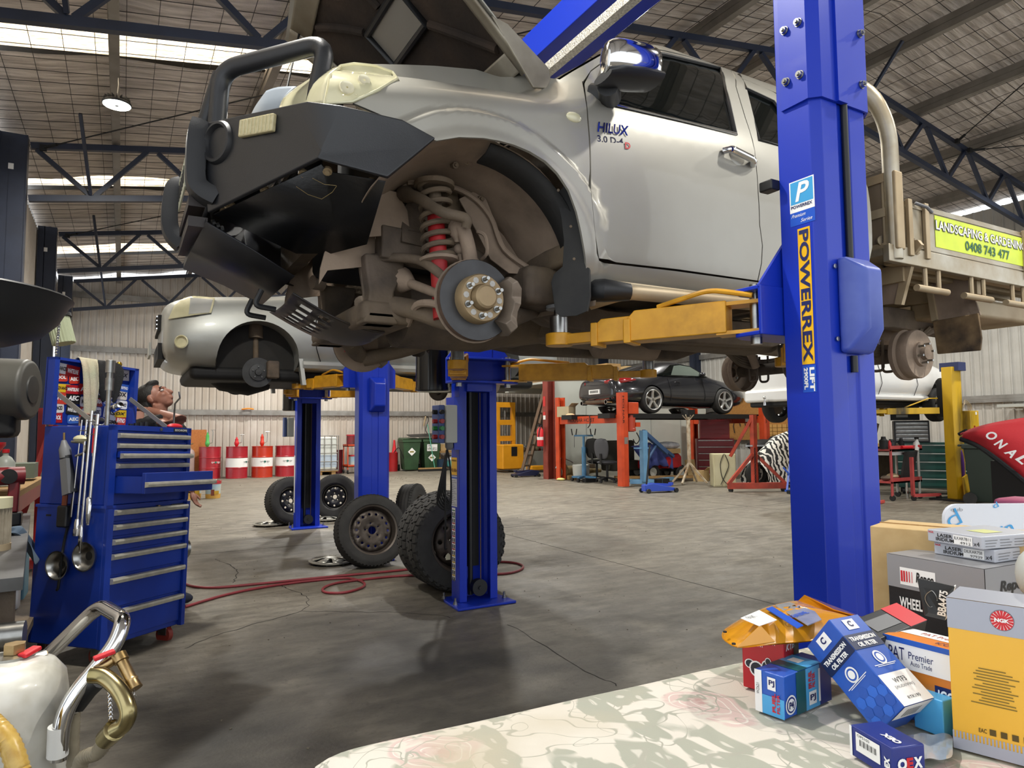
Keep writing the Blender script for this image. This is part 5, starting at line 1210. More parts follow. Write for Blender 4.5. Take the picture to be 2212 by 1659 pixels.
m_scene=mat('pail_scenery','8fb4cf',.4,c2='cfc39a',ns=3);
def pail(x,y,lab,s=1.):
 t=thing('oil_pail',lab,'pail',(x,y,0),group='red lidded oil pails');b=B();b.lathe((x,y,0),(0,0,1),[(0,.12*s),(0,.13*s),(.3*s,.145*s)],28,True);b.build('bucket',m_scene,t)
 b=B();b.lathe((x,y,.28*s),(0,0,1),[(0,.148*s),(.05*s,.152*s),(.06*s,.15*s),(.062*s,.13*s),(.05*s,.125*s),(.05*s,.001)],28);b.build('lid',m_drum,t)
 b=B();b.lathe((x,y,.0),(0,0,1),[(.005*s,.1325*s),(.09*s,.137*s)],28);b.build('wheat_print',mat('wheat','c79a4a',.5),t)
 a=rad(-70);
 for da,z,w_,h_,m in((0,.12,.09,.06,mat('harvester_yellow','b08a20',.5)),(-.5,.12,.06,.11,mat('rust_print','7a3b2c',.5))):
  n=VC((math.cos(a+da),math.sin(a+da),0));u=VC((-n.y,n.x,0));b=B();b.box(VC((x,y,z*s))+n*.139*s,(w_*s,.006,h_*s),Matrix((u,n,VC((0,0,1)))).transposed());b.build('print_patch',m,t)
 b=B();b.tube([VC((x+.15*s*math.cos(q),y+.15*s*math.sin(q),(.27-.1*math.sin((q)))*s))for q in[rad(200+k*14)for k in range(11)]],.004,6);b.build('wire_handle',m_steel,t);return t
pail(1.56,14.5,'red lidded oil pail with harvester picture in front of the first drum');pail(1.24,14.75,'red lidded oil pail half hidden by the open drawer');pail(1.05,14.5,'red lidded oil pail behind the edge of the tool chest')
t=thing('ibc_tote','white plastic tote tank in a wire cage behind the first lift post','tank',(5.1,20.9,0))
b=B();b.bb((4.62,20.45,.15),(5.6,21.4,1.12));b.build('tank',mat('translucent_poly','c9cdc8',.5),t,bev=.05)
b=B();b.bb((4.615,20.445,.2),(5.605,20.6,.62));b.build('liquid_level',mat('blue_liquid','aebccb',.4),t,bev=.04)
for k in range(6):x=4.6+k*.204;b=B();b.cyl((x,20.42,.12),(x,20.42,1.16),.012,n=8);b.build('cage_upright',m_zinc,t)
for k in range(5):y=20.42+k*.24;b=B();b.cyl((5.63,y,.12),(5.63,y,1.16),.012,n=8);b.build('cage_upright',m_zinc,t)
for z in(.14,.4,.65,.9,1.16):b=B();b.tube([(4.6,21.4,z),(4.6,20.42,z),(5.63,20.42,z),(5.63,21.4,z)],.012,6);b.build('cage_rail',m_zinc,t)
for x in(4.7,5.1,5.5):b=B();b.bb((x-.06,20.45,.0),(x+.06,21.4,.1));b.build('pallet_block',m_wood,t)
b=B();b.bb((4.6,20.42,.1),(5.63,21.42,.13));b.build('pallet_deck',m_wood,t)
def frame_trolley(name,lab,x0,y0,w_,d_,shelves,h,m):
 t=thing(name,lab,'trolley',(x0,y0,0))
 for z in shelves:
  b=B();b.bb((x0,y0,z),(x0+w_,y0+d_,z+.02));b.bb((x0,y0,z),(x0+w_,y0+.015,z+.07));b.bb((x0,y0+d_-.015,z),(x0+w_,y0+d_,z+.07));b.bb((x0,y0,z),(x0+.015,y0+d_,z+.07));b.bb((x0+w_-.015,y0,z),(x0+w_,y0+d_,z+.07));b.build('shelf_tray',m,t)
 for x in(x0+.02,x0+w_-.02):
  for y in(y0+.02,y0+d_-.02):
   b=B();b.bar((x,y,.12),(x,y,h),.03,.03);b.build('upright',m,t)
   b=B();b.cyl((x-.015,y,.06),(x+.015,y,.06),.06,n=16);b.build('caster',m_rubber,t)
 return t
frame_trolley('service_trolley','orange steel service trolley with pails between tote tank and lift post',5.95,20.6,1.0,.5,(.2,.82),.86,m_orange)
def can(name,lab,x,y,z,r,h,m,cat='can',cap=None,g=None):
 t=thing(name,lab,cat,(x,y,z),group=g);b=B();b.lathe((x,y,z),(0,0,1),[(0,r*.95),(0,r),(h*.96,r*1.04),(h,r*1.08),(h,r*.9),(h*.98,.001)],22,True);b.build('bucket',m,t)
 if cap:b=B();b.lathe((x,y,z+h*.9),(0,0,1),[(0,r*1.09),(h*.12,r*1.1),(h*.125,.001)],22);b.build('lid',cap,t)
 return t
can('oil_pail','red and grey pail with pump on the trolley top',6.12,20.8,.84,.14,.34,mat('grey_red','8a3038',.4,c2='4a4040',ns=3),'pail',m_drum)
can('oil_pail','red lidded pail on the trolley top next to the lift post',6.5,20.8,.84,.14,.34,mat('grey_red','8a3038',.4),'pail',m_drum)
can('oil_pail','scenic oil pail on the lower trolley shelf, left one',6.2,20.8,.22,.15,.34,m_scene,'pail',m_drum)
can('oil_pail','scenic oil pail on the lower trolley shelf, right one',6.55,20.8,.22,.15,.34,m_scene,'pail',m_drum)
can('grease_drum','small dark red grease drum left of the orange service trolley',5.82,21.2,0,.15,.72,mat('maroon','5a1420',.4),'drum')
t=can('grease_drum','red grease drum with hose beside the left green bin',7.55,21.1,0,.17,.6,m_red,'drum');b=B();b.tube([(7.55,20.95,.6),(7.7,20.9,.75),(7.85,20.85,.4),(7.95,20.85,.1),(7.8,20.85,.03)],.015,6,res=5);b.build('hose',m_blk,t);b=B();b.lathe((7.6,21.05,.6),(0,0,1),[(0,.08),(.25,.04),(.4,.03)],12,True);b.build('pump_head',m_redp,t)
m_bin=mat('bin_green','2f4f30',.5,0,c2='263f27',ns=4)
def wheelie(lab,x,y,rz,sc_=1.,m=m_bin,stickers=(),lid=True,lidopen=False):
 t=thing('wheelie_bin',lab,'bin',(x,y,0),(0,0,rz),world=False)
 b=B();b.loft([[VC((a*.5,c*.5,z))for a,c in((-w_,-d_),(w_,-d_),(w_,d_),(-w_,d_))]for w_,d_,z in((.42,.5,.04),(.45,.54,.12),(.56,.66,.92),(.62,.72,.93),(.62,.72,1.0),(.58,.68,1.0),(.5,.6,.5),(.4,.48,.1))],True,True);b.xf(Matrix.Scale(sc_,4));b.build('bin_body',m,t,bev=.02)
 if lid:b=B();b.hexa([VC(p)*sc_ for p in((-.32,-.37,1.0),(.32,-.37,1.0),(.32,.38,1.0),(-.32,.38,1.0),(-.3,-.35,1.03),(.3,-.35,1.03),(.28,.36,1.07),(-.28,.36,1.07))]);b.build('lid',m if not lidopen else m_black,t,bev=.02)
 b=B();b.tube([(-.27*sc_,.4*sc_,.98*sc_),(.27*sc_,.4*sc_,.98*sc_)],.018,8);b.build('handle',m,t)
 for s in(-1,1):b=B();b.cyl((s*.27*sc_,.27*sc_,.1*sc_),(s*.33*sc_,.27*sc_,.1*sc_),.1*sc_,n=20);b.build('wheel',m_rubber,t)
 for(u,z,w_,h_,dia)in stickers:
  yy=-.335+(-.0+(.93-z)*.075);o=VC((u,yy-.012,z));U=VC((1,0,0));Vv=VC((0,-.075,1)).normalized()
  b=B();b.poly([o+U*a*w_+Vv*c*h_ for a,c in(((0,-1),(1,0),(0,1),(-1,0))if dia else((-1,-1),(1,-1),(1,1),(-1,1)))]);s_=b.build('sticker',m_wht,t)
  if not dia:text('JJs',m_navyp,s_,o+U*(-w_*.9)+Vv*h_*.35+VC((0,-.003,0)),U,Vv,w_*.6,h_*.5);text('9794 8722',m_blkp,s_,o+U*(-w_*.9)-Vv*h_*.7+VC((0,-.003,0)),U,Vv,w_*1.8,h_*.7)
  else:b=B();b.poly([o+U*a*w_*.5+Vv*c*h_*.18+VC((0,-.003,0))for a,c in((-1,-1),(1,-1),(1,1),(-1,1))]);b.build('sticker_band',mat('khaki','8a7f3a',.5),s_)
 return t
wheelie('green wheelie bin with one white diamond sticker, left of the pair by the back wall',8.12,21.05,rad(-8),1.0,stickers=((0,.62,.13,.13,True),))
wheelie('green wheelie bin with phone number sticker and broom leaning on it',8.82,21.05,rad(-8),1.0,stickers=((0,.74,.17,.11,False),(0,.42,.13,.13,True)))
b=B();b.hexa([VC(p)for p in((8.0,20.7,1.09),(9.0,20.75,1.09),(9.1,21.3,1.17),(8.1,21.3,1.15),(8.0,20.7,1.11),(9.0,20.75,1.12),(9.1,21.3,1.21),(8.1,21.3,1.17))]);b.build('bin_lid_board',m_black,label='black lid lying across the two green wheelie bins',cat='lid',bev=.01,loc=(8.5,21,1.09))
t=thing('push_broom','push broom with green handle leaning on the right green bin','broom',(8.75,20.5,0));b=B();b.bb((8.2,20.4,.06),(9.15,20.5,.11));b.build('head',m_wood,t);b=B();b.bb((8.2,20.38,0),(9.15,20.52,.07));b.build('bristles',m_black,t);b=B();b.cyl((8.75,20.46,.1),(8.66,20.85,1.5),.014,n=8);b.build('handle',mat('broom_green','4c9c84',.5),t)
can('paint_tin','dark blue oil tin on the floor right of the green bins',9.1,20.7,0,.15,.36,mat('tin_navy','1f3448',.35),'tin')
t=thing('plastic_tub','turquoise plastic tub with a plastic bag beside the oil tin','tub',(9.5,20.6,.12));b=B();b.loft([[VC((9.5+a*w_,20.6+c*w_*.7,z))for a,c in((-1,-1),(1,-1),(1,1),(-1,1))]for w_,z in((.22,.12),(.27,.3),(.29,.31),(.26,.31),(.2,.15))],True,True);b.build('tub',mat('turquoise','6cc0bc',.5),t,bev=.01);b=B();b.ell((9.48,20.6,.34),(.24,.18,.12),12,8);b.build('plastic_bag',mat('bag_clear','9aa0a8',.3,c2='7c8288',ns=12),t)
t=frame_trolley('tool_stand','orange-red tool stand with trays behind the second lift post',9.45,19.7,.55,.4,(.1,),.3,m_orange);b=B();b.bar((9.75,19.9,.12),(9.75,19.9,.95),.05,.05);b.build('column',m_orange,t);b=B();b.bb((9.4,19.7,.9),(10.1,20.1,.92));b.bb((9.4,19.7,.9),(10.1,19.72,1.0));b.build('top_tray',mat('tray_red','c8351f',.4),t)
b=B();b.bb((9.15,20.9,.62),(9.5,21.2,.84));b.build('carton',m_card,label='small carton on shelf beside the turquoise tub',cat='box',bev=.005,loc=(9.3,21,.62));
t=thing('timber_bench','low timber bench against the back wall beside the bins','bench',(9.6,21.2,0));b=B();b.bb((9.05,20.85,.56),(10.1,21.4,.62));b.build('top',m_wood,t)
for x in(9.15,10.0):b=B();b.bb((x-.04,21.0,0),(x+.04,21.3,.56));b.build('leg',m_wood,t)
t=thing('grease_gun','grease gun with hose hanging from the wall rail above the bins','grease gun',(8.9,21.45,1.2));b=B();b.cyl((8.85,21.46,1.78),(8.78,21.46,1.45),.03,n=10);b.build('barrel',m_dust,t);b=B();b.tube([(8.83,21.46,1.8),(8.95,21.46,1.7),(8.9,21.46,1.5),(8.85,21.46,1.3),(8.95,21.46,1.15)],.012,6,res=5);b.build('hose',m_blk,t)
b=B();b.tube([(3.05,21.4,1.955),(3.2,21.36,1.975),(3.35,21.4,1.96),(3.25,21.46,1.98),(3.1,21.44,1.96)],.022,8,closed=True,res=4);b.build('rope_coil',mat('orange_rope','e08a2a',.7),label='orange strap coiled on the wall rail above the drums',cat='strap',loc=(3.2,21.4,1.95))
t=thing('pallet_stacker','yellow pallet stacker standing in the storage bay','stacker',(10.6,18.6,0));my=mat('stacker_yellow','d6931c',.45,c2='c4850f',ns=3)
b=B();b.bb((10.0,18.2,.1),(10.75,18.75,.85));b.build('power_unit',my,t,bev=.04)
for x in(10.15,10.7):b=B();b.bar((x,18.8,.1),(x,18.8,2.05),.11,.12);b.build('mast_rail',my,t)
for z in(.95,1.45,2.0):b=B();b.bb((10.1,18.74,z),(10.76,18.86,z+.16));b.build('mast_crossbar',my,t)
b=B();b.cyl((10.42,18.8,.8),(10.42,18.8,1.9),.035,n=12);b.build('mast_ram',m_steel,t)
b=B();b.bb((10.3,18.19,.5),(10.5,18.2,.78));b.build('label_panel',m_black,t)
for x in(10.25,10.65):b=B();b.bb((x-.09,18.7,.06),(x+.09,19.6,.14));b.build('fork',my,t)
b=B();b.bb((10.75,17.75,.07),(11.6,18.1,.2));b.build('outrigger',my,t,bev=.02)
t=thing('ladder','old timber step ladder leaning beside the red column','ladder',(10.0,16.6,0));L0,L1=VC((9.62,16.5,0)),VC((10.1,15.7,2.9));R0,R1=VC((10.0,16.8,0)),VC((10.3,15.85,2.9))
for a,c in((L0,L1),(R0,R1)):b=B();b.bar(a,c,.04,.08);b.build('stile',mat('old_timber','6b5644',.8),t)
for k in range(1,10):b=B();b.bar(lerp(L0,L1,k/10),lerp(R0,R1,k/10),.03,.05);b.build('rung',mat('old_timber','6b5644',.8),t)
b=B();b.cyl((10.25,16.1,.05),(10.28,16.0,1.5),.018,n=8);b.build('mop',mat('mop_blue','4d6ec0',.5),label='blue mop handle standing beside the ladder',cat='mop',loc=(10.25,16.1,.05))
def trolley_jack(lab,p,d,L_,m,hl=1.0):
 p=VC(p);d=VC(d).normalized();n=VC((-d.y,d.x,0));t=thing('trolley_jack',lab,'jack',p)
 b=B();b.loft([[p+d*a+n*w_*s+VC((0,0,z))for s,z in((-1,.03),(1,.03),(1,h),(-1,h))]for a,w_,h in((0,.12,.08),(L_*.3,.13,.12),(L_*.75,.1,.19),(L_,.08,.16))],True,True);b.build('chassis',m,t,bev=.01)
 b=B();b.bar(p+d*L_*.75+VC((0,0,.17)),p+d*L_*.1+VC((0,0,.14)),.06,.05);b.cyl(p+d*L_*.1+VC((0,0,.14)),p+d*L_*.1+VC((0,0,.19)),.05,n=14);b.build('lift_arm',m,t)
 for a in(.04,L_*.95):
  for s in(-1,1):q=p+d*a+n*s*.14+VC((0,0,.045));b=B();b.cyl(q-n*.02,q+n*.02,.045,n=14);b.build('wheel',m_black,t)
 if hl:b=B();b.cyl(p+d*L_*.9+VC((0,0,.15)),p+d*(L_*.9-.1)+VC((0,0,.15+hl)),.018,n=10);b.build('handle',m_black,t)
 return t
trolley_jack('dark navy trolley jack on the floor in front of the ladder',AZ(1108,1031),(1,-.15,0),.75,mat('jack_navy','1d2140',.4),0)
b=B();b.bb((9.63,15.1,0),(9.66,15.32,3.6));b.bb((9.84,15.1,0),(9.87,15.32,3.6));b.bb((9.63,15.205,0),(9.87,15.215,3.6));rc=b.build('steel_column',mat('oxide_red','8a3b30',.5,c2='7a3228',ns=5),label='oxide red steel column at the corner of the white cool room',cat='column',loc=(9.75,15.2,0))
decal('fire_sign',mat('sign_red','c22a2a',.4),None,(9.625,15.3,1.9),(0,-1,0),(0,0,1),.12,.26).name='fire_sign'
s_=[o for o in bpy.data.objects if o.name=='fire_sign'][0];tag(s_,'small red fire sign high on the red column','sign')
s2=decal('extinguisher_sign',mat('sign_white','e8e4e0',.4),None,(9.625,15.3,1.55),(0,-1,0),(0,0,1),.12,.2);tag(s2,'white and red extinguisher sign below the fire sign','sign');decal('sign_band',mat('sign_red','c22a2a',.4),s2,(9.624,15.3,1.66),(0,-1,0),(0,0,1),.12,.09)
t=thing('fire_extinguisher','red fire extinguisher hanging on the red column','extinguisher',(9.5,15.25,.85));b=B();b.lathe((9.5,15.25,.85),(0,0,1),[(0,.07),(.01,.085),(.42,.085),(.48,.05),(.52,.03)],24,True);b.build('bottle',m_redp,t);b=B();b.lathe((9.5,15.25,1.02),(0,0,1),[(0,.0865),(.08,.0865)],24);b.build('label_band',m_wht,t);b=B();b.bb((9.44,15.2,1.37),(9.53,15.3,1.43));b.tube([(9.5,15.2,1.4),(9.43,15.18,1.3),(9.41,15.2,1.1)],.012,6);b.build('valve',m_black,t)
b=B();b.bb((9.9,15.35,0),(15.55,15.45,2.84));cr=b.build('cool_room',mat('cool_room_panel','cfd3cb',.4,c2='c3c8bf',ns=1.2),label='large white insulated panel wall behind the orange hoist',cat='panel wall',loc=(12.7,15.4,0))
for x in(11.05,12.2,13.35,14.5):b=B();b.bb((x-.004,15.345,0),(x+.004,15.35,2.84));b.build('panel_joint',m_grey,cr)
b=B();b.bb((9.88,15.33,2.8),(15.55,15.46,2.87));b.build('top_trim',m_zinc,cr)
for k,(x,w_,h,m)in enumerate(((10.0,.5,.3,m_card),(10.7,.9,.22,m_card),(11.9,.5,.35,m_wood),(12.6,.8,.3,m_card),(13.7,.6,.25,m_grey))):
 b=B();b.bb((x,15.5,2.66),(x+w_,16.0,2.66+h+.15));b.build('stored_carton',m,label=('carton stored above the white panel wall, %s from the red column'%('first','second','third','fourth','fifth')[k]),cat='box',loc=(x,15.8,2.66))
b=B();b.bb((10.4,15.47,2.5),(15.55,15.6,2.66));b.bb((10.4,18.6,2.45),(15.4,18.75,2.66));b.bb((10.4,15.47,2.6),(15.4,21.3,2.66));b.build('mezzanine_deck',m_lgrey,label='pale grey mezzanine deck over the dark storage bay',cat='mezzanine',loc=(12.5,20,2.45))
for k in range(5):
 x=10.5+k*.9;b=B();b.bb((x,18.8,2.66),(x+.6,19.3,2.9+.12*(k%3)));b.build('stored_carton',(m_card,m_wood,m_card,m_grey,m_card)[k],label='carton on the mezzanine deck, %s from the left'%('first','second','third','fourth','fifth')[k],cat='box',loc=(x+.3,19.1,2.66))
b=B();b.bb((11.2,18.7,0),(12.1,19.3,.62));b.build('white_crate',m_lgrey,label='white crate behind the ladder in the storage bay',cat='crate',bev=.02,loc=(11.6,19,0))
for k in range(7):
 p=VC((11.1+.16*k,18.9+.1*math.sin(k*2),.68+.05*math.sin(k*3)));b=B();b.ell(p,(.13,.12,.09),10,6,Matrix.Rotation(k,3,'Y'));b.build('scrap_part',(m_mud,m_grey,m_muddark,m_dust,m_red,m_grey,m_muddark)[k],label='scrap part on the white crate, %s along'%('first','second','third','fourth','fifth','sixth','seventh')[k],cat='scrap',loc=p)
 # --- orange four post hoist and the clutter below it
t=thing('four_post_hoist','orange four post hoist carrying the dark sports coupe','hoist',(12,13.4,0))
for x in(9.74,14.35):
 for y in(12.13,14.68):
  s=1 if y<13 else-1
  b=B();b.prism([VC((x+a,y+s*c,0))for a,c in((-.1,.1),(-.1,-.06),(-.06,-.1),(.06,-.1),(.1,-.06),(.1,.1),(.06,.1),(.06,-.06),(-.06,-.06),(-.06,.1))],(0,0,2.1))
  if s<0:b.f=[tuple(reversed(f))for f in b.f]
  b.build('post',m_orange,t);b=B();b.bb((x-.16,y-.16,0),(x+.16,y+.16,.012));b.build('base_plate',m_muddark,t)
  text('MOLNAR',m_blkp,t,(x-.09,y-.104 if s>0 else y-.09,2.02),(0,0,-1),(1,0,0),.62,.05)
for x in(9.74,14.35):
 b=B();b.bb((x-.07,12.15,1.42),(x+.07,14.66,1.6));cb=b.build('cross_beam',m_orange,t)
 text('MOLNAR HOIST',m_blkp,cb,(x-.072,14.2,1.46),(0,-1,0),(0,0,1),1.1,.09)
for y in(12.52,14.02):
 b=B();b.bb((9.5,y-.22,1.53),(14.6,y+.22,1.64));b.build('runway',m_blk,t)
x,y=9.74,12.13
b=B();b.bb((x+.08,y-.12,1.62),(x+.36,y+.12,1.88));b.build('pump_reservoir',m_orange,t,bev=.01)
b=B();b.lathe((x+.21,y-.02,1.6),(0,0,-1),[(0,.05),(.06,.06),(.06,.1),(.3,.1),(.31,.11),(.36,.11),(.38,.05)],20,True);b.build('pump_motor',mat('motor_red','a83a22',.45),t)
b=B();b.bb((x+.28,y-.12,1.33),(x+.4,y-.02,1.43));b.build('switch_box',m_orange,t)
b=B();b.tube([(x+.3,y-.1,1.2),(x+.38,y-.1,1.05),(x+.28,y-.1,.95),(x+.2,y-.1,1.05)],.012,6,res=4);b.build('cable',m_blk,t)
b=B();b.bb((x-.05,y-.102,.95),(x+.05,y-.1,1.1));b.build('data_plate',m_zinc,t)
b=B();b.tube([(9.63,13.25,1.62),(9.62,13.2,1.5),(9.62,13.22,1.38),(9.62,13.3,1.32)],.012,6);b.build('strap_end',m_blk,t)
def carton(lab,c,d,rz=0,m=None,flap=True,name='carton'):
 t=thing(name,lab,'box',c,(0,0,rz),world=False);m=m or m_card
 b=B();b.bb((-d[0]/2,-d[1]/2,0),(d[0]/2,d[1]/2,d[2]));b.build('box',m,t)
 if flap:b=B();b.hexa([VC(p)for p in((-d[0]/2,-d[1]/2,d[2]),(d[0]/2,-d[1]/2,d[2]),(d[0]/2,-d[1]/2+.005,d[2]),(-d[0]/2,-d[1]/2+.005,d[2]),(-d[0]/2,-d[1]/2-.1,d[2]+.08),(d[0]/2,-d[1]/2-.1,d[2]+.08),(d[0]/2,-d[1]/2-.095,d[2]+.085),(-d[0]/2,-d[1]/2-.095,d[2]+.085))]);b.build('flap',m,t)
 return t
carton('open carton sitting on the end of the orange hoist beam',(9.72,14.35,1.6),(.3,.36,.26),rad(20),mat('pale_card','b5aa8c',.8))
b=B();b.ell((9.6,14.0,1.63),(.1,.16,.05),10,6);b.build('rag',mat('peach_rag','d9a67e',.9),label='peach rag beside the open carton on the hoist beam',cat='rag',loc=(9.6,14,1.6))
mb=mat('jack_blue','4f7fa8',.45,c2='41708f',ns=5)
q=AZ(1262,1040);t=thing('transmission_jack','light blue transmission jack with forked head below the hoist','jack',q)
b=B();b.cyl(q+VC((0,0,.1)),q+VC((0,0,.85)),.055,n=16);b.build('cylinder',mb,t);b=B();b.cyl(q+VC((0,0,.85)),q+VC((0,0,1.12)),.03,n=12);b.build('ram',mb,t)
b=B();b.bar(q+VC((-.2,.12,1.13)),q+VC((.2,-.12,1.13)),.05,.04);b.build('head_bar',mb,t)
for s in(-1,1):
 e=q+VC((.2*s,-.12*s,1.14))
 for z in(-.03,.03):b=B();b.bar(e+VC((z,-z,0)),e+VC((z*1.6,-z*1.6,.16)),.015,.02);b.build('fork',m_blk,t)
 b=B();b.cyl(e+VC((0,0,-.0)),e+VC((0,0,-.3)),.005,n=6);b.build('chain',m_blk,t)
for a in(0,PI/2,PI,1.5*PI):
 e=q+VC((.33*math.cos(a+.5),.33*math.sin(a+.5),.1));b=B();b.bar(q+VC((0,0,.12)),e,.05,.05);b.build('base_leg',mb,t);b=B();b.cyl(e+VC((-.02,0,-.05)),e+VC((.02,0,-.05)),.05,n=14);b.build('caster',m_black,t)
b=B();b.lathe(q+VC((.12,.3,.1)),(0,0,1),[(0,.2),(.28,.22),(.3,.2)],20,True);b.build('waste_pail',m_lgrey,label='grey pail behind the transmission jack',cat='pail',loc=q+VC((.12,.3,0)))
b=B();b.bb(q+VC((-.2,-.35,0)),q+VC((.12,-.2,.09)));b.build('rubber_block',m_blk,label='black rubber block on the floor by the transmission jack',cat='block',loc=q+VC((0,-.3,0)))
q=AZ(1205,1034)+VC((.15,-.55,0));t=thing('gearbox','oily beige gearbox lying on the floor behind the left hoist post','gearbox',q)
b=B();b.lathe(q+VC((-.3,.2,.2)),(1,-.1,0),[(0,.05),(.02,.22),(.12,.22),(.16,.16),(.5,.14),(.7,.1),(.95,.06),(1.2,.05)],16,True);b.build('housing',mat('oily_alloy','8a7a56',.6,.3,c2='5e5138',ns=8),t);b=B();b.lathe(q+VC((-.34,.2,.2)),(1,-.1,0),[(0,.02),(0,.14),(.04,.16)],20);b.build('drum',m_mud,t)
b=B();b.tube([q+VC((-.5,.1,.3)),q+VC((-.35,.1,.55)),q+VC((0,.2,.48)),q+VC((.1,.2,.42))],.02,6,res=4);b.build('bent_tube',m_zinc,label='bent grey tube lying over the gearbox',cat='pipe',loc=q+VC((-.2,.1,.3)))
b=B();b.bb(q+VC((-.25,-.1,0)),q+VC((.0,.12,.12)));b.build('timber_block',m_wood,label='timber block under the gearbox end',cat='block',loc=q)
b=B();b.ell(q+VC((-.45,-.05,.03)),(.12,.1,.04),10,6);b.build('yellow_rag',mat('rag_yellow','c9c27a',.9),label='crumpled yellow rag on the floor beside the timber block',cat='rag',loc=q+VC((-.4,0,0)))
q2=AZ(1238,1030);b=B()
for k in range(6):b.bar(q2+VC((.1,-.25+.1*k+.1,.35)),q2+VC((.55,-.2+.1*k+.1,.55)),.05,.08)
b.bb(q2+VC((.05,-.2,.2)),q2+VC((.6,.45,.34)));b.build('cylinder_head',m_muddark,label='dark engine cylinder head stacked behind the left hoist post',cat='engine part',loc=q2+VC((.3,.1,.2)))
b=B();b.bb(q2+VC((.02,-.15,0)),q2+VC((.6,.4,.2)));b.build('oily_crate',m_muddark,label='oily crate under the dark cylinder head',cat='crate',bev=.02,loc=q2+VC((.3,.1,0)))
b=B();P=q2+VC((.15,.1,.0));b.ell(P+VC((0,0,.5)),(.2,.15,.35),14,10);b.ell(P+VC((0,0,.15)),(.2,.16,.2),12,8);b.build('white_sack',mat('sack_white','d9dadd',.8,c2='a9abb5',ns=9),label='white printed sack behind the dark cylinder head',cat='sack',loc=P)
def chair(lab,q,rz,m):
 t=thing('office_chair',lab,'chair',q,(0,0,rz),world=False,group='old office chairs under the hoist')
 b=B();b.ell((0,0,.48),(.25,.25,.06),18,8);b.build('seat',m,t);b=B();b.loft([[VC((.24+.03*math.cos(a)+.05*(z-.8),.22*w_*math.sin(a),z))for a in[2*PI*k/12 for k in range(12)]]for z,w_ in((.56,.5),(.62,.8),(.8,1),(.98,.95),(1.07,.6))],True,True);b.build('backrest',m,t,sub=1)
 b=B();b.cyl((0,0,.1),(0,0,.44),.03,n=10);b.bar((.0,0,.43),(.27,0,.45),.05,.02);b.bar((.27,0,.44),(.29,0,.7),.05,.02);b.build('column',m_black,t)
 for k in range(5):a=k*2*PI/5;e=VC((.28*math.cos(a),.28*math.sin(a),.07));b=B();b.bar((0,0,.12),e,.04,.035);b.build('base_leg',m_black,t);b=B();b.cyl(e+VC((-.02,0,-.035)),e+VC((.02,0,-.035)),.035,n=12);b.build('caster',m_black,t)
 return t
q=AZ(1312,1042);chair('grey shell office chair in front of the hoist, nearer of two',q,rad(-160),mat('chair_grey','4a4b50',.5));chair('black office chair behind the grey chair',q+VC((.1,.55,0)),rad(-150),m_blk)
q=q+VC((.75,.5,0));b=B();b.bb(q+VC((-.5,-.05,.35)),q+VC((.5,.12,1.0)));b.bb(q+VC((-.5,-.4,.25)),q+VC((.5,.1,.5)));b.build('bench_seat',mat('seat_olive','3d3b33',.9),label='olive car bench seat standing behind the office chairs',cat='seat',bev=.05,loc=q)
q=AZ(1440,1036);t=thing('ride_on_mower','red ride-on mower partly covered by a blue sheet under the hoist','mower',q);mr=mat('mower_red','b4232a',.35)
b=B();b.loft([[q+VC((a*w_,x,z))for a,z in((-1,.3),(1,.3),(1,h-.08),(.7,h),(-.7,h),(-1,h-.08))]for x,w_,h in((-.3,.2,.55),(0,.24,.62),(.35,.25,.66))],True,True);b.xf(Matrix.Translation(q)@Matrix.Rotation(rad(-70),4,'Z')@Matrix.Translation(-q));b.build('bonnet',mr,t,bev=.02)
b=B();b.bb(q+VC((-.75,-.1,.28)),q+VC((-.15,.45,.5)));b.build('rear_guard',mr,t,bev=.06)
for dx,dy,r in((-.6,-.12,.22),(-.6,.5,.22),(.35,-.1,.17),(.35,.45,.17)):b=B();c=q+VC((dx,dy,r));b.cyl(c+VC((0,-.07,0)),c+VC((0,.07,0)),r,n=24);w_=b.build('tyre',m_rubber,t,bev=.03);b=B();b.cyl(c+VC((0,-.075,0)),c+VC((0,.075,0)),r*.5,n=16);b.build('rim',m_lgrey,w_)
b=B();b.bb(q+VC((.05,-.12,.2)),q+VC((.5,.4,.36)));b.build('engine',m_blk,t,bev=.03)
P=q+VC((-.55,-.15,0));rows=[]
for i in range(13):
 a=lerp(-1,1,i/12);rows.append([P+VC((a*.5+.05*math.sin(j*2+i),.25-.42*j/6+.06*math.sin(i*1.9),.95-.1*abs(a)-.55*(j/6)**2+.02*math.sin(i*3+j)))for j in range(7)])
b=B();b.loft(rows,False);b.build('blue_sheet',mat('sheet_blue','3c4684',.8,c2='2e3870',ns=6),solid=.01,label='crumpled navy sheet draped over the ride-on mower',cat='sheet',loc=P)
b=B();b.ell(q+VC((.15,.1,.86)),(.36,.26,.1),16,10);b.build('white_sack',mat('sack_white','d9dadd',.8),label='white sack lying on the box above the mower',cat='sack',loc=q+VC((.15,.1,.8)))
b=B();b.bb(q+VC((-.2,-.1,.66)),q+VC((.4,.3,.78)));b.build('flat_carton',m_card,label='flat carton under the white sack above the mower',cat='box',loc=q+VC((.1,.1,.66)))
q=AZ(1392,1050);mc_=mat('crane_blue','6f9fc4',.45,c2='5d8fb6',ns=4);mcd=mat('crane_navy','2f4f78',.45);t=thing('engine_crane','light blue engine crane parked in front of the hoist','engine crane',q)
b=B();b.bar(q+VC((0,0,.1)),q+VC((0,0,1.25)),.13,.13);b.build('mast',mc_,t);b=B();b.bar(q+VC((-.25,.2,.1)),q+VC((.35,-.2,.1)),.1,.1);b.bar(q+VC((0,0,.1)),q+VC((1.3,.5,.09)),.09,.08);b.build('base',mc_,t)
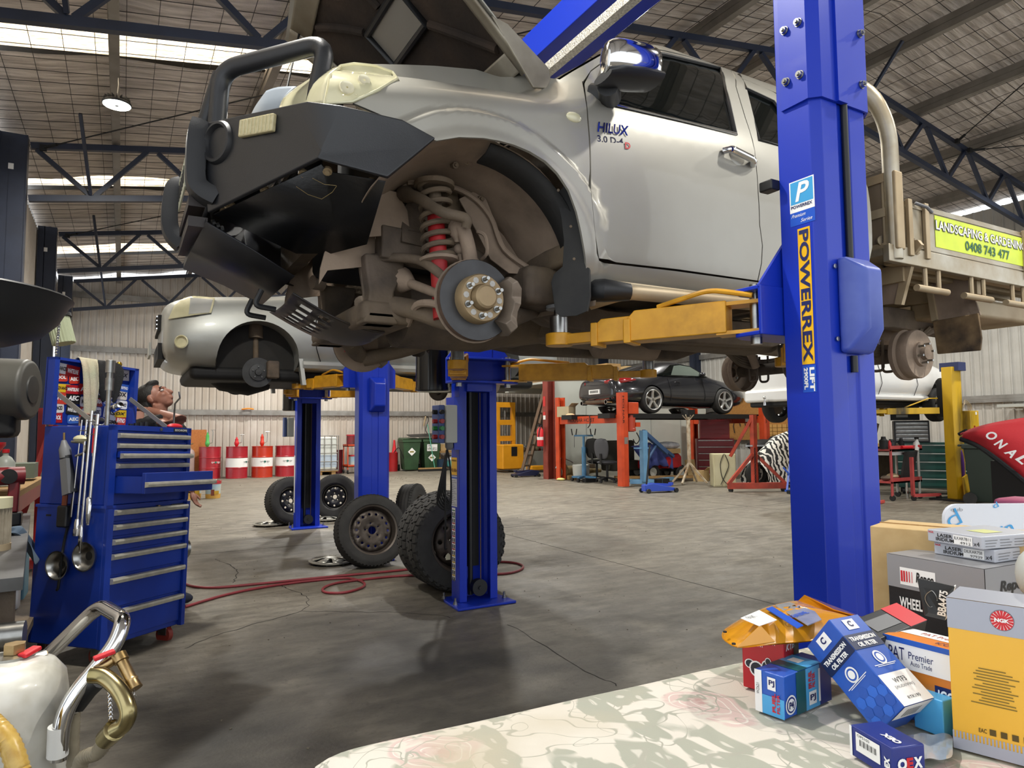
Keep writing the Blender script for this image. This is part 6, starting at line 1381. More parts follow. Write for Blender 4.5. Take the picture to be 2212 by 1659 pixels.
b=B();b.bar(q+VC((0,0,1.22)),q+VC((1.0,.35,.72)),.08,.1);b.bar(q+VC((.2,.07,1.1)),q+VC((1.3,.45,.62)),.06,.07);b.build('boom',mcd,t);b=B();b.cyl(q+VC((.05,0,.5)),q+VC((.55,.2,.92)),.035,n=12);b.build('ram',mcd,t);b=B();b.bar(q+VC((-.2,.1,.85)),q+VC((.12,-.1,.85)),.03,.03);b.build('handle',mc_,t)
for e in(VC((-.25,.2,0)),VC((.35,-.2,0)),VC((1.3,.5,0))):b=B();b.cyl(q+e+VC((-.02,0,.04)),q+e+VC((.02,0,.04)),.045,n=14);b.build('caster',m_lgrey,t)
trolley_jack('bright blue trolley jack with upright handle in front of the engine crane',AZ(1456,1062),(-1,.15,0),.72,mat('jack_bright_blue','2348b8',.35,coat=.4),.8)
b=B();q=AZ(1452,1052);b.bb(q+VC((-.16,.3,0)),q+VC((.2,.55,.16)));b.build('rubber_block',m_blk,label='black rubber block on the floor behind the bright blue trolley jack',cat='block',loc=q+VC((0,.4,0)))
b=B();q=AZ(1470,1040);b.bar(q+VC((-1.3,.9,.1)),q+VC((.9,-.2,.1)),.22,.06);b.build('timber_plank',m_wood,label='long timber plank on the floor behind the blue trolley jack',cat='plank',loc=q)
q=AZ(1490,1046);t=thing('tripod_stand','tall cream tripod support stand with black pad under the hoist','stand',q);mw=mat('cream_rust_paint','cfc4ae',.5,c2='9a7a58',ns=9)
b=B();b.cyl(q+VC((0,0,.45)),q+VC((0,0,1.55)),.045,n=14);b.build('column',mw,t);b=B();b.box(q+VC((0,0,1.66)),(.22,.22,.12));b.build('rubber_pad',m_blk,t)
for k in range(4):a=k*PI/2+.4;e=VC((math.cos(a),math.sin(a),0));b=B();b.bar(q+VC((0,0,.5)),q+e*.42+VC((0,0,.04)),.04,.04);b.build('leg',mw,t);b=B();b.bar(q+VC((0,0,1.45)),q+e*.14+VC((0,0,1.6)),.02,.02);b.build('brace',mw,t)
def tool_cab(lab,q,rz,w_,d_,h0,h1,nd,m,md_,name='tool_cabinet',pull=m_steel):
 t=thing(name,lab,'tool cabinet',q,(0,0,rz),world=False);b=B();b.bb((-w_/2,-d_/2,h0),(w_/2,d_/2,h1));b.build('case',m,t,bev=.01)
 dh=(h1-h0-.06)/nd
 for k in range(nd):
  z=h0+.03+dh*k;b=B();b.bb((-w_/2+.03,-d_/2-.012,z+.006),(w_/2-.03,-d_/2+.02,z+dh-.006));d=b.build('drawer',md_,t);b=B();b.bb((-w_/2+.04,-d_/2-.028,z+dh-.03),(w_/2-.04,-d_/2-.01,z+dh-.012));b.build('pull',pull,d)
 if h0<.2:
  for sx in(-1,1):
   for sy in(-1,1):b=B();b.cyl((sx*w_*.4-.02,sy*d_*.38,h0/2),(sx*w_*.4+.02,sy*d_*.38,h0/2),h0/2,n=14);b.build('caster',m_black,t)
 return t
mrc=mat('cabinet_red','8c1f2c',.35,c2='7a1a26',ns=3)
q=AZ(1545,1030);q=VC((q.x,q.y,0));tool_cab('dark red rolling tool cabinet with pale drawer pulls behind the beige cabinet',q,rad(-40),.95,.5,.1,1.02,5,mrc,mat('drawer_red','7e1b27',.35));tool_cab('small red drawer chest with stickers on top of the red cabinet',q+VC((0,0,1.02)),rad(-40),.75,.42,.0,.5,4,mat('chest_red','a5222d',.35),mat('drawer_red2','96202a',.35),'tool_chest',m_red)
for k,(dx,z)in enumerate(((-.26,1.2),(-.28,1.32))):pass
b=B();b.ell(q+VC((-.05,-.05,1.62)),(.3,.18,.12),14,8);b.build('plastic_sheeting',mat('clear_film','c9cbcd',.3,c2='8e9295',ns=14),label='crumpled clear plastic on top of the red drawer chest',cat='plastic',loc=q+VC((-.05,-.05,1.52)))
q=AZ(1562,1050);t=thing('filing_cabinet','beige metal cabinet with black cable in front of the red tool cabinet','cabinet',q,(0,0,rad(-35)),world=False);b=B();b.bb((-.24,-.22,0),(.24,.22,.72));b.build('case',m_beige,t,bev=.012);b=B();b.bb((-.22,-.228,.03),(.22,-.22,.69));b.build('door',m_beige,t);b=B();b.tube([(-.02,-.25,.72),(-.1,-.26,.5),(-.06,-.25,.2),(.05,-.26,.05),(.1,-.28,.02)],.008,6,res=5);b.tube([(.0,-.25,.72),(.08,-.26,.5),(.02,-.25,.3),(-.1,-.26,.05)],.008,6,res=5);b.build('cable',m_blk,t)
carton('small carton on the floor left of the beige cabinet',AZ(1515,1040)+VC((.1,.1,0)),(.3,.28,.26),rad(20));b=B();q=AZ(1492,1035)+VC((.3,.3,0));b.box(q+VC((0,0,.24)),(.3,.06,.48),Matrix.Rotation(rad(-10),3,'X'));b.build('cardboard_sheet',m_card,label='cardboard sheet leaning left of the small carton',cat='cardboard',loc=q)
q=AZ(1640,1062);t=thing('engine_stand','orange-red engine stand with hanging chains in front of the zebra cover','engine stand',q);mo=mat('stand_red','b5412a',.5,c2='8a3524',ns=5)
b=B();b.bar(q+VC((-.55,.3,.12)),q+VC((.5,-.25,.12)),.1,.12);b.build('base',mo,t);b=B();b.bar(q+VC((.0,.1,.12)),q+VC((.0,.1,1.55)),.1,.1);b.build('mast',mo,t)
for a,c in(((-.55,.3,.15),(-.05,.1,.75)),((.5,-.25,.15),(.03,.1,.75)),((-.25,.5,.7),(-.02,.1,1.5))):b=B();b.bar(q+VC(a),q+VC(c),.06,.06);b.build('brace',mo,t)
b=B();b.bar(q+VC((-.2,.15,.92)),q+VC((.22,-.0,.92)),.03,.03);b.build('handle',m_steel,t)
for dx in(-.06,.06):
 b=B()
 for k in range(14):p=q+VC((dx,.03,.85-k*.055));b.tube([p+VC((0 if k%2 else.016*math.cos(a),.016*math.cos(a)if k%2 else 0,.03*math.sin(a)))for a in[2*PI*j/8 for j in range(8)]],.006,5,closed=True)
 b.build('chain',m_blk,t,kind='stuff')
for e in((-.5,.28),(.45,-.22)):b=B();b.cyl(q+VC((e[0]-.02,e[1],.04)),q+VC((e[0]+.02,e[1],.04)),.05,n=14);b.build('caster',m_black,t)
def m_zebra():
 M=bpy.data.materials.new('zebra_print');M.use_nodes=True;N=M.node_tree.nodes;L=M.node_tree.links;p=N['Principled BSDF']
 tc=N.new('ShaderNodeTexCoord');w_=N.new('ShaderNodeTexWave');w_.inputs['Scale'].default_value=4.2;w_.inputs['Distortion'].default_value=9;w_.inputs['Detail'].default_value=2;w_.inputs['Detail Scale'].default_value=1.2
 L.new(tc.outputs['Object'],w_.inputs[0]);c=N.new('ShaderNodeValToRGB');c.color_ramp.interpolation='CONSTANT';c.color_ramp.elements[0].color=lin('1a1a1c');c.color_ramp.elements[1].color=lin('d9d6cf');c.color_ramp.elements[1].position=.5
 L.new(w_.outputs[0],c.inputs[0]);L.new(c.outputs[0],p.inputs['Base Color']);p.inputs['Roughness'].default_value=.8;return M
q=AZ(1697,1050);t=thing('covered_motorbike','motorbike under a black and white zebra print cover','motorbike',q)
rows=[]
for i in range(17):
 a=lerp(-.75,.95,i/16);h=interp(a,[(-.75,.55),(-.5,.85),(-.2,1.12),(.1,1.22),(.5,1.2),(.95,.9)])
 rows.append([q+VC((a*.9,a*-.35+y_*(.32+.06*math.sin(i*1.7+k)),z*h))for k,(y_,z)in enumerate([(-1.1,.06),(-1.05,.35),(-.9,.65),(-.6,.88),(-.2,1),(.2,1),(.6,.88),(.9,.65),(1.05,.35),(1.1,.06)])])
b=B();b.loft(rows,False,False);b.build('zebra_cover',m_zebra(),t,sub=1)
c=q+VC((-.62,.25,.29));b=B();b.lathe(c-VC((0,.06,0)),(.2,1,0),[(0,.2),(.01,.26),(.04,.29),(.08,.29),(.11,.26),(.12,.2)],28);b.build('front_wheel',m_rubber,t);b=B();b.ell(q+VC((-.66,.2,.68)),(.07,.05,.05));b.build('headlamp',m_lens,t)
b=B();q=AZ(1716,1066);t=thing('folding_frame','bright blue folding frame stand beside the zebra cover','stand',q);b.bar(q+VC((-.15,.05,.05)),q+VC((.15,.2,.55)),.035,.035);b.bar(q+VC((.2,-.05,.05)),q+VC((-.05,.2,.5)),.035,.035);b.bar(q+VC((-.2,.05,.06)),q+VC((.3,-.1,.06)),.035,.035);b.build('frame',mat('frame_blue','2c55b8',.4),t)
for dx in(-.18,.25):b=B();b.cyl(q+VC((dx,0,.03)),q+VC((dx+.03,0,.03)),.04,n=12);b.build('caster',m_black,t)
b=B();b.bb((15.83,12.3,.95),(15.86,15.2,2.1));pg=b.build('pegboard',mat('peg_brown','a27238',.8,c2='8e622e',ns=30),label='brown pegboard on the right wall behind the sports coupe',cat='pegboard',loc=(15.85,13.8,.95))
for i in range(7):
 for j in range(4):b=B();b.bb((15.72,12.4+i*.16,1.0+j*.1),(15.83,12.54+i*.16,1.09+j*.1));b.build('small_drawer',mat('drawer_tan','b78a4a',.7),pg)
for i in range(6):p=VC((15.8,13.8+i*.22,1.5+.1*(i%3)));b=B();b.tube([p,p+VC((0,.05,-.15)),p+VC((0,.0,-.35))],.012,6);b.build('hanging_tool',m_blk,pg)
q=AZ(1610,1045);q=VC((14.3,11.9,0))
for k,(dx,dy,z,r,m)in enumerate(((-.3,0,.85,(.5,.3,.16),m_blk),(.4,.1,.95,(.4,.3,.15),m_cloth),(0,-.1,.6,(.6,.35,.25),m_muddark),(-.1,-.2,.25,(.6,.4,.25),m_blk),(-.3,-.45,.3,(.35,.3,.12),mat('dark_red_cloth','6b1f26',.9)))):
 b=B();b.ell(q+VC((dx,dy,z)),r,14,8);b.build('heaped_parts',m,label='dark heap of covers and parts by the pegboard, %s layer'%('upper left','upper right','middle','lower','dark red front')[k],cat='heap',loc=q+VC((dx,dy,z-r[2])))
t=thing('shovel','shovel with yellow handle leaning left of the engine stand','shovel',(12.6,10.9,0));b=B();b.cyl((12.5,11.0,.35),(12.75,11.1,1.0),.018,n=8);b.build('handle',mat('handle_yellow','c98a2a',.5),t);b=B();b.bb((12.4,10.95,.0),(12.6,11.0,.35));b.build('blade',m_blk,t)
b=B();P=AZ(1640,1048)+VC((.1,.3,0));b.ell(P+VC((0,0,.12)),(.3,.2,.12),12,8);b.build('plastic_bag',mat('clear_film','c9cbcd',.3),label='clear plastic bag on the base of the engine stand',cat='bag',loc=P)
b=B();b.bb((14.0,12.3,1.45),(14.02,12.45,1.62));b.build('paper_note',m_wht,label='white paper note hanging from the hoist runway',cat='note',loc=(14,12.4,1.45))
# --- blue tool cabinet, chest and the tools on them
CR=(0,rad(2.0),rad(44));CO=VC((-.09,4.36,0))
CM=Matrix.Translation(CO)@Matrix.Rotation(rad(44),4,'Z')@Matrix.Rotation(rad(2.0),4,'Y')
def cthing(name,label,cat,z=0,x=0,y=0,**k):
 return thing(name,label,cat,CM@VC((x,y,z)),CR,world=False,**k)
CW,CDp=.60,.49
mb_=m_bluechest;m_pull=mat('drawer_pull_alloy','c2beb0',.35,.45,c2='a8a496',ns=20)
cab=cthing('tool_cabinet','blue rolling tool cabinet with six drawers standing on red casters','tool cabinet')
b=B();b.bb((0,0,.10),(CW,CDp,.86));b.build('case',mb_,cab,bev=.008)
b=B();b.prism([(-.004,-.004,.86),(-.004,CDp+.004,.86),(-.004,CDp+.004,.845),(-.004,-.004,.845)],(CW+.008,0,0));b.build('top_rim',mb_,cab)
zs=[.845,.765,.685,.605,.475,.30,.125]
for k in range(6):
 z1,z0=zs[k]-.008,zs[k+1]+.006
 b=B();b.bb((.045,-.014,z0),(CW-.03,.02,z1));d=b.build('drawer',mb_,cab,bev=.004)
 b=B();b.prism([(.04,-.016,z1-.002),(.04,-.04,z1-.004),(.04,-.043,z1-.014),(.04,-.04,z1-.03),(.04,-.016,z1-.034)],(CW-.065,0,0));b.build('pull',m_pull,d,flat=True)
b=B();b.bb((.0,-.02,.1),(.04,.0,.84));b.build('front_post',mb_,cab);b=B();b.bb((CW-.028,-.03,.1),(CW,.0,.85));b.build('front_post',mb_,cab)
for x in(.06,CW-.07):
 for y in(.05,CDp-.06):
  b=B();b.cyl((x-.016,y,.05),(x+.016,y,.05),.05,n=20);w_=b.build('caster_wheel',mat('caster_red','7c2b22',.5),cab);b=B();b.bb((x-.024,y-.03,.05),(x-.018,y+.03,.1));b.bb((x+.018,y-.03,.05),(x+.024,y+.03,.1));b.build('fork',m_steel,w_)
b=B();b.bb((CW-.14,-.016,.815),(CW-.04,-.013,.84));b.build('maker_badge',m_black,cab);b=B();b.cyl((CW*.6,-.02,.83),(CW*.6,0,.83),.011,n=12);b.build('lock',m_brass,cab)
for y in(.09,.38):b=B();b.bb((-.002,y,.795),(0,y+.035,.805));b.build('handle_slot',m_blk,cab)
ch=cthing('tool_chest','blue top chest with opened lid covered in stickers on the blue cabinet','tool chest',.86)
def cz(z):return z-.86
b=B();b.bb((.012,.012,0),(CW-.012,CDp,cz(1.30)));b.build('case',mb_,ch,bev=.006)
zc=[(1.235,1.272,0),(1.178,1.215,0),(1.122,1.158,.03),(1.066,1.102,0),(.925,1.04,.21)]
for k,(z0,z1,ox_)in enumerate(zc):
 b=B();b.bb((.045,-.006-ox_,cz(z0)),(CW-.03,.02-ox_+0,cz(z1)));d=b.build('drawer',mb_,ch,bev=.003)
 if ox_:b=B();b.bb((.05,-ox_,cz(z0)),(.054,.02,cz(z1)-.02));b.bb((CW-.04,-ox_,cz(z0)),(CW-.036,.02,cz(z1)-.02));b.bb((.05,-ox_,cz(z0)),(CW-.04,.02,cz(z0)+.004));b.build('drawer_box',mb_,d)
 b=B();y0=-.008-ox_;zt_=cz(z1)-.012 if k<4 else cz(z1)-.05
 b.prism([(.04,y0,zt_),(.04,y0-.024,zt_-.003),(.04,y0-.026,zt_-.012),(.04,y0-.024,zt_-.026),(.04,y0,zt_-.03)],(CW-.065,0,0));b.build('pull',m_pull,d,flat=True)
b=B();b.bb((.0,-.012,0),(.04,.012,cz(1.30)));b.build('front_post',mb_,ch);b=B();b.bb((CW-.028,-.012,0),(CW,.012,cz(1.30)));b.build('front_post',mb_,ch);b=B();b.bb((.0,-.012,cz(1.275)),(CW,.012,cz(1.305)));b.build('top_rail',mb_,ch)
b=B();b.bb((CW-.15,-.016,cz(1.278)),(CW-.04,-.012,cz(1.30)));bd=b.build('maker_badge',m_black,ch);text('SIDCHROME',m_wht,bd,(CW-.145,-.0165,cz(1.283)),(1,0,0),(0,0,1),.1,.012,lift=.001)
b=B();b.cyl((CW*.58,-.018,cz(1.29)),(CW*.58,0,cz(1.29)),.01,n=12);b.build('lock',m_steel,ch)
lt=.06
b=B();b.bb((0,CDp-.01,cz(1.31)),(CW,CDp+.005,cz(1.70)));lid=b.build('lid',mb_,ch)
for x in(0,CW-.03):b=B();b.bb((x,CDp-lt,cz(1.31)),(x+.03 if x==0 else CW,CDp,cz(1.70)));b.build('lid_side',mb_,lid)
b=B();b.bb((0,CDp-lt,cz(1.685)),(CW,CDp,cz(1.70)));b.build('lid_top',mb_,lid)
for x in(.03,CW-.04):b=B();b.bar((x,CDp-.04,cz(1.5)),(x+.02,.16,cz(1.31)),.008,.025);b.build('lid_stay',m_zinc,lid)
cols=['d8d8d6','b02028','e0b820','1a1a1c','2c58b0','8e1c22','d9d2c4','3a6ac0','c83a2a','f0f0ee']
rs=random.Random(3);yl=CDp-.0105
words_=['SPOOL','AEC','REPCO','ALTRIA','GIMMI','RHYNO','ADVANCED','WHITELINE','ARP','CLASSIC','MS','OX']
k=0
for iy in range(6):
 for ix in range(6):
  w_,h_=rs.uniform(.07,.115),rs.uniform(.045,.075);x=.035+ix*.09+rs.uniform(-.02,.02);z=1.32+iy*.058+rs.uniform(-.008,.008)
  if x+w_>CW-.035:w_=CW-.035-x
  if w_<.03:continue
  a=rs.uniform(-.12,.12);c=rs.choice(cols);U=VC((math.cos(a),0,math.sin(a)));Vv=VC((-math.sin(a),0,math.cos(a)))
  st=decal('sticker',mat('stk_'+c,c,.4),lid,(x,yl-.0005*k/3-.001,cz(z)),U,Vv,w_,h_,r=rs.choice((0,.012)))
  text(words_[k%12],mat('stk_t'+('141414'if c in('d8d8d6','e0b820','d9d2c4','f0f0ee')else 'f4f4f2'),'141414'if c in('d8d8d6','e0b820','d9d2c4','f0f0ee')else 'f4f4f2',.4),st,VC((x,yl-.0005*k/3-.0022,cz(z)))+U*w_*.1+Vv*h_*.3,U,Vv,w_*.8,h_*.4,off=.04,shear=rs.choice((0,.3)),lift=.0003);k+=1
def drape(name,lab,x0,x1,zb_f,zb_b,m,seed,wob=.012,th=.01):
 rows=[]
 for i in range(9):
  x=lerp(x0,x1,i/8);r=[]
  path=[(CDp-lt-.03,zb_f-.03*math.sin(i*.6+seed)),(CDp-lt-.028,lerp(zb_f,1.69,.5)),(CDp-lt-.02,1.66),(CDp-lt*.9,1.705),(CDp-lt*.4,1.715),(CDp+.012,1.70),(CDp+.022,1.66),(CDp+.024,zb_b)]
  for j,(y,z)in enumerate(path):r.append(VC((x+wob*math.sin(j*1.3+seed+i*.3)-.03*(z<1.5)*(i/8-.3),y+wob*.9*math.sin(i*1.7+j*.8+seed)*(1 if j<3 else.4),cz(z)+.004)))
  rows.append(r)
 t=cthing(name,lab,'towel'if 'towel'in lab else 'cloth',.86)
 b=B();b.loft(rows,False);b.build('cloth',m,t,sub=2,solid=th);return t
drape('towel','cream towel draped over the open lid of the blue chest',.17,.29,1.36,1.5,mat('towel_cream','c9b9a2',.95,c2='b3a287',ns=14,c3='aeb49a',ns3=5,bump=.6,bs=220),1.)
drape('black_garment','black garment hanging over the chest lid right of the towel',.28,.44,1.46,1.42,m_cloth,2.3,.018)
b=B();b.ell(CM@VC((CW*.78,CDp-.03,1.715)),.018,12,8);b.build('brass_knob',mat('gold','b8922c',.25,1),label='small gold figure standing on the lid of the blue chest',cat='ornament',loc=CM@VC((CW*.78,CDp-.03,1.70)))
def tool_on_top(lab,x,y,parts,cat='tool',name='power_tool'):
 t=cthing(name,lab,cat,1.302,x,y)
 for nm,bld,m in parts:bld.build(nm,m,t)
 return t
b1=B();b1.lathe((-.05,0,.035),(1,0,0),[(0,.02),(.01,.035),(.08,.035),(.1,.02),(.13,.018)],16,True);b2=B();b2.box((-.01,.0,.05),(.05,.05,.02));tool_on_top('red and black die grinder lying on top of the blue chest',.14,.3,[('motor',b1,m_black),('grip',b2,m_redp)])
b1=B();b1.lathe((0,0,0),(0,0,1),[(0,.03),(.06,.03),(.065,.026),(.075,.024)],16,True);b2=B();b2.lathe((0,0,.06),(0,0,1),[(0,.031),(.016,.031),(.018,.02)],16,True);tool_on_top('squat jar with red lid on top of the blue chest',.19,.4,[('jar',b1,mat('jar_tan','b5936a',.4)),('lid',b2,m_red)],'jar','jar')
for k,x in enumerate((.46,.5,.54,.58)):
 b1=B();b1.cyl((0,0,0),(0,0,.03+.006*k),.014,n=12);tool_on_top('black socket on top of the blue chest, %s from the left'%('first','second','third','fourth')[k],x,.33,[('socket',b1,m_black)],'socket','socket')
b1=B();b1.lathe((0,0,.0),(0,0,1),[(0,.01),(.16,.012)],10,True);b2=B();b2.tube([(.0,0,.0),(-.012,0,-.004),(-.01,0,.16),(.03,.0,.2),(.02,0,.24)],.006,6);b3=B();b3.ell((.0,0,.015),(.06,.03,.02),14,8);tool_on_top('red palm sander lying on the right end of the chest top',.58,.1,[('body',b3,m_redp),('wand',b2,m_steel)])
def side_bar(lab,y,z0,z1,r,m=m_chrome,head=None,grip=None,lean=0.):
 t=cthing('breaker_bar',lab,'breaker bar',0,-.03,y);a=VC((-.012,0,z1));c=VC((-.012,lean,z0))
 b=B();b.cyl(c,a,r,n=12);b.build('shaft',m,t)
 if head:b=B();b.lathe(c+VC((0,0,.05)),(0,0,-1),head,14,True);b.build('head',m,t)
 if grip:b=B();b.cyl(lerp(a,c,grip[0]),lerp(a,c,grip[1]),r*1.7,n=12);b.build('grip',grip[2],t)
 b=B();b.tube([(0.02,0,z1-.06),(-.02,-.012,z1-.06),(-.02,.012,z1-.06),(.02,0,z1-.058)],.003,5);b.build('hook',m_steel,t)
 return t
side_bar('thin chrome extension bar hanging leftmost on the side of the blue chest',.156,.80,1.33,.004,lean=.03)
side_bar('chrome breaker bar with black sockets hanging on the blue chest side',.121,.74,1.33,.007,head=[(0,.012),(.02,.016),(.05,.016),(.052,.019),(.09,.019)],lean=.02)
side_bar('longest chrome breaker bar with knurled end hanging on the blue chest side',.090,.65,1.38,.0075,head=[(-.06,.009),(0,.013),(.05,.013),(.06,.006),(.09,.006)],lean=.02)
side_bar('chrome ratchet handle hanging rightmost on the blue chest side',.047,.76,1.36,.0085,head=[(-.1,.01),(-.09,.016),(0,.014),(.03,.011),(.05,.008)],lean=.02)
side_bar('slim black bar hanging between the chrome bars',.105,1.10,1.31,.004,m_blk,grip=(.1,1,m_blk))
side_bar('red gripped slim bar hanging between the chrome bars',.066,1.13,1.31,.004,m_steel,grip=(.15,.9,m_redp))
t=cthing('impact_socket','tall chrome socket adaptor standing on the chest top','socket',1.30,.05,.08);b=B();b.lathe((0,0,0),(0,0,1),[(0,.012),(.2,.013),(.2,.02),(.27,.022),(.27,.017),(.3,.017),(.3,.025),(.37,.025),(.372,.018)],16,True);b.build('shaft',m_steel,t);b=B();b.lathe((0.04,0,.1),(-.5,-1,.15),[(0,.022),(.05,.022),(.055,.017),(.11,.017),(.112,.012)],16,True);b.build('ratchet_head',m_chrome,t)
t=cthing('grease_gun','black and grey pistol grease gun hanging on the side of the blue chest','grease gun',0,-.04,.225)
b=B();b.cyl((0,.03,1.13),(0,-.03,.93),.028,n=14);b.build('barrel',m_black,t)
for k in range(3):b=B();b.box((-.026,.018-.016*k*.0,1.06),(.006,.02,.2));
b=B();b.hexa([VC(p)for p in((-.035,-.045,.93),(-.035,.0,.915),(-.012,.0,.915),(-.012,-.045,.93),(-.035,-.01,1.12),(-.035,.035,1.11),(-.012,.035,1.11),(-.012,-.01,1.12))]);b.build('grey_sleeve',m_grey,t)
b=B();b.lathe((0,.03,1.12),(0,.25,1),[(0,.03),(.05,.03),(.08,.018),(.1,.012)],14,True);b.build('pump_head',m_grey,t)
b=B();b.tube(bend([(0,-.005,1.21),(0,-.10,1.205),(0,-.11,1.15),(0,-.04,1.13)],.03),.008,8);b.build('trigger',m_steel,t);b=B();b.ell((0,-.07,1.225),(.03,.05,.022),12,6);b.build('lever_cap',m_beige,t)
b=B();b.cyl((0,.05,1.2),(0,.055,1.26),.006,n=8);b.build('nozzle',m_brass,t)
t=cthing('work_light','small black work light hanging below the grease gun','work light',0,-.03,.255);b=B();b.box((0,0,.80),(.035,.07,.12));b.build('body',m_black,t,bev=.01);b=B();b.cyl((0,.0,.86),(0,-.005,1.0),.014,n=8);b.build('handle',mat('amber_handle','7a3a1c',.5),t)
t=cthing('inspection_mirror','long flexible inspection tool hanging down to the left bowl','inspection tool',0,-.02,.25);b=B();b.tube([(0,-.04,.90),(0,-.03,.8),(0,.0,.66),(0,.01,.55),(0,.02,.42),(0,.03,.40)],.007,8,res=5);b.build('shaft',m_black,t)
for(y,z,lab)in((.27,.535,'steel magnetic bowl behind the inspection tool on the cabinet side'),(.085,.59,'empty steel magnetic bowl stuck to the cabinet side')):
 t=cthing('magnetic_bowl',lab,'bowl',z,0,y);b=B();b.lathe((-.002,0,0),(-1,0,0),[(0,.03),(.004,.05),(.02,.07),(.036,.077),(.04,.079),(.038,.073),(.02,.064),(.006,.046),(.004,.001)],28);b.build('bowl',m_steel,t);b=B();b.cyl((-.004,0,0),(-.007,0,0),.028,n=18);b.build('magnet',m_black,t)
t=cthing('magnetic_bowl','steel magnetic bowl on the right side of the blue cabinet','bowl',.55,CW,.06);b=B();b.lathe((.002,0,0),(1,0,0),[(0,.03),(.004,.05),(.02,.07),(.036,.077),(.04,.079),(.038,.073),(.02,.064),(.006,.046),(.004,.001)],28);b.build('bowl',m_steel,t)
# --- clutter left of the chest
bz=.70
e1,e2=AZ(50,1246,bz),AZ(66,1108,bz)
t=thing('steel_bench','dark steel workbench at the left edge in front of the tool chest','workbench',(-.8,3.6,0));b=B();b.prism([(-1.4,e1.y-.1,bz-.05),(e1.x,e1.y,bz-.05),(e2.x,e2.y,bz-.05),(-1.4,e2.y+.1,bz-.05)],(0,0,.05));b.build('top',mat('bench_steel','6c6c6d',.45,.6,c2='50504f',ns=5),t)
for p in((e1.x-.06,e1.y+.06),(e2.x-.06,e2.y-.06),(-1.3,e1.y)):b=B();b.bar((p[0],p[1],0),(p[0],p[1],bz-.05),.06,.06);b.build('leg',m_muddark,t)
b=B();b.bb((-1.35,e1.y+.02,.2),(e1.x-.08,e2.y,.24));b.build('shelf',m_muddark,t);b=B();b.cyl((-1.2,e1.y-.02,.5),(e1.x+.02,e1.y-.08,.5),.05,n=16);b.build('front_roller',m_steel,t)
fp=AZ(8,1190,bz);fc=fp+VC((-.045,.05,0))
t=thing('oil_filter','used pleated filter cartridge in a wire cage on the steel bench','filter',fc);b=B();rows=[]
for z in(.0,.03,.035,.2,.205,.235):rows.append([fc+VC(((.062+(.004 if k%2 else-.004)*(z>.03 and z<.21))*math.cos(a),(.062+(.004 if k%2 else-.004)*(z>.03 and z<.21))*math.sin(a),z))for k,a in enumerate([2*PI*k/48 for k in range(48)])])
b.loft(rows,True,True);b.build('cartridge',mat('filter_paper','a59b88',.8,c2='857b69',ns=14),t);b=B();b.cyl(fc+VC((0,0,.2)),fc+VC((0,0,.25)),.068,n=28);b.build('end_cap',m_beige,t);b=B();b.cyl(fc+VC((0,0,.0)),fc+VC((0,0,.03)),.068,n=28);b.build('base_cap',m_dust,t)
rp=AZ(66,1150,bz)+VC((.0,.0,0));rows=[]
for i in range(10):
 a=i/9;rows.append([rp+VC((-.16+.2*a+.02*math.sin(j+i),.05-.16*j/7+.015*math.sin(i*2),.03+.02*math.sin(i*1.1+j)-(.26*max(0,a-.55)**1.0)*1.6))for j in range(8)])
b=B();b.loft(rows,False);b.build('shop_rag',mat('rag_blue_grey','5d6d7c',.9,c2='48586a',ns=8),sub=2,solid=.006,label='blue grey shop rag hanging off the corner of the steel bench',cat='rag',loc=rp)
p=AZ(40,1140,bz)+VC((-.05,.15,0));t=thing('impact_wrench','dark red cordless impact wrench standing on the steel bench','impact wrench',p);b=B();b.hexa([p+VC(q)for q in((-.03,-.03,.08),(.03,-.03,.08),(.03,.03,.08),(-.03,.03,.08),(-.02,-.025,.34),(.035,-.025,.34),(.035,.025,.34),(-.02,.025,.34))]);b.build('handle',mat('tool_red','7c1f24',.45),t,bev=.01);b=B();b.cyl(p+VC((-.14,-.03,.3)),p+VC((.05,.02,.3)),.055,n=18);b.build('motor',mat('tool_red','7c1f24',.45),t);b=B();b.box(p+VC((0,0,.04)),(.1,.09,.08));b.build('battery',m_black,t,bev=.01);b=B();b.lathe(p+VC((-.02,-.045,.3)),(.1,-1,0),[(0,.045),(.012,.045),(.014,.001)],18);b.build('side_cap',m_blk,t)
t=thing('timber_workbench','timber topped workbench with red frame behind the steel bench','workbench',(-1.0,6.3,0));b=B();b.bb((-1.18,5.6,.84),(-.58,7.4,.88));b.build('top',m_wood,t);b=B();b.bb((-1.16,5.6,.74),(-.6,5.64,.84));b.bb((-.62,5.6,.74),(-.58,7.4,.84));b.build('apron',m_red,t)
for x,y in((-.62,5.66),(-.62,7.34),(-1.14,5.66)):b=B();b.bar((x,y,0),(x,y,.76),.05,.05);b.build('leg',m_red,t)
def bottle(lab,p,r,h,m,cap):
 p=VC(p);t=thing('bottle',lab,'bottle',p);b=B();b.lathe(p,(0,0,1),[(0,r*.9),(.005,r),(h*.65,r),(h*.8,r*.6),(h*.85,r*.3),(h,r*.3)],18,True);b.build('body',m,t);b=B();b.cyl(p+VC((0,0,h*.93)),p+VC((0,0,h*1.03)),r*.38,n=12);b.build('cap',cap,t);b=B();b.lathe(p,(0,0,1),[(h*.15,r*1.01),(h*.55,r*1.01)],18);b.build('label_wrap',m_wht,t);return t
bottle('green oil bottle on the timber workbench at the left edge',(-.87,6.05,.88),.075,.3,mat('bottle_green','2f7d5e',.35),m_blk);bottle('pale bottle with red cap on the timber workbench',(-.73,6.15,.88),.06,.26,mat('bottle_pale','a9b0a8',.4),m_redp);bottle('small dark bottle behind the pale bottle',(-.8,6.5,.88),.05,.3,m_blk,m_red)
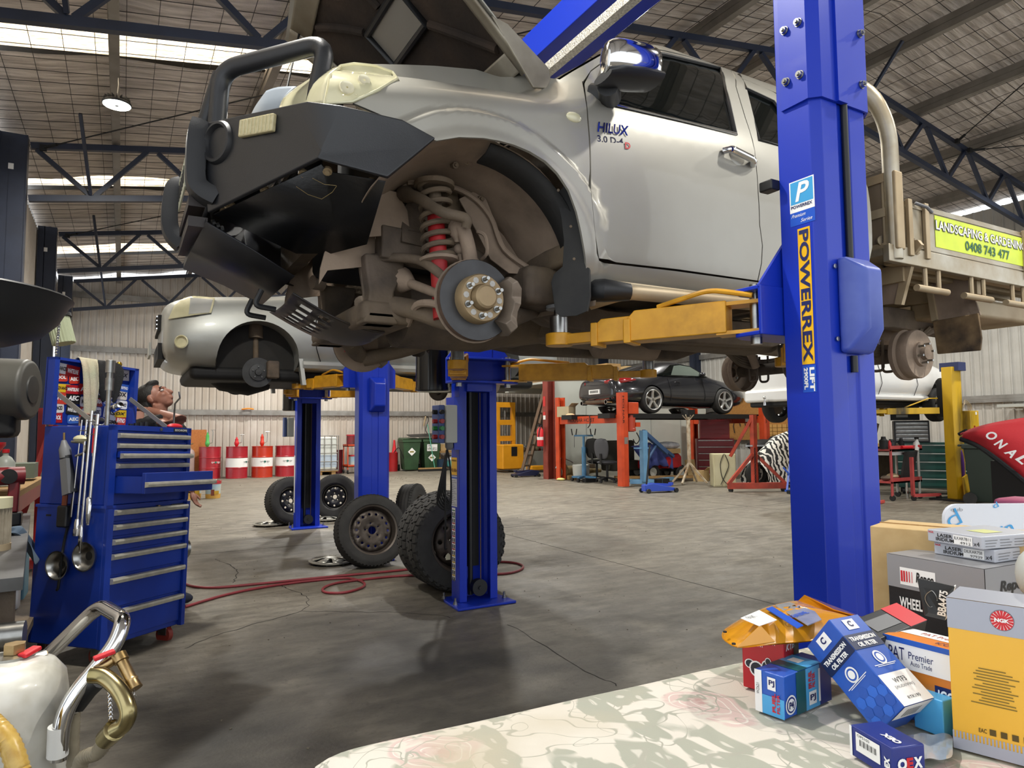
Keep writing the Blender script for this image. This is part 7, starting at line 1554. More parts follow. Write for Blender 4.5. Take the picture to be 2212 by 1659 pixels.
t=thing('funnel','red plastic funnel beside the green bottle','funnel',(-.82,5.8,.88));b=B();b.lathe((-.82,5.8,.88),(0,0,1),[(0,.02),(.14,.02),(.3,.13),(.32,.13),(.3,.12),(.14,.012)],22);b.build('cone',m_redp,t)
t=thing('engine_hoist','red engine hoist frame standing between the workbench and the blue chest','hoist',(-.62,7.9,0));b=B();b.bar((-.66,7.8,.05),(-.66,7.8,1.5),.06,.06);b.build('mast',m_red,t);b=B();b.bar((-.55,7.6,1.35),(-.85,7.3,.15),.05,.05);b.build('boom',m_red,t);b=B();b.bar((-.9,7.5,.06),(-.4,8.3,.06),.08,.08);b.build('base',m_red,t);b=B();b.cyl((-.64,7.75,.4),(-.6,7.7,1.0),.04,n=12);b.build('ram',m_steel,t)
carton('grey parts bin on the floor behind the blue cabinet',(-.72,6.9,.9),(.22,.3,.12),0,mat('bin_sage','6f7a6c',.6),False,'parts_bin')
b=B();b.bb((-.7,5.2,0),(-.5,5.5,.62));b.build('teal_jerrycan',mat('jerry_teal','5d93a8',.5),label='pale teal jerry can between the bench and the blue cabinet',cat='jerry can',bev=.04,loc=(-.6,5.35,0))
b=B();b.bb((-.66,4.95,.0),(-.5,5.1,.7));b.build('white_container',m_white,label='white plastic container against the side of the blue cabinet',cat='container',bev=.03,loc=(-.58,5,0))
dc=VC((-.275,2.25,0));ztk=.665
t=thing('oil_drainer','white waste oil drainer tank with chrome push handle in the left foreground','oil drainer',dc)
m_tank=mat('tank_white','d8d6cc',.3,0,c2='c6c2b4',ns=9,c3='8f897a',ns3=4,lo=.52,hi=.75,coat=.4)
b=B();b.lathe(dc,(0,0,1),[(.1,.14),(.12,.17),(ztk-.1,.17),(ztk-.05,.163),(ztk-.02,.14),(ztk-.004,.1),(ztk,.04)],48,True);b.build('tank',m_tank,t)
h=[AD(88,1430,2.06),AD(216,1306,2.02),AD(268,1338,1.86),AD(250,1392,1.82),AD(136,1530,1.72),AD(126,1640,1.72)]
b=B();b.tube(bend(h,.06,7),.0205,18);b.build('push_handle',m_chrome,t)
b=B();b.cyl(AD(127,1568,1.72),AD(124,1632,1.72),.024,n=24);b.build('handle_socket',m_white,t)
vb=AD(18,1450,1.8);b=B();b.lathe(vb+VC((0,0,-.03)),(0,0,1),[(0,.035),(.02,.032),(.03,.03),(.034,.045),(.07,.046),(.074,.03)],24,True);b.build('filler_neck',m_steel,t);b=B();b.lathe(vb+VC((.012,0,.045)),(0,0,1),[(0,.026),(.025,.026)],6,True);b.build('hex_plug',m_brass,t)
v0,v1=AD(38,1432,1.8),AD(98,1412,1.86);b=B();b.cyl(v0,v1,.011,n=6);b.build('ball_valve',m_steel,t);b=B();b.cyl(lerp(v0,v1,.65),lerp(v0,v1,1.05),.007,n=10);b.build('hose_barb',m_brass,t);b=B();b.bar(AD(46,1418,1.79),AD(82,1398,1.84),.028,.012);b.build('valve_lever',m_redp,t,bev=.004)
b=B();b.tube([AD(203,1468,1.7),AD(203,1452,1.7),AD(235,1432,1.72),AD(256,1418,1.73)],[.011,.014,.013,.012],12);b.build('valve_body',m_brass,t);b=B();b.bar(AD(202,1424,1.69),AD(248,1406,1.72),.022,.01);b.build('valve_lever',m_redp,t,bev=.003)
b=B();b.lathe(AD(256,1414,1.73),AD(288,1480,1.70)-AD(256,1414,1.73),[(0,.018),(.02,.018),(.022,.014),(.07,.015),(.075,.017),(.08,.015),(.1,.018),(.1,.012)],16,True);b.build('quick_coupling',m_brass,t)
b=B();b.tube([AD(196,1458,1.68),AD(225,1462,1.68),AD(258,1492,1.66),AD(277,1535,1.64),AD(268,1565,1.64),AD(246,1580,1.64)],.0195,16,res=6);b.build('suction_spout',mat('gold_zinc','b3a67c',.25,1,c2='8d8258',ns=10),t)
b=B();b.lathe(AD(250,1575,1.64),AD(225,1600,1.66)-AD(250,1575,1.64),[(0,.02),(.004,.026),(.05,.024)],20,True);b.build('spout_cup',mat('gold_zinc','b09a5a',.22,1),t)
m_hose=mat('ribbed_hose','8f8672',.4,c2='7b725f',ns=20)
def ribbed_hose(pts,r,name,m):
 P=smooth(pts,14);R=[r*(1+.1*(i%2))for i in range(len(P))];b=B();b.tube(P,R,12);b.build(name,m,t)
ribbed_hose([AD(235,1592,1.66),AD(210,1625,1.68),AD(178,1640,1.7),AD(165,1690,1.72)],.017,'ribbed_hose',m_hose)
ribbed_hose([AD(160,1535,1.76),AD(158,1600,1.76),AD(157,1690,1.76)],.014,'ribbed_hose',m_hose)
ribbed_hose([AD(-20,1560,1.6),AD(20,1605,1.58),AD(45,1680,1.56)],.022,'amber_hose',mat('amber_hose','b08a3c',.3,c2='d0b060',ns=30))
b=B();b.tube([AD(165,1525,1.77),AD(190,1490,1.77),AD(215,1470,1.76)],[.022,.024,.02],12);b.build('black_grip',m_black,t)
b=B()
for k in range(16):p=lerp(AD(237,1497,1.68),AD(240,1570,1.66),k/15);b.tube([p+VC((0 if k%2 else.004*math.cos(a),.004*math.cos(a)if k%2 else 0,.006*math.sin(a)))for a in[2*PI*j/6 for j in range(6)]],.0012,4,closed=True)
for k in range(12):p=lerp(AD(292,1478,1.7),AD(285,1515,1.7),k/11)+VC((.004*math.sin(k),0,0));b.tube([p+VC((0 if k%2 else.003*math.cos(a),.003*math.cos(a)if k%2 else 0,.005*math.sin(a)))for a in[2*PI*j/6 for j in range(6)]],.001,4,closed=True)
b.build('chain',m_chrome,t,kind='stuff')
bc=VC((-.47,2.36,0));b=B();b.lathe(bc,(0,0,1),[(1.43,.1),(1.46,.115),(1.5,.12),(1.505,.19),(1.53,.26),(1.57,.3),(1.62,.325),(1.635,.338),(1.64,.333),(1.59,.3),(1.53,.24),(1.51,.1)],48);b.build('catch_bowl',m_black,t)
b=B();b.cyl(bc+VC((0,0,.6)),bc+VC((0,0,1.44)),.03,n=16);b.cyl(bc+VC((0,0,1.3)),bc+VC((0,0,1.45)),.1,n=28);b.build('bowl_column',mat('smoke_plastic','26222a',.15),t);b=B();b.bar(bc+VC((0,0,.6)),dc+VC((0,0,.6)),.04,.04);b.build('column_bracket',m_steel,t)
for k in range(3):b=B();b.cyl(dc+VC((.12*math.cos(k*2.1),.12*math.sin(k*2.1),0)),dc+VC((.12*math.cos(k*2.1),.12*math.sin(k*2.1),.12)),.03,n=12);b.build('foot_caster',m_black,t)
fc=AD(131,712,5.6);t=thing('air_filter','green pleated air filter element hanging by the navy column','air filter',fc);b=B();rows=[]
ax_=VC((.25,-.1,-1)).normalized();
for z in(0,.24):rows.append([p for k,p in enumerate(b.ring(fc+ax_*(z-.12),ax_,.085,44))])
rows=[[fc+ax_*(z-.12)+(p-(fc+ax_*(z-.12)))*(1 if k%2 else.93)for k,p in enumerate(r)]for z,r in zip((0,.24),rows)]
b.loft(rows,True,True);b.build('pleats',mat('filter_green','b5bd9d',.7),t);b=B();b.lathe(fc-ax_*.125,ax_,[(0,.1),(.03,.1),(.032,.06)],32,True);b.build('end_ring',m_blk,t)
b=B()
P0_,P1_=AD(128,695,5.4),AD(121,765,5.4)
for k in range(24):p=lerp(P0_,P1_,k/23);b.tube([p+VC((0 if k%2 else.008*math.cos(a),.008*math.cos(a)if k%2 else 0,.012*math.sin(a)))for a in[2*PI*j/6 for j in range(6)]],.003,4,closed=True)
b.build('chain',m_chrome,t,kind='stuff');b=B();b.tube([(-1.225,6.38,2.42),(fc.x-.1,fc.y+.05,2.42),(fc.x,fc.y,fc.z+.1)],.012,8,res=4);b.build('wall_bracket',m_black,t)
gp_=VC((-.72,4.7,1.42));t=thing('air_blower','grey plastic workshop blower housing at the left edge above the bench','blower',gp_-VC((0,0,.2)));mg=mat('blower_grey','55544e',.5,c2='4a4944',ns=4)
c_=AD(62,842,4.3);b=B();b.cyl(c_+VC((-.45,.1,0)),c_+VC((.02,-.02,0)),.2,.19,n=32);b.build('housing',mg,t,bev=.03);b=B();b.lathe(c_+VC((.02,-.02,0)),(.45,-.12,0),[(0,.09),(.008,.085),(.01,.001)],28);b.build('badge',mat('badge_grey','3a3a38',.5),t)
b=B();b.bb(c_+VC((-.5,-.1,-.3)),c_+VC((-.05,.2,-.12)));b.build('base',m_blk,t,bev=.04)
for k in range(4):b=B();b.bar(c_+VC((-.4,-.16,-.08+.055*k)),c_+VC((-.14,-.19,-.08+.055*k)),.02,.02);b.build('vent_rib',mg,t)
b=B();b.bar(c_+VC((-.35,.0,-.3)),(c_.x-.35,c_.y,.88),.06,.06);b.bb((c_.x-.5,c_.y-.15,0),(c_.x-.2,c_.y+.15,.9));b.build('stand',m_muddark,t)
# --- table with parts boxes, right foreground
TZ=.82
def m_floral():
 M=bpy.data.materials.new('floral_cotton');M.use_nodes=True;N=M.node_tree.nodes;L=M.node_tree.links;p=N['Principled BSDF']
 tc=N.new('ShaderNodeTexCoord')
 def noi(s,det=3,dist=0.,off=0):
  mp=N.new('ShaderNodeMapping');mp.inputs['Location'].default_value=(off,off,0);L.new(tc.outputs['Object'],mp.inputs[0])
  n=N.new('ShaderNodeTexNoise');n.inputs['Scale'].default_value=s;n.inputs['Detail'].default_value=det;n.inputs['Distortion'].default_value=dist;L.new(mp.outputs[0],n.inputs[0]);return n.outputs[0]
 def rng(x,a,b):
  r=N.new('ShaderNodeMapRange');r.inputs[1].default_value=a;r.inputs[2].default_value=b;L.new(x,r.inputs[0]);return r.outputs[0]
 def mix(f,a,b):
  x=N.new('ShaderNodeMix');x.data_type='RGBA';L.new(f,x.inputs[0])
  for k,c in((6,a),(7,b)):
   if isinstance(c,str):x.inputs[k].default_value=lin(c)
   else:L.new(c,x.inputs[k])
  return x.outputs[2]
 def vor(sc_,warp,off,feat='F1',st=(1,1,1),rot=0):
  mp=N.new('ShaderNodeMapping');mp.inputs['Location'].default_value=(off,off*.7,0);mp.inputs['Scale'].default_value=st;mp.inputs['Rotation'].default_value=(0,0,rot);L.new(tc.outputs['Object'],mp.inputs[0])
  n=N.new('ShaderNodeTexNoise');n.inputs['Scale'].default_value=sc_*1.5;L.new(mp.outputs[0],n.inputs[0]);a=N.new('ShaderNodeVectorMath');a.operation='MULTIPLY_ADD';a.inputs[1].default_value=(warp,warp,0);L.new(n.outputs[1],a.inputs[0]);L.new(mp.outputs[0],a.inputs[2])
  v=N.new('ShaderNodeTexVoronoi');v.voronoi_dimensions='2D';v.feature=feat;v.inputs['Scale'].default_value=sc_;L.new(a.outputs[0],v.inputs[0]);return v.outputs['Distance']
 def band(x,f):
  m=N.new('ShaderNodeMath');m.operation='MULTIPLY';m.inputs[1].default_value=f;L.new(x,m.inputs[0]);q=N.new('ShaderNodeMath');q.operation='FRACT';L.new(m.outputs[0],q.inputs[0]);return q.outputs[0]
 def mul(a,b):
  m=N.new('ShaderNodeMath');m.operation='MULTIPLY';L.new(a,m.inputs[0]);L.new(b,m.inputs[1]);return m.outputs[0]
 c=mix(rng(noi(3,4,0),.4,.7),'cfc8bb','d6d0c5')
 for off,rot,st in((0,.5,(1,.42,1)),(7,-.7,(1,.4,1)),(13,1.6,(1,.45,1))):
  d=vor(16,.05,off,'F1',st,rot);k=rng(noi(5.5,2,0,off+3),.49,.51);c=mix(mul(rng(d,.38,.34),k),c,'a4a597');c=mix(mul(rng(d,.10,.06),k),c,'c9c6ba')
 d=vor(4.2,.16,21);fl=mul(rng(d,.27,.24),rng(noi(14,3,1.5,5),.42,.5));c=mix(fl,c,'cdb6af');c=mix(mul(fl,rng(band(d,14),.82,.9)),c,'ddd6cc');c=mix(mul(rng(d,.12,.06),rng(noi(40,3),.45,.6)),c,'bb9a94')
 for sc_,off in((4,9),(6,27)):
  n=noi(sc_,1,2.2,off);s=N.new('ShaderNodeMath');s.operation='SUBTRACT';s.inputs[1].default_value=.5;L.new(n,s.inputs[0]);a=N.new('ShaderNodeMath');a.operation='ABSOLUTE';L.new(s.outputs[0],a.inputs[0]);c=mix(rng(a.outputs[0],.009,.004),c,'a5a497')
 c=mix(rng(noi(2.5,5,0,30),.56,.78),c,'b9ae97')
 L.new(c,p.inputs['Base Color']);p.inputs['Roughness'].default_value=.9
 b=N.new('ShaderNodeBump');b.inputs['Strength'].default_value=.15;b.inputs['Distance'].default_value=.004;L.new(noi(300,2),b.inputs['Height']);L.new(b.outputs[0],p.inputs['Normal']);return M
m_flo=m_floral()
C0,C1=AZ(700,1618,TZ),AZ(1605,1420,TZ)
tu=(C1-C0).normalized();tn=VC((tu.y,-tu.x,0))
TL=2.0;TWd=.75
tbl=thing('table','trestle table under the floral cloth in the right foreground','table',C0+tu*TL/2+tn*TWd/2-VC((0,0,TZ)))
P4=[C0+tu*.02+tn*.02,C0+tu*TL+tn*.02,C0+tu*TL+tn*TWd,C0+tu*.02+tn*TWd]
b=B();b.prism([p-VC((0,0,.03))for p in P4],(0,0,.024));b.build('top',m_wood,tbl)
for a,c in((.08,.06),(TL-.08,.06),(.08,TWd-.06),(TL-.08,TWd-.06)):
 p=C0+tu*a+tn*c;b=B();b.bar((p.x,p.y,0),(p.x,p.y,TZ-.03),.04,.04);b.build('leg',m_steel,tbl)
rows=[]
nx,ny=70,34
for i in range(nx+1):
 a=lerp(-.22,TL+.2,i/nx);r=[]
 for j in range(ny+1):
  c=lerp(-.22,TWd+.2,j/ny)
  dx=max(0,-a,a-TL);dy=max(0,-c,c-TWd);d=math.hypot(dx,dy)
  aa=min(max(a,0),TL)+(-1 if a<0 else 1)*min(dx,.02+.18*dx);cc=min(max(c,0),TWd)+(-1 if c<0 else 1)*min(dy,.02+.18*dy)
  z=TZ-.93*d if d>.01 else TZ
  wr=.004*max(0,noise.noise(VC((a*5,c*9,0))))+.006*max(0,noise.noise(VC((a*2.2+c*3,c*2-a,3)))-.25)if d==0 else.012*math.sin((a+c)*22)*min(1,d*8)
  fade=1 if a<.75 else.2
  p=C0+tu*aa+tn*cc;r.append(VC((p.x,p.y,z))+(VC((0,0,wr*fade))if d==0 else(tn*(-1 if c<0 else 1)if dy>dx else tu*(-1 if a<0 else 1))*wr))
 rows.append(r)
b=B();b.loft(rows,False);b.build('tablecloth',m_flo,label='floral patterned cotton cloth spread over the table',cat='tablecloth',loc=C0,sub=1,solid=.003)
TZ+=.004
# ---- boxes
def vz(px,py,P):
 d=ray(px,py);k=(d.x*P.x+d.y*P.y)/(d.x*d.x+d.y*d.y);return CAMH+d.z*k
def box3(name,lab,Lp,Np,Rp,topN,m,z=None,vlen=None,ulen=None,h=None,bev=.002,cat='box',P=None):
 """standing box from the pixels of its near, left and right bottom corners"""
 z=TZ if z is None else z
 N0,L0,R0=AZ(*Np,z),AZ(*Lp,z),AZ(*Rp,z)
 v=(L0-N0);vl=vlen or v.length;v.normalize();u=VC((-v.y,v.x,0))
 if u.dot(R0-N0)<0:u=-u
 ul=ulen or(R0-N0).dot(u);hh=h or vz(*topN,N0)-z
 t=thing(name,lab,cat,N0)
 b=B();b.hexa([N0,N0+u*ul,N0+u*ul+v*vl,N0+v*vl]+[q+VC((0,0,hh))for q in(N0,N0+u*ul,N0+u*ul+v*vl,N0+v*vl)]);
 me=b.build('carton',m,t,bev=bev)
 return t,N0,u,v,ul,vl,hh
Zv=VC((0,0,1))
def faceL(fr):
 t,N0,u,v,ul,vl,hh=fr;return N0+v*vl,-v,Zv,vl,hh
def faceR(fr):
 t,N0,u,v,ul,vl,hh=fr;return N0,u,Zv,ul,hh
def faceT(fr):
 t,N0,u,v,ul,vl,hh=fr;return N0+v*vl+Zv*hh,-v,u,vl,ul
def put(fr,face,kind,x,y,w_,h_,m,s=None,lift=.0008,rot=0,**k):
 o,U,Vv,W,H=face(fr)if not isinstance(face,tuple)else face
 par=fr[0]if isinstance(fr,tuple)else fr
 U2,V2=U,Vv
 oo=o+U*x*W+Vv*y*H
 if kind=='d':return decal('print_panel',m,par,oo,U,Vv,w_*W,h_*H,lift)
 if rot==90:return text(s,m,par,oo,Vv,-U,w_*H,h_*W,lift=lift,name='print_text',**k)
 if rot==-90:return text(s,m,par,oo,-Vv,U,w_*H,h_*W,lift=lift,name='print_text',**k)
 if rot==180:return text(s,m,par,oo,-U,-Vv,w_*W,h_*H,lift=lift,name='print_text',**k)
 return text(s,m,par,oo,U,Vv,w_*W,h_*H,lift=lift,name='print_text',**k)
m_bx_blue=mat('box_blue','2a5fc0',.35,c2='2450ac',ns=10);m_cyan=mat('box_cyan','4fa8e0',.35);m_teal=mat('box_teal','14545c',.35);m_bxnavy=mat('box_navy','22307c',.35);m_dk=mat('box_dark','16202e',.35)
fr=box3('carton','plain tan carton standing at the back of the table beside the blue post',(1886,1405),(1990,1450),(2290,1352),(1880,1136),m_card,vlen=.02,h=.27)if False else None
N0=AZ(1890,1392,TZ)
t=thing('carton','plain tan carton standing at the back of the table beside the blue post','box',N0);hh=vz(1880,1136,N0)-TZ
u=(AZ(2140,1440,TZ)-N0).normalized();v=VC((-u.y,u.x,0))
b=B();b.hexa([N0,N0+u*.3,N0+u*.3+v*.13,N0+v*.13]+[q+Zv*hh for q in(N0,N0+u*.3,N0+u*.3+v*.13,N0+v*.13)]);b.build('carton',m_card,t,bev=.002);b=B();b.bar(N0+v*.065+Zv*(hh+.001)+u*.0,N0+v*.065+Zv*(hh+.001)+u*.3,.003,.002);b.build('flap_seam',m_wood,t)
fr=box3('wheel_hub_box','black and grey wheel hub box in front of the tan carton',(1926,1425),(2140,1492),(2262,1440),(2137,1231),mat('hub_black','17181b',.4,c2='202126',ns=200),ulen=.16)
hubtop=TZ+fr[6]
put(fr,faceL,'d',0,.70,1,.30,mat('hub_grey','8d8d90',.4));put(fr,faceR,'d',0,.70,1,.30,mat('hub_grey','8d8d90',.4))
o_,U_,V2_,W_,H_=faceT(fr);decal('print_panel',mat('hub_grey','8d8d90',.4),fr[0],o_,U_,V2_,W_,H_)
put(fr,faceL,'d',.145,.735,.38,.16,m_wht,lift=.0012);put(fr,faceL,'t',.32,.75,.19,.12,m_blkp,'Repco',lift=.0018,off=.03,shear=.2)
for k in range(5):put(fr,faceL,'d',.155+.03*k,.765,.022-.004*k,.1,m_redp,lift=.0018)
put(fr,faceL,'t',.13,.52,.42,.10,m_wht,'WHEEL HUB',lift=.0018,off=.03,sp=1.05);put(fr,faceL,'t',.5,.06,.4,.1,mat('grey_print','8b8c8e',.4),'RWH628',lift=.0018);put(fr,faceR,'t',.25,.76,.5,.12,m_blkp,'Repco',lift=.0018,off=.03,shear=.2)
q=[AD(1982,1249,1.03),AD(2062,1267,1.01),AD(2041,1340,.99),AD(1998,1330,1.01)]
t=thing('hang_card','black hang card lettered BBA475 leaning on the wheel hub box','packet',q[3]);b=B();b.prism([q[0],q[1],q[2],q[3]],(.002,.002,0));b.build('card',m_blkp,t)
U=(q[1]-q[0]).normalized();Vn=(q[0]-q[3]);Vn=(Vn-U*Vn.dot(U)).normalized();
if Vn.z<0:Vn=-Vn
text('BBA475',m_wht,t,lerp(q[3],q[2],.92)+(q[1]-q[2])*.1+VC((0,-.002,0)),Vn,-U,.036,.011,off=.03,lift=.001,name='print_text')
b=B();c=lerp(q[0],q[1],.3)*.5+lerp(q[3],q[2],.3)*.5+VC((0,-.002,0));b.tube([c+U*.006*math.cos(a)*(1+.3*math.cos(2*a))+Vn*.012*math.sin(a)for a in[2*PI*k/24 for k in range(24)]],.0006,4,closed=True);b.build('hook_slot',m_steel,t)
b=B();b.prism([lerp(q[1],q[2],0)+VC((.001,0,.0)),q[1]+VC((.012,.004,0)),q[2]+VC((.012,.004,-.0)),q[2]+VC((.001,0,0))],(.001,.002,0));b.build('card_edge',m_wht,t)
def plugbox(lab,z,Lp,Np,Rp,code,num,top):
 fr=box3('spark_plug_box',lab,Lp,Np,Rp,top,mat('plug_grey','b9bcc4',.3,c2='aeb1ba',ns=6),z=z,h=.022)
 put(fr,faceL,'t',.2,.5,.28,.28,m_blkp,'LASER',off=.02);put(fr,faceL,'t',.17,.17,.34,.28,m_blkp,'IRIDIUM',off=.02);put(fr,faceL,'d',.5,.12,.34,.72,m_wht);put(fr,faceL,'t',.52,.5,.29,.24,m_blkp,code,lift=.0012);put(fr,faceL,'t',.62,.18,.19,.2,m_blkp,num,lift=.0012);put(fr,faceL,'t',.86,.2,.1,.35,m_blkp,'x4');put(fr,faceL,'t',.03,.72,.1,.16,m_redp,'NGK',off=.02)
 for k in range(4):
  for j in range(3):put(fr,faceR,'d',.05+.24*k,.2+.22*j,.16+.02*((k+j)%3),.05,m_grey)
 return fr
z1=hubtop+.001
f1=plugbox('grey Laser Iridium spark plug box, lower of the two stacked',z1,(2018,1196),(2150,1217),(2262,1196),'DILKAR7S8','97939',(2150,1187))
f2=plugbox('grey Laser Iridium spark plug box, upper of the two stacked',z1+.0232,(2004,1168),(2122,1188),(2214,1172),'ILKAR7B11','4912',(2122,1160))
o_,U_,V2_,W_,H_=faceT(f2);decal('print_panel',mat('plug_gold','c9cc8a',.4),f2[0],o_+U_*W_*.4+V2_*H_*.3,U_,V2_,W_*.35,H_*.3)
PL,PN=AZ(2060,1614,TZ),AZ(2262,1668,TZ)
t=thing('ignition_coil_box','tall yellow and grey ignition part box at the right edge of the table','box',PN);uu=(PN-PL).normalized();vv_=VC((-uu.y,uu.x,0));hh=vz(2063,1292,PL)-TZ;W_=(PN-PL).length
b=B();q=[PL,PL+uu*W_,PL+uu*W_+vv_*.085,PL+vv_*.085];b.hexa(q+[p+Zv*hh for p in q]);b.build('carton',mat('ngk_yellow','e8b13a',.35),t,bev=.002)
face=(PL,uu,Zv,W_,hh);m_ng=mat('ngk_grey','a3a6b2',.3)
put(t,face,'d',0,.80,1,.20,m_ng);put(t,face,'d',0,0,1,.075,m_ng);decal('print_panel',m_ng,t,PL+Zv*hh,uu,vv_,W_,.085)
for k in range(26):put(t,face,'d',.0+.04*k,.075,.02,.045,m_ng)
c=PL+uu*W_*.62+Zv*hh*.90-vv_*.0008;rr=.0125
b=B();b.poly([c+uu*rr*1.08*math.cos(a)+Zv*rr*1.08*math.sin(a)for a in[2*PI*k/32 for k in range(32)]]);b.build('logo_ring',m_wht,t);b=B();b.poly([c+uu*rr*math.cos(a)+Zv*rr*math.sin(a)-vv_*.0004 for a in[2*PI*k/32 for k in range(32)]]);lg=b.build('logo_disc',m_redp,t)
for k in range(18):
 a=2*PI*k/18;d=uu*math.cos(a)+Zv*math.sin(a);b=B();n_=uu*-math.sin(a)+Zv*math.cos(a);b.poly([c+d*rr*.45-vv_*.0006,c+d*rr*.97+n_*.0004-vv_*.0006,c+d*rr*.97-n_*.0004-vv_*.0006]);b.build('logo_ray',m_wht,lg)
text('NGK',m_wht,lg,c-uu*.008-Zv*.0025-vv_*.0006,uu,Zv,.016,.005,off=.05,name='print_text')
for k in range(13):
 w_=.3+.25*((k*7)%5)/5;put(t,face,'d',.48-w_*.5+.02*(k%3),.56-.019*k,w_,.007,mat('olive_print','7a6420',.5))
put(t,face,'t',.30,.145,.09,.028,mat('olive_dark','54430f',.5),'EAC',off=.02)
for k in range(4):put(t,face,'d',.42+.12*k,.14,.07,.04,mat('olive_dark','54430f',.5))
put(t,face,'t',.5,.9,.01,.01,m_redp,'.')
fr=box3('fuel_pump_box','orange and white fuel pump box lettered PAT and ICON behind the blue filter box',(1915,1535),(2098,1598),(2180,1560),(2098,1414),mat('pat_orange','d87a28',.35,c2='e39038',ns=6),ulen=.06)
put(fr,faceL,'d',0,.62,1,.38,m_wht);put(fr,faceL,'d',0,.0,1,.22,m_bx_blue);put(fr,faceL,'d',0,.93,1,.07,m_bx_blue,lift=.0012);put(fr,faceL,'t',.07,.72,.2,.16,m_navyp,'PAT',lift=.0014);put(fr,faceL,'t',.32,.76,.3,.09,m_navyp,'Premier',lift=.0014);put(fr,faceL,'t',.34,.68,.26,.06,m_navyp,'Auto Trade',lift=.0014)
put(fr,faceL,'d',.62,.3,.34,.22,m_navyp);put(fr,faceL,'t',.66,.34,.27,.14,m_wht,'ICON',lift=.0016,off=.03);put(fr,faceL,'t',.62,.07,.2,.09,m_wht,'FUEL',lift=.0016,shear=.2,off=.03)
o_,U_,V2_,W_,H_=faceT(fr);decal('print_panel',m_wht,fr[0],o_+V2_*H_*.5,U_,V2_,W_,H_*.5);text('PAT Premier',mat('rose_print','b0443c',.5),fr[0],o_+U_*W_*.3+V2_*H_*.65,U_,V2_,W_*.5,H_*.2,name='print_text');text('ICON',m_navyp,fr[0],o_+U_*W_*.6+V2_*H_*.15,U_,V2_,W_*.22,H_*.2,name='print_text')
fr=box3('filter_box','light blue carton low between the filter box and the yellow box',(1975,1570),(2040,1596),(2100,1570),(2040,1500),m_cyan,h=.05);
fr=box3('ball_joint_box','red ball joint box under the orange parcel',(1605,1483),(1697,1508),(1748,1485),(1697,1388),mat('kyb_red','b81c28',.3),ulen=.055);rbtop=TZ+fr[6]
put(fr,faceL,'t',.03,.8,.5,.09,m_wht,'BALL JOINT',off=.02);put(fr,faceL,'t',.3,.9,.5,.06,m_wht,'SUSPENSION');put(fr,faceR,'t',.1,.82,.6,.12,m_wht,'KYB',shear=.3,off=.03);put(fr,faceR,'d',.62,0,.38,1,m_blkp)
o_,U_,V2_,W_,H_=faceL(fr);c=o_+U_*W_*.35+V2_*H_*.42-(-fr[2])*0;n_=U_.cross(V2_)
for k,(dx,dy,r1,r2)in enumerate(((-.16,.05,.1,.07),(.0,-.02,.14,.12),(.22,.05,.08,.1),(.28,.16,.06,.06))):
 cc=c+U_*W_*dx+V2_*H_*dy+n_*(.0008+.0002*k)
 for sc_,m in((1.25,m_wht),(1.,m_dk)):b=B();b.poly([cc+n_*(.0001 if sc_==1 else 0)+U_*W_*r1*sc_*math.cos(a)+V2_*H_*r2*sc_*math.sin(a)for a in[2*PI*j/16 for j in range(16)]]);b.build('print_picture',m,fr[0])
fr=box3('fuel_filter_box','blue and teal fuel filter box lying in front of the red box',(1633,1533),(1696,1556),(1846,1527),(1695,1463),m_bx_blue)
put(fr,faceL,'d',.22,0,.78,.45,m_cyan);put(fr,faceL,'d',0,0,.25,1,m_wht,lift=.0012);put(fr,faceL,'t',.16,.42,.26,.1,m_blkp,'WZ621',rot=90,lift=.0016);put(fr,faceL,'d',.45,.6,.28,.3,m_wht,lift=.0014);put(fr,faceL,'t',.5,.68,.2,.16,m_navyp,'PJ',lift=.0018,off=.03);put(fr,faceL,'t',.72,.1,.45,.12,m_redp,'FUEL',rot=90,lift=.0018,off=.04);put(fr,faceL,'t',.86,.1,.45,.1,m_redp,'FILTER',rot=90,lift=.0018,off=.03)
put(fr,faceR,'d',.24,0,.2,1,m_teal);put(fr,faceR,'d',.44,.0,.3,1,m_cyan);put(fr,faceR,'d',.74,0,.26,1,m_bxnavy);put(fr,faceR,'d',.71,.1,.04,.8,m_wht,lift=.0012)
o_,U_,V2_,W_,H_=faceR(fr);c=o_+U_*W_*.12+V2_*H_*.3;n_=U_.cross(V2_)
for r_,m,l in((.014,m_wht,.001),(.0115,m_bxnavy,.0012),(.009,m_wht,.0014)):b=B();b.poly([c+n_*l+U_*r_*math.cos(a)+V2_*r_*math.sin(a)for a in[2*PI*j/24 for j in range(24)]]);b.build('round_logo',m,fr[0])
text('P4',m_navyp,fr[0],c-U_*.006-V2_*.005,U_,V2_,.012,.01,lift=.002,name='print_text',off=.04);put(fr,faceR,'d',.5,.1,.16,.32,m_wht,lift=.0012);put(fr,faceR,'t',.52,.17,.12,.18,m_navyp,'PJ',lift=.0016,off=.03);put(fr,faceR,'t',.56,.5,.42,.07,m_redp,'EFI FUEL',rot=90,lift=.0016,off=.04);put(fr,faceR,'t',.63,.5,.36,.06,m_redp,'FILTER',rot=90,lift=.0016,off=.04)
o_,U_,V2_,W_,H_=faceT(fr);decal('print_panel',m_teal,fr[0],o_+V2_*H_*.3,U_,V2_,W_,H_*.2);decal('print_panel',m_cyan,fr[0],o_+V2_*H_*.5,U_,V2_,W_,H_*.3);decal('print_panel',m_wht,fr[0],o_+V2_*H_*.55+U_*W_*.2,U_,V2_,W_*.4,H_*.15,lift=.001)
fbtop=TZ+fr[6]
Aq=AD(1953,1527,.925);Bq=AD(1790,1338,1.03)
l=Bq-Aq;Ll=l.length;l.normalize();Cq=AD(2021,1512,.955);c=Cq-Aq;c=c-l*c.dot(l);Cl=c.length;c.normalize();d=l.cross(c)
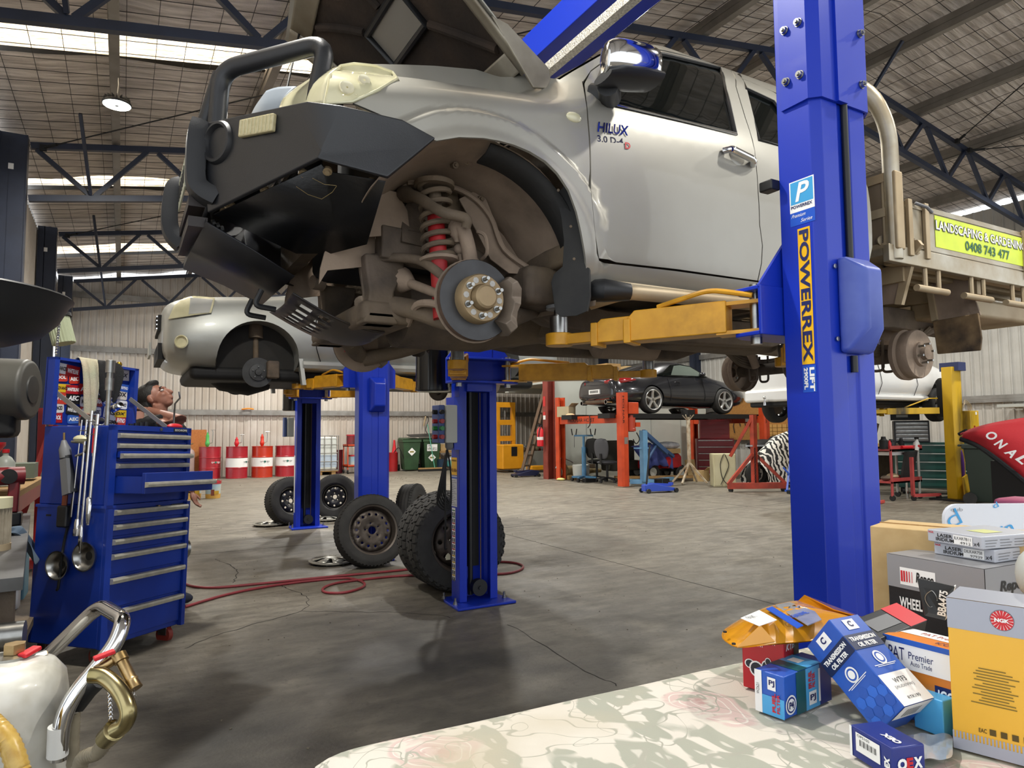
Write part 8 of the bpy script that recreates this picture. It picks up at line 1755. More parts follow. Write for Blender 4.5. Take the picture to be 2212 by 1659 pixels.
if d.dot(AD(1921,1576,.93)-Aq)<0:d=-d
Dl=Cl*.95
t=thing('transmission_filter_box','blue transmission oil filter box leaning on the smaller filter box','box',Aq)
q=[Aq,Aq+l*Ll,Aq+l*Ll+c*Cl,Aq+c*Cl];b=B();b.hexa([p+d*Dl for p in q]+q);b.build('carton',m_bx_blue,t,bev=.0015)
m_dkb=mat('filter_navy','14244c',.35)
fA=(Aq,c,l,Cl,Ll);fB=(Aq+d*Dl,-d,l,Dl,Ll)
for f in(fA,fB):
 put(t,f,'d',0,.62,1,.17,m_dkb);put(t,f,'t',.08,.71,.84,.05,m_wht,'TRANSMISSION',off=.04,lift=.0014);put(t,f,'t',.2,.64,.6,.05,m_wht,'OIL FILTER',off=.04,lift=.0014)
 put(t,f,'d',.32,.84,.36,.12,m_wht);put(t,f,'t',.42,.87,.14,.07,m_navyp,'C',off=.04,lift=.0014)
 o_,U_,V2_,W_,H_=f;n_=U_.cross(V2_);cc=o_+U_*W_*.5+V2_*H_*.5
 for r_,m,lz in((.011,m_wht,.001),(.0085,m_bx_blue,.0012),(.006,m_wht,.0014)):b=B();b.poly([cc+n_*lz+U_*r_*math.cos(a)+V2_*r_*math.sin(a)for a in[2*PI*j/20 for j in range(20)]]);b.build('round_logo',m,t)
 put(t,f,'d',.15,.42,.7,.008,m_wht);put(t,f,'d',.22,.405,.56,.006,m_wht)
put(t,fA,'d',0,0,1,.33,m_wht);put(t,fA,'t',.3,.22,.4,.05,m_blkp,'WTF3',lift=.0014);put(t,fA,'t',.2,.16,.6,.035,m_grey,'[AUDI/VW]',lift=.0014);put(t,fA,'t',.3,.05,.4,.03,m_blkp,'RTK190',lift=.0014)
o_,U_,V2_,W_,H_=fB;n_=U_.cross(V2_)
for i in range(4):
 for j in range(3):
  cc=o_+U_*W_*(.2+.22*i)+V2_*H_*(.07+.1*j+.05*(i%2));
  if W_*(.2+.22*i)>W_*.92:continue
  b=B();b.poly([cc+n_*.0006+U_*.0085*math.cos(a)+V2_*.0085*math.sin(a)for a in[PI/3*k for k in range(6)]]);b.build('hexagon_print',mat('hex_%d'%((i+j)%2),('2f6ad0','2757b4')[(i+j)%2],.35),t)
fE=(Aq+d*Dl,c,-d,Cl,Dl)
fE=(Aq+d*Dl,c,-d,Cl,Dl)if(c.cross(-d)).dot(-l)>0 else(Aq+c*Cl+d*Dl,-c,-d,Cl,Dl)
put(t,fE,'d',.02,.5,.96,.5,m_wht)
for k in range(16):put(t,fE,'d',.25+.03*k,.58,.008+.008*(k%3==0),.28,m_blkp,lift=.0012)
fr=box3('oex_box','small navy box with red and white OEX lettering at the front of the table',(1838,1630),(1929,1688),(1992,1672),(1928,1617),m_bxnavy)
put(fr,faceL,'d',-.0,0,.06,1,m_wht);put(fr,faceL,'d',.16,.28,.58,.6,m_wht,lift=.001);put(fr,faceL,'t',.2,.76,.3,.08,m_blkp,'OPS105',lift=.0014)
for k in range(14):put(fr,faceL,'d',.26+.03*k,.5,.008+.01*(k%3==0),.2,m_blkp,lift=.0014)
put(fr,faceL,'t',.96,.1,.55,.13,m_wht,'OEX',rot=90,off=.06)
for f in(faceR,faceT):
 if f is faceR:put(fr,f,'t',.15,.3,.28,.35,m_wht,'O',off=.06);put(fr,f,'t',.42,.3,.2,.35,m_redp,'E',off=.06);put(fr,f,'t',.63,.3,.27,.35,m_wht,'X',off=.06)
 else:put(fr,f,'t',.9,.5,.4,.2,m_wht,'OEX',rot=180,off=.06)
Aq=AD(2003,1340,1.08);Bq=AD(1872,1392,1.02);Cq=AD(1966,1292,1.14)
l=Bq-Aq;Ll=l.length;l.normalize();c=Cq-Aq;c=c-l*c.dot(l);Cl=c.length;c.normalize();d=l.cross(c);d=d if d.z<0 else-d
t=thing('long_parts_box','long red and black parts box lying behind the filter boxes','box',Aq+d*.05);q=[Aq,Aq+l*Ll,Aq+l*Ll+c*Cl,Aq+c*Cl];b=B();b.hexa([p+d*.05 for p in q]+q);b.build('carton',mat('parts_black','232428',.35),t,bev=.0015)
n_=l.cross(c)
if n_.z>0:f=(Aq,l,c,Ll,Cl)
else:f=(Aq+l*Ll,-l,c,Ll,Cl)
put(t,f,'d',0 if n_.z>0 else.72,0,.28,1,m_redp);put(t,f,'d',.3,.25,.4,.5,m_grey)
bgm=mat('orange_plastic','dd9a22',.22,0,c2='c98512',ns=7,coat=.5)
cen=AD(1640,1350,1.12);z0=max(rbtop,fbtop)+.004
pl_=[(1548,1368),(1600,1335),(1650,1318),(1700,1303),(1725,1298),(1755,1310),(1800,1330),(1850,1345),(1902,1348),(1870,1362),(1800,1378),(1740,1388),(1690,1392),(1640,1395),(1592,1401),(1570,1388)]
Pl=[AZ(x,y,z0)for x,y in pl_];cc=sum(Pl,VC())/len(Pl)
t=thing('parts_bag','orange and clear plastic parts bag lying on the red ball joint box','bag',cc)
rows=[]
for k,s in enumerate((1.0,.97,.9,.7,.4,.08)):
 rows.append([cc+(p-cc)*s+Zv*(.03*(1-s**2.2)+.006*noise.noise(p*30+VC((0,0,k))))for p in Pl])
b=B();b.loft(rows,True,False);b.loft([[cc+(p-cc)*s-Zv*.003*(1-s)for p in Pl]for s in(1.,.5,.05)],True);b.build('bag_film',bgm,t,sub=2)
ul=(AZ(1700,1310,z0)-AZ(1600,1340,z0)).normalized();vl_=VC((-ul.y,ul.x,0));
zl=z0+.031
b=B();b.prism([AZ(*p,zl)for p in((1600,1336),(1640,1353),(1678,1340),(1640,1319))],Zv*.001);lb=b.build('paper_label',m_wht,t);lo_=AZ(1622,1340,zl);text('91K',m_blkp,lb,lo_+Zv*.002,ul,vl_,.02,.012,name='print_text')
b=B();b.prism([AZ(*p,zl)for p in((1655,1316),(1668,1311),(1735,1352),(1722,1358))],Zv*.0012);b.build('blue_band',m_roy,t);q0=AZ(1720,1345,zl-.004)
b=B();b.prism([AZ(*p,zl-.003)for p in((1675,1309),(1705,1302),(1760,1322),(1775,1340),(1745,1352))],Zv*.0015);b.build('clear_window',mat('clear_bag','b9bcc0',.12,c2='8a8e95',ns=14,coat=1),t)
text('GENUINE',m_roy,t,q0+Zv*.003+ul*.01+vl_*.01,ul,vl_,.05,.012,name='print_text',off=.02)
b=B();P=[AZ(1722,1302,z0),AZ(1738,1287,z0+.012),AZ(1800,1318,z0+.02),AZ(1870,1338,z0+.012),AZ(1905,1350,z0),AZ(1820,1345,z0)];b.prism(P,(0,0,.002));b.build('bag_flap',bgm,t)
b=B();P=[AZ(1590,1400,z0),AZ(1640,1352,z0+.03),AZ(1672,1388,z0+.006)];b.prism(P,(0,-.002,.002));b.build('bag_flap',bgm,t)
for px,py in((1566,1366),(1585,1392)):p=AZ(px,py,z0+.012);b=B();b.cyl(p,p+Zv*.002,.003,n=10);b.build('hang_hole',m_blk,t)
rows=[[AZ(lerp(1960,2058,i/7),lerp(1585,1640,j/4)+4*math.sin(i*2+j),TZ+.004+.008*abs(math.sin(i*1.3+j)))for i in range(8)]for j in range(5)]
b=B();b.loft(rows,False);b.build('plastic_wrap',mat('clear_bag','b9bcc0',.12),sub=1,label='crumpled clear plastic wrap in front of the yellow box',cat='plastic',loc=AZ(2010,1610,TZ))
bd_=thing('white_board','white rounded board with blue letters standing behind the carton','board',AD(2140,1200,1.75));o_=AD(2045,1200,1.72);e_=AD(2320,1215,1.72);U=(e_-o_);U.z=0;W_=U.length;U.normalize();top=vz(2052,1090,o_);H_=top-.80;r_=.035
pts=[VC((0,0,-H_))]+[VC((r_-r_*math.cos(a),0,-r_+r_*math.sin(a)))for a in[PI/2*k/6 for k in range(7)]]+[VC((W_-r_+r_*math.sin(a),0,-r_+r_*math.cos(a)))for a in[PI/2*k/6 for k in range(7)]]+[VC((W_,0,-H_))]
nrm=U.cross(Zv);b=B();b.prism([VC((o_.x,o_.y,top))+U*p.x+Zv*p.z for p in pts],-nrm*.012);b.build('board',mat('board_white','d9dde6',.4),bd_)
bb_=VC((o_.x,o_.y,top));m_lb=mat('letter_blue','3f9cd8',.4)
rt=rad(25);U2=U*math.cos(rt)+Zv*math.sin(rt);V2=Zv*math.cos(rt)-U*math.sin(rt)
text('d',m_lb,bd_,bb_+U*.012-Zv*.06,U2,V2,.035,.04,name='print_text',off=-.01,lift=.002);text('qub',m_grey,bd_,bb_+U*.015-Zv*.02,U,(Zv-U*.0),.03,.012,name='print_text',lift=.002,off=-.015);text('d',m_lb,bd_,bb_+U*.125-Zv*.012,U2,V2,.014,.014,name='print_text',lift=.002);text('in',m_lb,bd_,bb_+U*.145-Zv*.075,U2,V2,.03,.02,name='print_text',lift=.002,off=.02)
b=B();c=AD(2228,1240,1.0);b.ell(c,(.02,.02,.035),12,8);b.build('grey_bottle',m_lgrey,label='pale grey bottle end at the right edge above the yellow box',cat='bottle',loc=c-VC((0,0,.03)))
c=AD(2222,1095,2.6);b=B();b.bb(c+VC((-.06,-.06,-.2)),c+VC((.1,.1,.03)));b.build('pink_jug',mat('jug_pink','b05a78',.5),label='pink plastic jug at the right edge behind the white board',cat='jug',bev=.02,loc=c-VC((0,0,.2)))
st_=B();st_.bb((c.x-.3,c.y-.2,c.z-.26),(c.x+.5,c.y+.4,c.z-.2));t=thing('side_stand','low steel stand carrying the white board and pink jug','stand',(c.x,c.y,0));st_.build('top',m_steel,t)
for dx,dy in((-.25,-.15),(.45,-.15),(-.25,.35),(.45,.35)):b=B();b.bar((c.x+dx,c.y+dy,0),(c.x+dx,c.y+dy,c.z-.26),.04,.04);b.build('leg',m_steel,t)
# --- tyres, hubcaps, hose
def tyre_wheel(lab,c,n,R,w_,rr,style,rim='steel',rimm=None,back=False,grp=None):
 """c centre, n outward axis"""
 c=VC(c);n=VC(n).normalized();t=thing('wheel',lab,'wheel',c-VC((0,0,R)),group=grp)
 h=w_/2
 prof=[(-h*.82,rr),(-h*.95,rr*1.04),(-h*1.02,(R+rr)/2),(-h*.98,R*.9),(-h*.86,R*.965),(-h*.6,R*.992),(0,R),(h*.6,R*.992),(h*.86,R*.965),(h*.98,R*.9),(h*1.02,(R+rr)/2),(h*.95,rr*1.04),(h*.82,rr)]
 if style=='at':prof=[(a,r-(.012 if r>R*.94 else 0))for a,r in prof]
 b=B();b.lathe(c,n,prof,56);ty_=b.build('tyre',mat('tyre_dark','2b2a29',.8,c2='373634',ns=10,bump=.1,bs=80),t)
 x=n.orthogonal().normalized();y=n.cross(x)
 b=B()
 if style=='at':
  N=34
  for k in range(N):
   for row,(a0,a1)in enumerate(((-.98,-.62),(-.57,-.22),(-.18,.18),(.22,.57),(.62,.98))):
    for half in(0,1):
     th0=2*PI*(k+half*.5+(.25 if row%2 else 0)+.04*(row))/N;dth=2*PI/N*.43;sk=.35*(1 if(row+half)%2 else-1)*2*PI/N*.4
     pts=[]
     for rr_ in(R-.014,R-.0005*(1 if abs(a0)<.7 and abs(a1)<.7 else 8)):
      for a,th in((a0,th0),(a1,th0+sk),(a1,th0+dth+sk),(a0,th0+dth)):
       rd=rr_-(.018 if abs(a)>.9 else.004 if abs(a)>.5 else 0);pts.append(c+n*a*h+(x*math.cos(th)+y*math.sin(th))*rd)
     b.hexa(pts)
   th=2*PI*k/N
   for s in(-1,1):
    pts=[]
    for rd,a in((R*.955,.93),(R*.86,.99)):
     for q in(0,.35):pts.append((rd,a,th+q*2*PI/N))
    P_=[c+n*s*a*h+(x*math.cos(tt)+y*math.sin(tt))*rd for rd,a,tt in pts];Po=[p+n*s*.006 for p in P_]
    b.hexa([P_[0],P_[1],P_[3],P_[2],Po[0],Po[1],Po[3],Po[2]])
  b.build('tread',mat('tread_rubber','333230',.85,c2='403f3c',ns=12),ty_,kind='stuff',flat=True)
 else:
  for a in(-.55,-.18,.18,.55):
   b.lathe(c,n,[(a*h-.004,R*.9965),(a*h-.003,R*1.0015),(a*h+.003,R*1.0015),(a*h+.004,R*.9965)],56)
  b.build('tread_grooves',m_blk,ty_,kind='stuff')
  b=B();N=60
  for k in range(N):
   th=2*PI*k/N
   for s in(-1,1):
    P_=[c+n*s*a*h+(x*math.cos(th+q)+y*math.sin(th+q))*rd for rd,a in((R*.995,.62),(R*.97,.88))for q in(0,.045)];Po=[p+(p-c)*.012 for p in P_];b.hexa([P_[0],P_[1],P_[3],P_[2],Po[0],Po[1],Po[3],Po[2]])
  b.build('tread_blocks',mat('tread_rubber','333230',.85),ty_,kind='stuff',flat=True)
 rm=rimm or mat('steel_rim','5b534c',.5,.5,c2='473f38',ns=8)
 b=B();b.lathe(c,n,[(-h*.82,rr*1.0),(-h*.88,rr*1.03),(-h*.8,rr*.94),(-h*.3,rr*.85),(h*.2,rr*.85),(h*.55,rr*.93),(h*.8,rr*.95),(h*.9,rr*1.04),(h*.84,rr*1.04),(h*.78,rr)],48);rm_=b.build('rim',rm,t)
 ho=[];nh=14 if rim=='steel'else 8
 rh=rr*.66;hr=rr*.055 if rim=='steel'else rr*.075
 for k in range(nh):a=2*PI*k/nh;ho.append([(rh*math.cos(a)+hr*math.cos(q),rh*math.sin(a)+hr*math.sin(q))for q in[2*PI*j/8 for j in range(8)]])
 ho.append([(rr*.16*math.cos(q),rr*.16*math.sin(q))for q in[2*PI*j/14 for j in range(14)]])
 for k in range(5):a=2*PI*k/5+.3;ho.append([(rr*.29*math.cos(a)+.008*math.cos(q),rr*.29*math.sin(a)+.008*math.sin(q))for q in[2*PI*j/6 for j in range(6)]])
 def dish(u,v):
  r=math.hypot(u,v)/rr;d=h*interp(r,[(0,.42),(.36,.42),(.42,.5),(.55,.58),(.75,.45),(.86,.3)]);return c+x*u+y*v+n*d
 g=panel([(rr*.86*math.cos(2*PI*k/40),rr*.86*math.sin(2*PI*k/40))for k in range(40)],rr*.13,dish,ho)
 g.build('wheel_disc',rm,t,solid=.004)
 return t
T1c=AD(801,1148,6.45)
tyre_wheel('road wheel with bare steel rim leaning in front of the second blue post',(T1c.x,T1c.y,.325),(-.02,-.95,.25),.335,.2,.228,'road')
Ta=VC((2.33,5.02,.388));nA=VC((-.11,-.99,.05)).normalized()
tyre_wheel('chunky all terrain wheel behind the nearest blue post, nearer of the pair',Ta,nA,.39,.26,.232,'at','six',mat('rim_brown','4f443b',.55,.4,c2='3c332c',ns=8),grp='all terrain wheels by the lift post')
tyre_wheel('chunky all terrain wheel on the far side of its twin',Ta-nA*.272+VC((-.01,.0,0)),nA,.39,.26,.232,'at','six',mat('rim_brown','4f443b',.55,.4),grp='all terrain wheels by the lift post')
b=B();p=Ta+nA*.09+VC((-.0,-.0,-.06));x_=VC((nA.y,-nA.x,0));x_=-x_ if x_.x<0 else x_
for px,py in((968,1203),):
 p=AD(px,py,5.15);b.prism([p+x_*a+Zv*c_ for a,c_ in((-.018,-.022),(.018,-.022),(.018,.012),(0,.03),(-.018,.012))],nA*.001);
b.build('price_tag',mat('tag_cream','d8d2b4',.5),label='cream paper tag stuck inside the nearer all terrain wheel',cat='tag',loc=p)
tyre_wheel('road wheel standing edge on behind the all terrain pair',(2.88,7.35,.33),(.75,-.65,.08),.335,.2,.2,'road')
blk_rim=mat('black_rim','17171a',.4)
tyre_wheel('black rimmed wheel leaning on the left side of the furthest blue post',(2.02,9.78,.315),(.3,-.92,.2),.325,.2,.19,'road','six',blk_rim,grp='black rimmed wheels by the furthest post')
tyre_wheel('black rimmed wheel leaning behind the right side of the furthest blue post',(2.72,10.0,.315),(-.45,-.86,.2),.325,.2,.19,'road','six',blk_rim,grp='black rimmed wheels by the furthest post')
m_hc=mat('hubcap_silver','b9b7ae',.35,.5,c2='a09d93',ns=9)
def hubcap(lab,p,tilt,a0):
 t=thing('hubcap',lab,'hubcap',p,(tilt,0,a0),world=False,group='silver hubcaps on the floor')
 b=B();b.lathe((0,0,0),(0,0,1),[(.02,.21),(.028,.215),(.034,.208),(.036,.17)],40);b.build('outer_ring',m_hc,t)
 b=B();b.lathe((0,0,0),(0,0,1),[(.06,.001),(.06,.05),(.055,.07)],24);b.build('centre',m_hc,t)
 for k in range(7):
  a=2*PI*k/7;u=VC((math.cos(a),math.sin(a),0));v=VC((-u.y,u.x,0));b=B();b.loft([[u*r+v*w_+VC((0,0,z)),u*r-v*w_+VC((0,0,z))]for r,w_,z in((.05,.02,.059),(.1,.03,.056),(.18,.05,.04))],False);b.build('spoke',m_hc,t,solid=.003)
 b=B();b.lathe((0,0,0),(0,0,1),[(.012,.001),(.012,.16),(.02,.2)],30);b.build('backing',m_blk,t)
 for k in range(8):a=2*PI*k/8;b=B();b.box((.19*math.cos(a),.19*math.sin(a),.01),(.02,.02,.022));b.build('clip',m_black,t)
 return t
hubcap('silver hubcap on the floor left of the steel rimmed wheel',AZ(716,1216),rad(2),.3);hubcap('silver hubcap on the floor left of the furthest post',AZ(582,1135),0,1.1);hubcap('silver hubcap on the floor right of the furthest post',AZ(706,1124),0,2.0)
hz=[(395,1262),(420,1270),(470,1272),(560,1264),(700,1250),(870,1234),(1000,1218),(1080,1216),(1115,1219),(1130,1226),(1120,1235),(1085,1242),(1000,1244),(880,1246),(790,1254),(725,1263),(698,1274),(705,1283),(745,1283),(782,1272),(786,1262),(765,1254),(735,1252),(650,1260),(560,1273),(480,1290),(400,1314)]
b=B();b.tube([AZ(x,y)+VC((0,0,.011))for x,y in hz],.0105,8,res=6);b.build('air_hose',mat('hose_red','8c3038',.5,c2='7a2a30',ns=6),label='red rubber air hose looped across the concrete floor',cat='hose',loc=AZ(700,1260))
t=thing('floor_grit','scattered chips and dried leaves on the concrete floor','grit',(6,16,0),kind='stuff');rs=random.Random(5);b=B()
for k in range(420):
 x,y=(rs.gauss(6.6,1.6),rs.gauss(17.6,.5))if k<160 else(rs.uniform(0,6),rs.uniform(2.5,12));s=rs.uniform(.002,.006)*(2.2 if k<160 else 1.)
 b.box((x,y,s*.4),(s*rs.uniform(.6,2),s*rs.uniform(.6,2),s*.8),Matrix.Rotation(rs.random()*6,3,'Z'))
b.build('chips',mat('grit_pale','8a8272',.8,c2='4a4236',ns=.7),t,kind='stuff',flat=True)
# --- two mechanics looking up
def remesh(bld,name,m,parent,vox=.012,sm=6,**k):
 o=bld.build(name,m,parent,**k);md=o.modifiers.new('r','REMESH');md.mode='VOXEL';md.voxel_size=vox;md.use_smooth_shade=True
 md=o.modifiers.new('s','SMOOTH');md.iterations=sm;md.factor=.5;return o
def person(lab,base,yaw,hair,pitch,arm_up,sk,lean):
 t=thing('person',lab,'person',base,(0,0,yaw),world=False)
 hip,chest,neck=VC((0,0,.88)),VC((.02-lean*.3,0,1.2)),VC((-.02-lean*.35,0,1.40))
 b=B()
 for s in(-1,1):
  b.tube([(0,s*.09,.88),(.03,s*.11,.48),(0,s*.11,.09)],[.095,.065,.05],14);b.ell((.05,s*.11,.05),(.13,.05,.05),14,8)
 b.ell((0,0,.9),(.12,.165,.13),16,10);remesh(b,'trousers',mat('work_trousers','1c2030',.9),t,.015)
 b=B();b.tube([(0,0,.86),(.01,0,1.0),chest+VC((0,0,.03)),neck+VC((0,0,-.05))],[.14,.135,.15,.075],18,res=4)
 for r in range(len(b.v)):p=b.v[r];p.y*=1.28
 sh=neck+VC((0,0,-.07))
 for s in(-1,1):
  e=sh+VC((.03,s*.2,-.02))
  if arm_up and s<0:b.tube([sh+VC((0,s*.1,0)),e,e+VC((.12,s*.06,.02))],[.06,.068,.06],12)
  else:b.tube([sh+VC((0,s*.1,0)),e,e+VC((.02,s*.03,-.17))],[.06,.066,.058],12)
 remesh(b,'shirt',mat('black_shirt','121316',.9,bump=.2,bs=60),t,.014)
 b=B();hd=Matrix.Rotation(-pitch,3,'Y');hc=neck+VC((-.015,0,.10));
 def H(x,y,z):return hc+hd@VC((x,y,z))
 b.tube([neck+VC((-.0,0,-.06)),neck+VC((.0,0,.02)),hc+hd@VC((-.01,0,-.04))],[.062,.058,.06],14)
 b.ell(hc+hd@VC((-.02,0,.045)),(.098,.076,.088),18,12,hd);b.ell(hc+hd@VC((.035,0,-.02)),(.062,.058,.07),16,10,hd);b.ell(hc+hd@VC((.05,0,-.068)),(.036,.036,.028),12,8,hd)
 b.tube([H(.085,0,.03),H(.108,0,-.005),H(.116,0,-.018),H(.095,0,-.026)],[.012,.014,.016,.012],10);b.ell(H(.085,0,.042),(.014,.05,.012),12,6,hd);b.ell(H(.092,0,-.046),(.012,.022,.008),10,6,hd);b.ell(H(.09,0,-.056),(.012,.02,.008),10,6,hd)
 for s in(-1,1):b.ell(H(-.01,s*.076,.005),(.02,.012,.032),10,8,hd);b.ell(H(.06,s*.038,-.01),(.03,.02,.022),10,6,hd)
 hands=[]
 for s in(-1,1):
  e=sh+VC((.03,s*.2,-.02))
  if arm_up and s<0:pts=[e+VC((.08,s*.05,.015)),e+VC((.27,s*.10,.03)),H(-.06,s*.1,-.06)]
  else:pts=[e+VC((.01,s*.02,-.1)),e+VC((.02,s*.05,-.28)),e+VC((.12,s*.03,-.5))]
  b.tube(pts,[.045,.042,.03],12);wr=pts[-1];d=(pts[-1]-pts[-2]).normalized();side=d.cross(VC((0,0,1))).normalized()if abs(d.z)<.9 else VC((0,1,0));up_=side.cross(d)
  b.ell(wr+d*.045,(.045,.035,.02),12,8,Matrix((d,side,up_)).transposed())
  for k,ln in enumerate((.062,.075,.07,.055)):
   f0=wr+d*.075+side*(.024-.016*k);b.tube([f0,f0+d*ln*.5-up_*.006,f0+d*ln*.85-up_*.025],[.009,.0085,.007],8)
  b.tube([wr+d*.02+side*.03,wr+d*.05+side*.052-up_*.01,wr+d*.08+side*.05-up_*.02],[.011,.01,.008],8)
 remesh(b,'body',sk,t,.0065,3)
 for s in(-1,1):
  b=B();b.ell(H(.079,s*.031,.022),(.012,.016,.009),12,8,hd);ey=b.build('eye',mat('eye_white','d9d4cc',.3),t);b=B();b.ell(H(.087,s*.031,.024),(.005,.007,.007),10,6,hd);b.build('iris',m_blk,ey)
  b=B();b.tube([H(.087,s*.014,.043),H(.09,s*.032,.047),H(.08,s*.05,.042)],.005,6);b.build('eyebrow',hair,t)
 b=B();b.ell(hc+hd@VC((-.035,0,.06)),(.102,.085,.088),18,12,hd);b.ell(hc+hd@VC((-.07,0,.0)),(.06,.075,.075),14,10,hd);b.ell(hc+hd@VC((.035,0,.11)),(.05,.06,.03),12,8,hd);remesh(b,'hair',hair,t,.008,3)
 t.scale=(1.0,1.0,1.0);return t,hc,hd
m_sk1=mat('skin_tan','9a6a58',.5,c2='8a5c4a',ns=9);m_sk2=mat('skin_fair','b98a78',.5,c2='a87866',ns=9)
pa=AD(362,880,5.0);pb=AD(312,882,5.45)
person('person with dark hair and black shirt looking up, hand behind the head',(pa.x-.0,pa.y,0),rad(-28),mat('hair_dark','15120f',.6,bump=.4,bs=150),rad(38),True,m_sk1,.12)
person('person with short fair hair in black shirt looking up behind the dark haired one',(pb.x,pb.y,0),rad(-24),mat('hair_fair','9a7a52',.7,bump=.4,bs=150),rad(34),False,m_sk2,.12)
# --- right side of the workshop
q=AZ(1935,1080);mrd=mat('trolley_red','b84a48',.5,c2='a03c3c',ns=5)
t=thing('tool_trolley','faded red two tier tool trolley standing right of the blue post','trolley',q)
x0,y0=q.x-.25,q.y-.1
for z,w_ in((.3,.55),(.86,.6)):b=B();b.bb((x0,y0,z),(x0+w_+.35,y0+.45,z+.03));b.bb((x0,y0,z),(x0+w_+.35,y0+.015,z+.09));b.build('tray',mrd,t)
for dx,dy in((.03,.02),(.85,.02),(.03,.42),(.85,.42)):b=B();b.cyl((x0+dx,y0+dy,.08),(x0+dx,y0+dy,.88),.022,n=10);b.build('upright',mrd if dx<.5 else m_lgrey,t);b=B();b.cyl((x0+dx-.015,y0+dy,.05),(x0+dx+.015,y0+dy,.05),.05,n=14);b.build('caster',m_black,t)
b=B();b.bb((x0+.1,y0+.1,.78),(x0+.6,y0+.35,.84));b.build('white_tray',m_white,t)
for k,(dx,dz,r,m)in enumerate(((.15,.33,.1,m_muddark),(.35,.34,.12,m_dust),(.55,.33,.09,m_red),(.75,.33,.11,m_redp))):p=VC((x0+dx,y0+.2,dz));b=B();b.ell(p+VC((0,0,r*.5)),(r,r*.8,r*.5),12,6);b.build('trolley_part',m,label='loose part on the lower trolley tray, %s from left'%('first','second','third','fourth')[k],cat='part',loc=p)
items=((.05,.05,.07,.22,m_blk),(.16,.12,.05,.16,m_grey),(.27,.08,.03,.15,m_redp),(.36,.1,.07,.17,m_black),(.5,.1,.05,.1,m_muddark),(.62,.08,.05,.19,m_blk))
for k,(dx,dy,r,h,m)in enumerate(items):p=VC((x0+dx,y0+dy+.1,.89));b=B();b.lathe(p,(0,0,1),[(0,r),(h*.7,r),(h*.8,r*.6),(h,r*.5)],12,True);b.build('canister',m,label='%s canister on the upper tray of the faded red trolley'%('tall black','grey','red capped','squat black','small brown','slim black')[k],cat='canister',loc=p)
p=VC((x0+.25,y0+.0,.9));b=B();b.cyl(p+VC((.05,-.02,.02)),p+VC((.3,-.05,.02)),.028,n=12);b.build('spray_can',m_redp,label='red and white spray can lying on the trolley edge',cat='can',loc=p)
b=B();b.bar(q+VC((.1,-.25,.09)),q+VC((.65,-.4,.09)),.06,.05);b.bar(q+VC((.1,-.25,.09)),q+VC((.1,-.25,.75)),.05,.05);t=thing('stand_frame','faded red stand foot with casters in front of the trolley','stand',q+VC((.3,-.3,0)));b.build('frame',mrd,t)
for dx in(.12,.62):b=B();c=q+VC((dx,-.25-.15*(dx>.3),.045));b.cyl(c-VC((.015,0,0)),c+VC((.015,0,0)),.045,n=14);b.build('caster',m_black,t)
c=AD(1963,1005,12.2);b=B();b.box(c,(.34,.04,.5),Matrix.Rotation(rad(12),3,'X'));t=thing('creeper_board','black rectangular board standing on a chrome leg beside the trolley','board',(c.x,c.y,0));b.build('board',mat('panel_black','2b2b2c',.6),t);b=B();b.cyl((c.x,c.y+.05,0),(c.x,c.y+.05,c.z-.2),.02,n=10);b.build('leg',m_chrome,t)
p=c+VC((.15,-.05,.26));t=thing('spray_bottle','white spray bottle with red print above the black panel','bottle',p-VC((0,0,.0)));b=B();b.lathe(p,(.25,0,1),[(0,.05),(.13,.055),(.17,.03),(.2,.02)],16,True);b.build('body',m_white,t);b=B();b.box(p+VC((.04,0,.22)),(.09,.03,.04));b.build('trigger',m_black,t);b=B();b.ell(p+VC((.02,-.045,.08)),(.03,.012,.03));b.build('print',m_redp,t)
b=B();b.box(AZ(1905,1088)+VC((0,0,.03)),(.2,.05,.05),Matrix.Rotation(.3,3,'Z'));b.build('sealant_tube',mat('tube_red','c04a40',.5),label='red and white tube lying on the floor by the trolley caster',cat='tube',bev=.01,loc=AZ(1905,1088))
q=VC((13.6,7.55,0));tool_cab('dark green rolling tool cabinet behind the yellow post',q,rad(-55),1.3,.55,.12,.98,5,mat('cab_green','16443c',.4),mat('cab_green2','1a4c44',.4),'tool_cabinet',m_lgrey)
tool_cab('grey steel drawer chest on top of the dark green cabinet',q+VC((-.2,.28,.98)),rad(-55),.6,.45,0,.42,5,mat('chest_black','24262a',.4),m_zinc,'drawer_chest')
b=B();p=q+VC((-.2,.28,1.42));b.box(p+VC((0,.1,.16)),(.5,.03,.34),Matrix.Rotation(rad(-55),3,'Z'));ls_=b.build('chest_lid',m_blkp,label='black lid with pale stickers open above the grey drawer chest',cat='lid',loc=p)
Uq=VC((math.cos(rad(-55)),math.sin(rad(-55)),0));
for k in range(3):decal('sticker',m_lgrey,ls_,p+VC((0,.1,.05+.09*k))-Uq*.15+Uq.cross(Zv)*.018,Uq,Zv,.2,.05)
b=B();p=VC((12.2,7.9,.9));b.bar(p,p+VC((.12,-.05,.45)),.09,.09);b.build('exhaust_section',m_muddark,label='dark square tube standing left of the grey drawer chest',cat='tube',loc=p)
t=thing('wall_bench','workbench along the right wall behind the yellow post','workbench',(14.9,6.5,0));b=B();b.bb((14.3,3.0,.86),(15.7,9.5,.92));b.build('top',m_wood,t)
for y in(3.2,6.2,9.3):b=B();b.bb((14.35,y-.05,0),(15.6,y+.05,.86));b.build('leg_frame',m_muddark,t)
t=thing('wall_shelf','long pale shelf on the right wall above the bench','shelf',(15.6,6,1.7));b=B();b.bb((15.35,3.0,1.66),(15.92,7.2,1.72));b.build('board',m_lgrey,t)
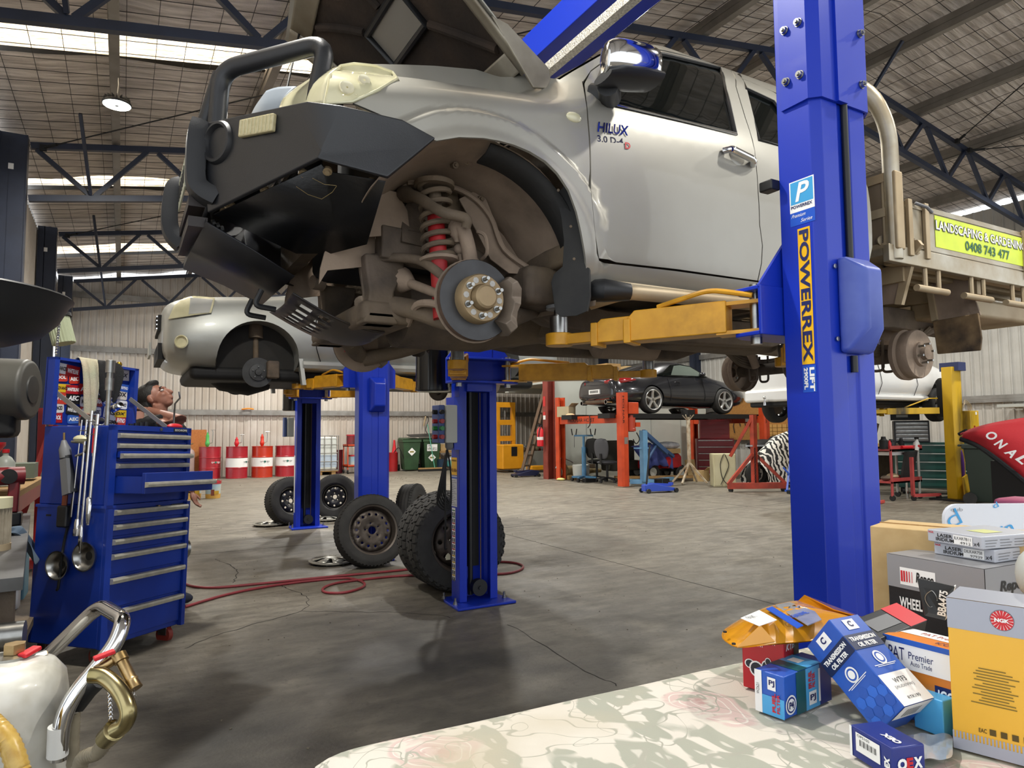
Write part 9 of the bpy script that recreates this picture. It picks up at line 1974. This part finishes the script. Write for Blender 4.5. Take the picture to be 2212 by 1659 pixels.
p=VC((15.5,6.1,1.72));t=thing('pump_sprayer','white conical pump sprayer with blue top on the wall shelf','sprayer',p);b=B();b.lathe(p,(0,0,1),[(0,.12),(.02,.13),(.2,.07)],20,True);b.build('cone',mat('sprayer_white','d6d0bd',.5),t);b=B();b.lathe(p+VC((0,0,.2)),(0,0,1),[(0,.05),(.08,.045),(.1,.02),(.2,.015),(.2,.03),(.22,.03)],14,True);b.build('pump_top',mat('sprayer_navy','2a3358',.5),t)
for k in range(9):y=6.6-.16*k;p=VC((15.88,y,1.62));b=B();b.tube([p,p+VC((0,.04*math.sin(k),-.25)),p+VC((0,.06*math.sin(k*2),-.5-.05*(k%3)))],.008,6,res=4);b.build('hanging_cable',m_blk,label='black cable hanging on the right wall, %s from the yellow post'%('first','second','third','fourth','fifth','sixth','seventh','eighth','ninth')[k],cat='cable',loc=p-VC((0,0,.5)))
b=B();b.bb((14.6,4.4,.925),(15.3,5.35,1.62));tb_=b.build('tool_chest',m_blkp,label='black tool chest with red lettering at the right edge on the bench',cat='tool chest',bev=.02,loc=(14.9,4.9,.92));text('SUMIT',m_redp,tb_,(14.597,5.25,1.52),(0,-1,0),Zv,.22,.04,off=.03);decal('red_line',m_redp,tb_,(14.597,5.28,1.58),(0,-1,0),Zv,.6,.012)
q=AZ(2158,1090);wheelie('dark green wheelie bin with purple handle under the red cover',q.x,q.y+.1,rad(20),.98,mat('bin_dark','1f2b24',.5),lid=False)
b=B();c=AD(2077,1010,11.9);b.ell(c,(.04,.05,.32),12,10);b.build('purple_tool',mat('purple','5a2a86',.5),label='purple plastic creeper edge standing left of the dark green bin',cat='creeper',loc=c-VC((0,0,.32)))
rows=[]
top=[(2072,938,5.1),(2100,925,5.0),(2150,912,4.9),(2212,902,4.8),(2300,890,4.7)];bot=[(2075,948,5.0),(2110,962,4.9),(2150,990,4.75),(2212,1040,4.6),(2300,1120,4.45)]
tp=smooth([AD(*p)for p in top],6);bt=smooth([AD(*p)for p in bot],6)
for i in range(len(tp)):rows.append([lerp(tp[i],bt[i],j/8)+VC((-.05,-.05,.03))*math.sin(PI*j/8)for j in range(9)])
rc_=thing('fender_cover','red cover with white lettering hanging at the right edge','cover',AD(2212,980,4.75)-VC((0,0,.3)))
b=B();b.loft(rows,False);b.build('cover_sheet',mat('cover_red','b01a24',.8,bump=.15,bs=200),rc_,solid=.012)
b=B();b.tube([r[-1]for r in rows],.018,8);b.tube([r[0]for r in rows[:5]],.014,8);b.build('black_edging',m_cloth,rc_)
U=(AD(2212,990,4.55)-AD(2132,928,4.7)).normalized();nn=-ray(2160,950).normalized();Vx=nn.cross(U).normalized()
if Vx.z<0:Vx=-Vx
for ch_,(px,py)in zip('ONAL',((2134,934),(2154,952),(2176,970),(2200,984))):
 text(ch_,m_wht,rc_,AD(px-8,py+8,4.62),U,Vx,.055,.06,off=.03,shear=.2,name='cover_letter')
b=B();b.bb((AD(2250,950,5.0).x-.1,AD(2250,950,5.0).y-.3,0),(AD(2250,950,5.0).x+.5,AD(2250,950,5.0).y+.3,1.0));b.build('stand_post',m_blk,rc_)
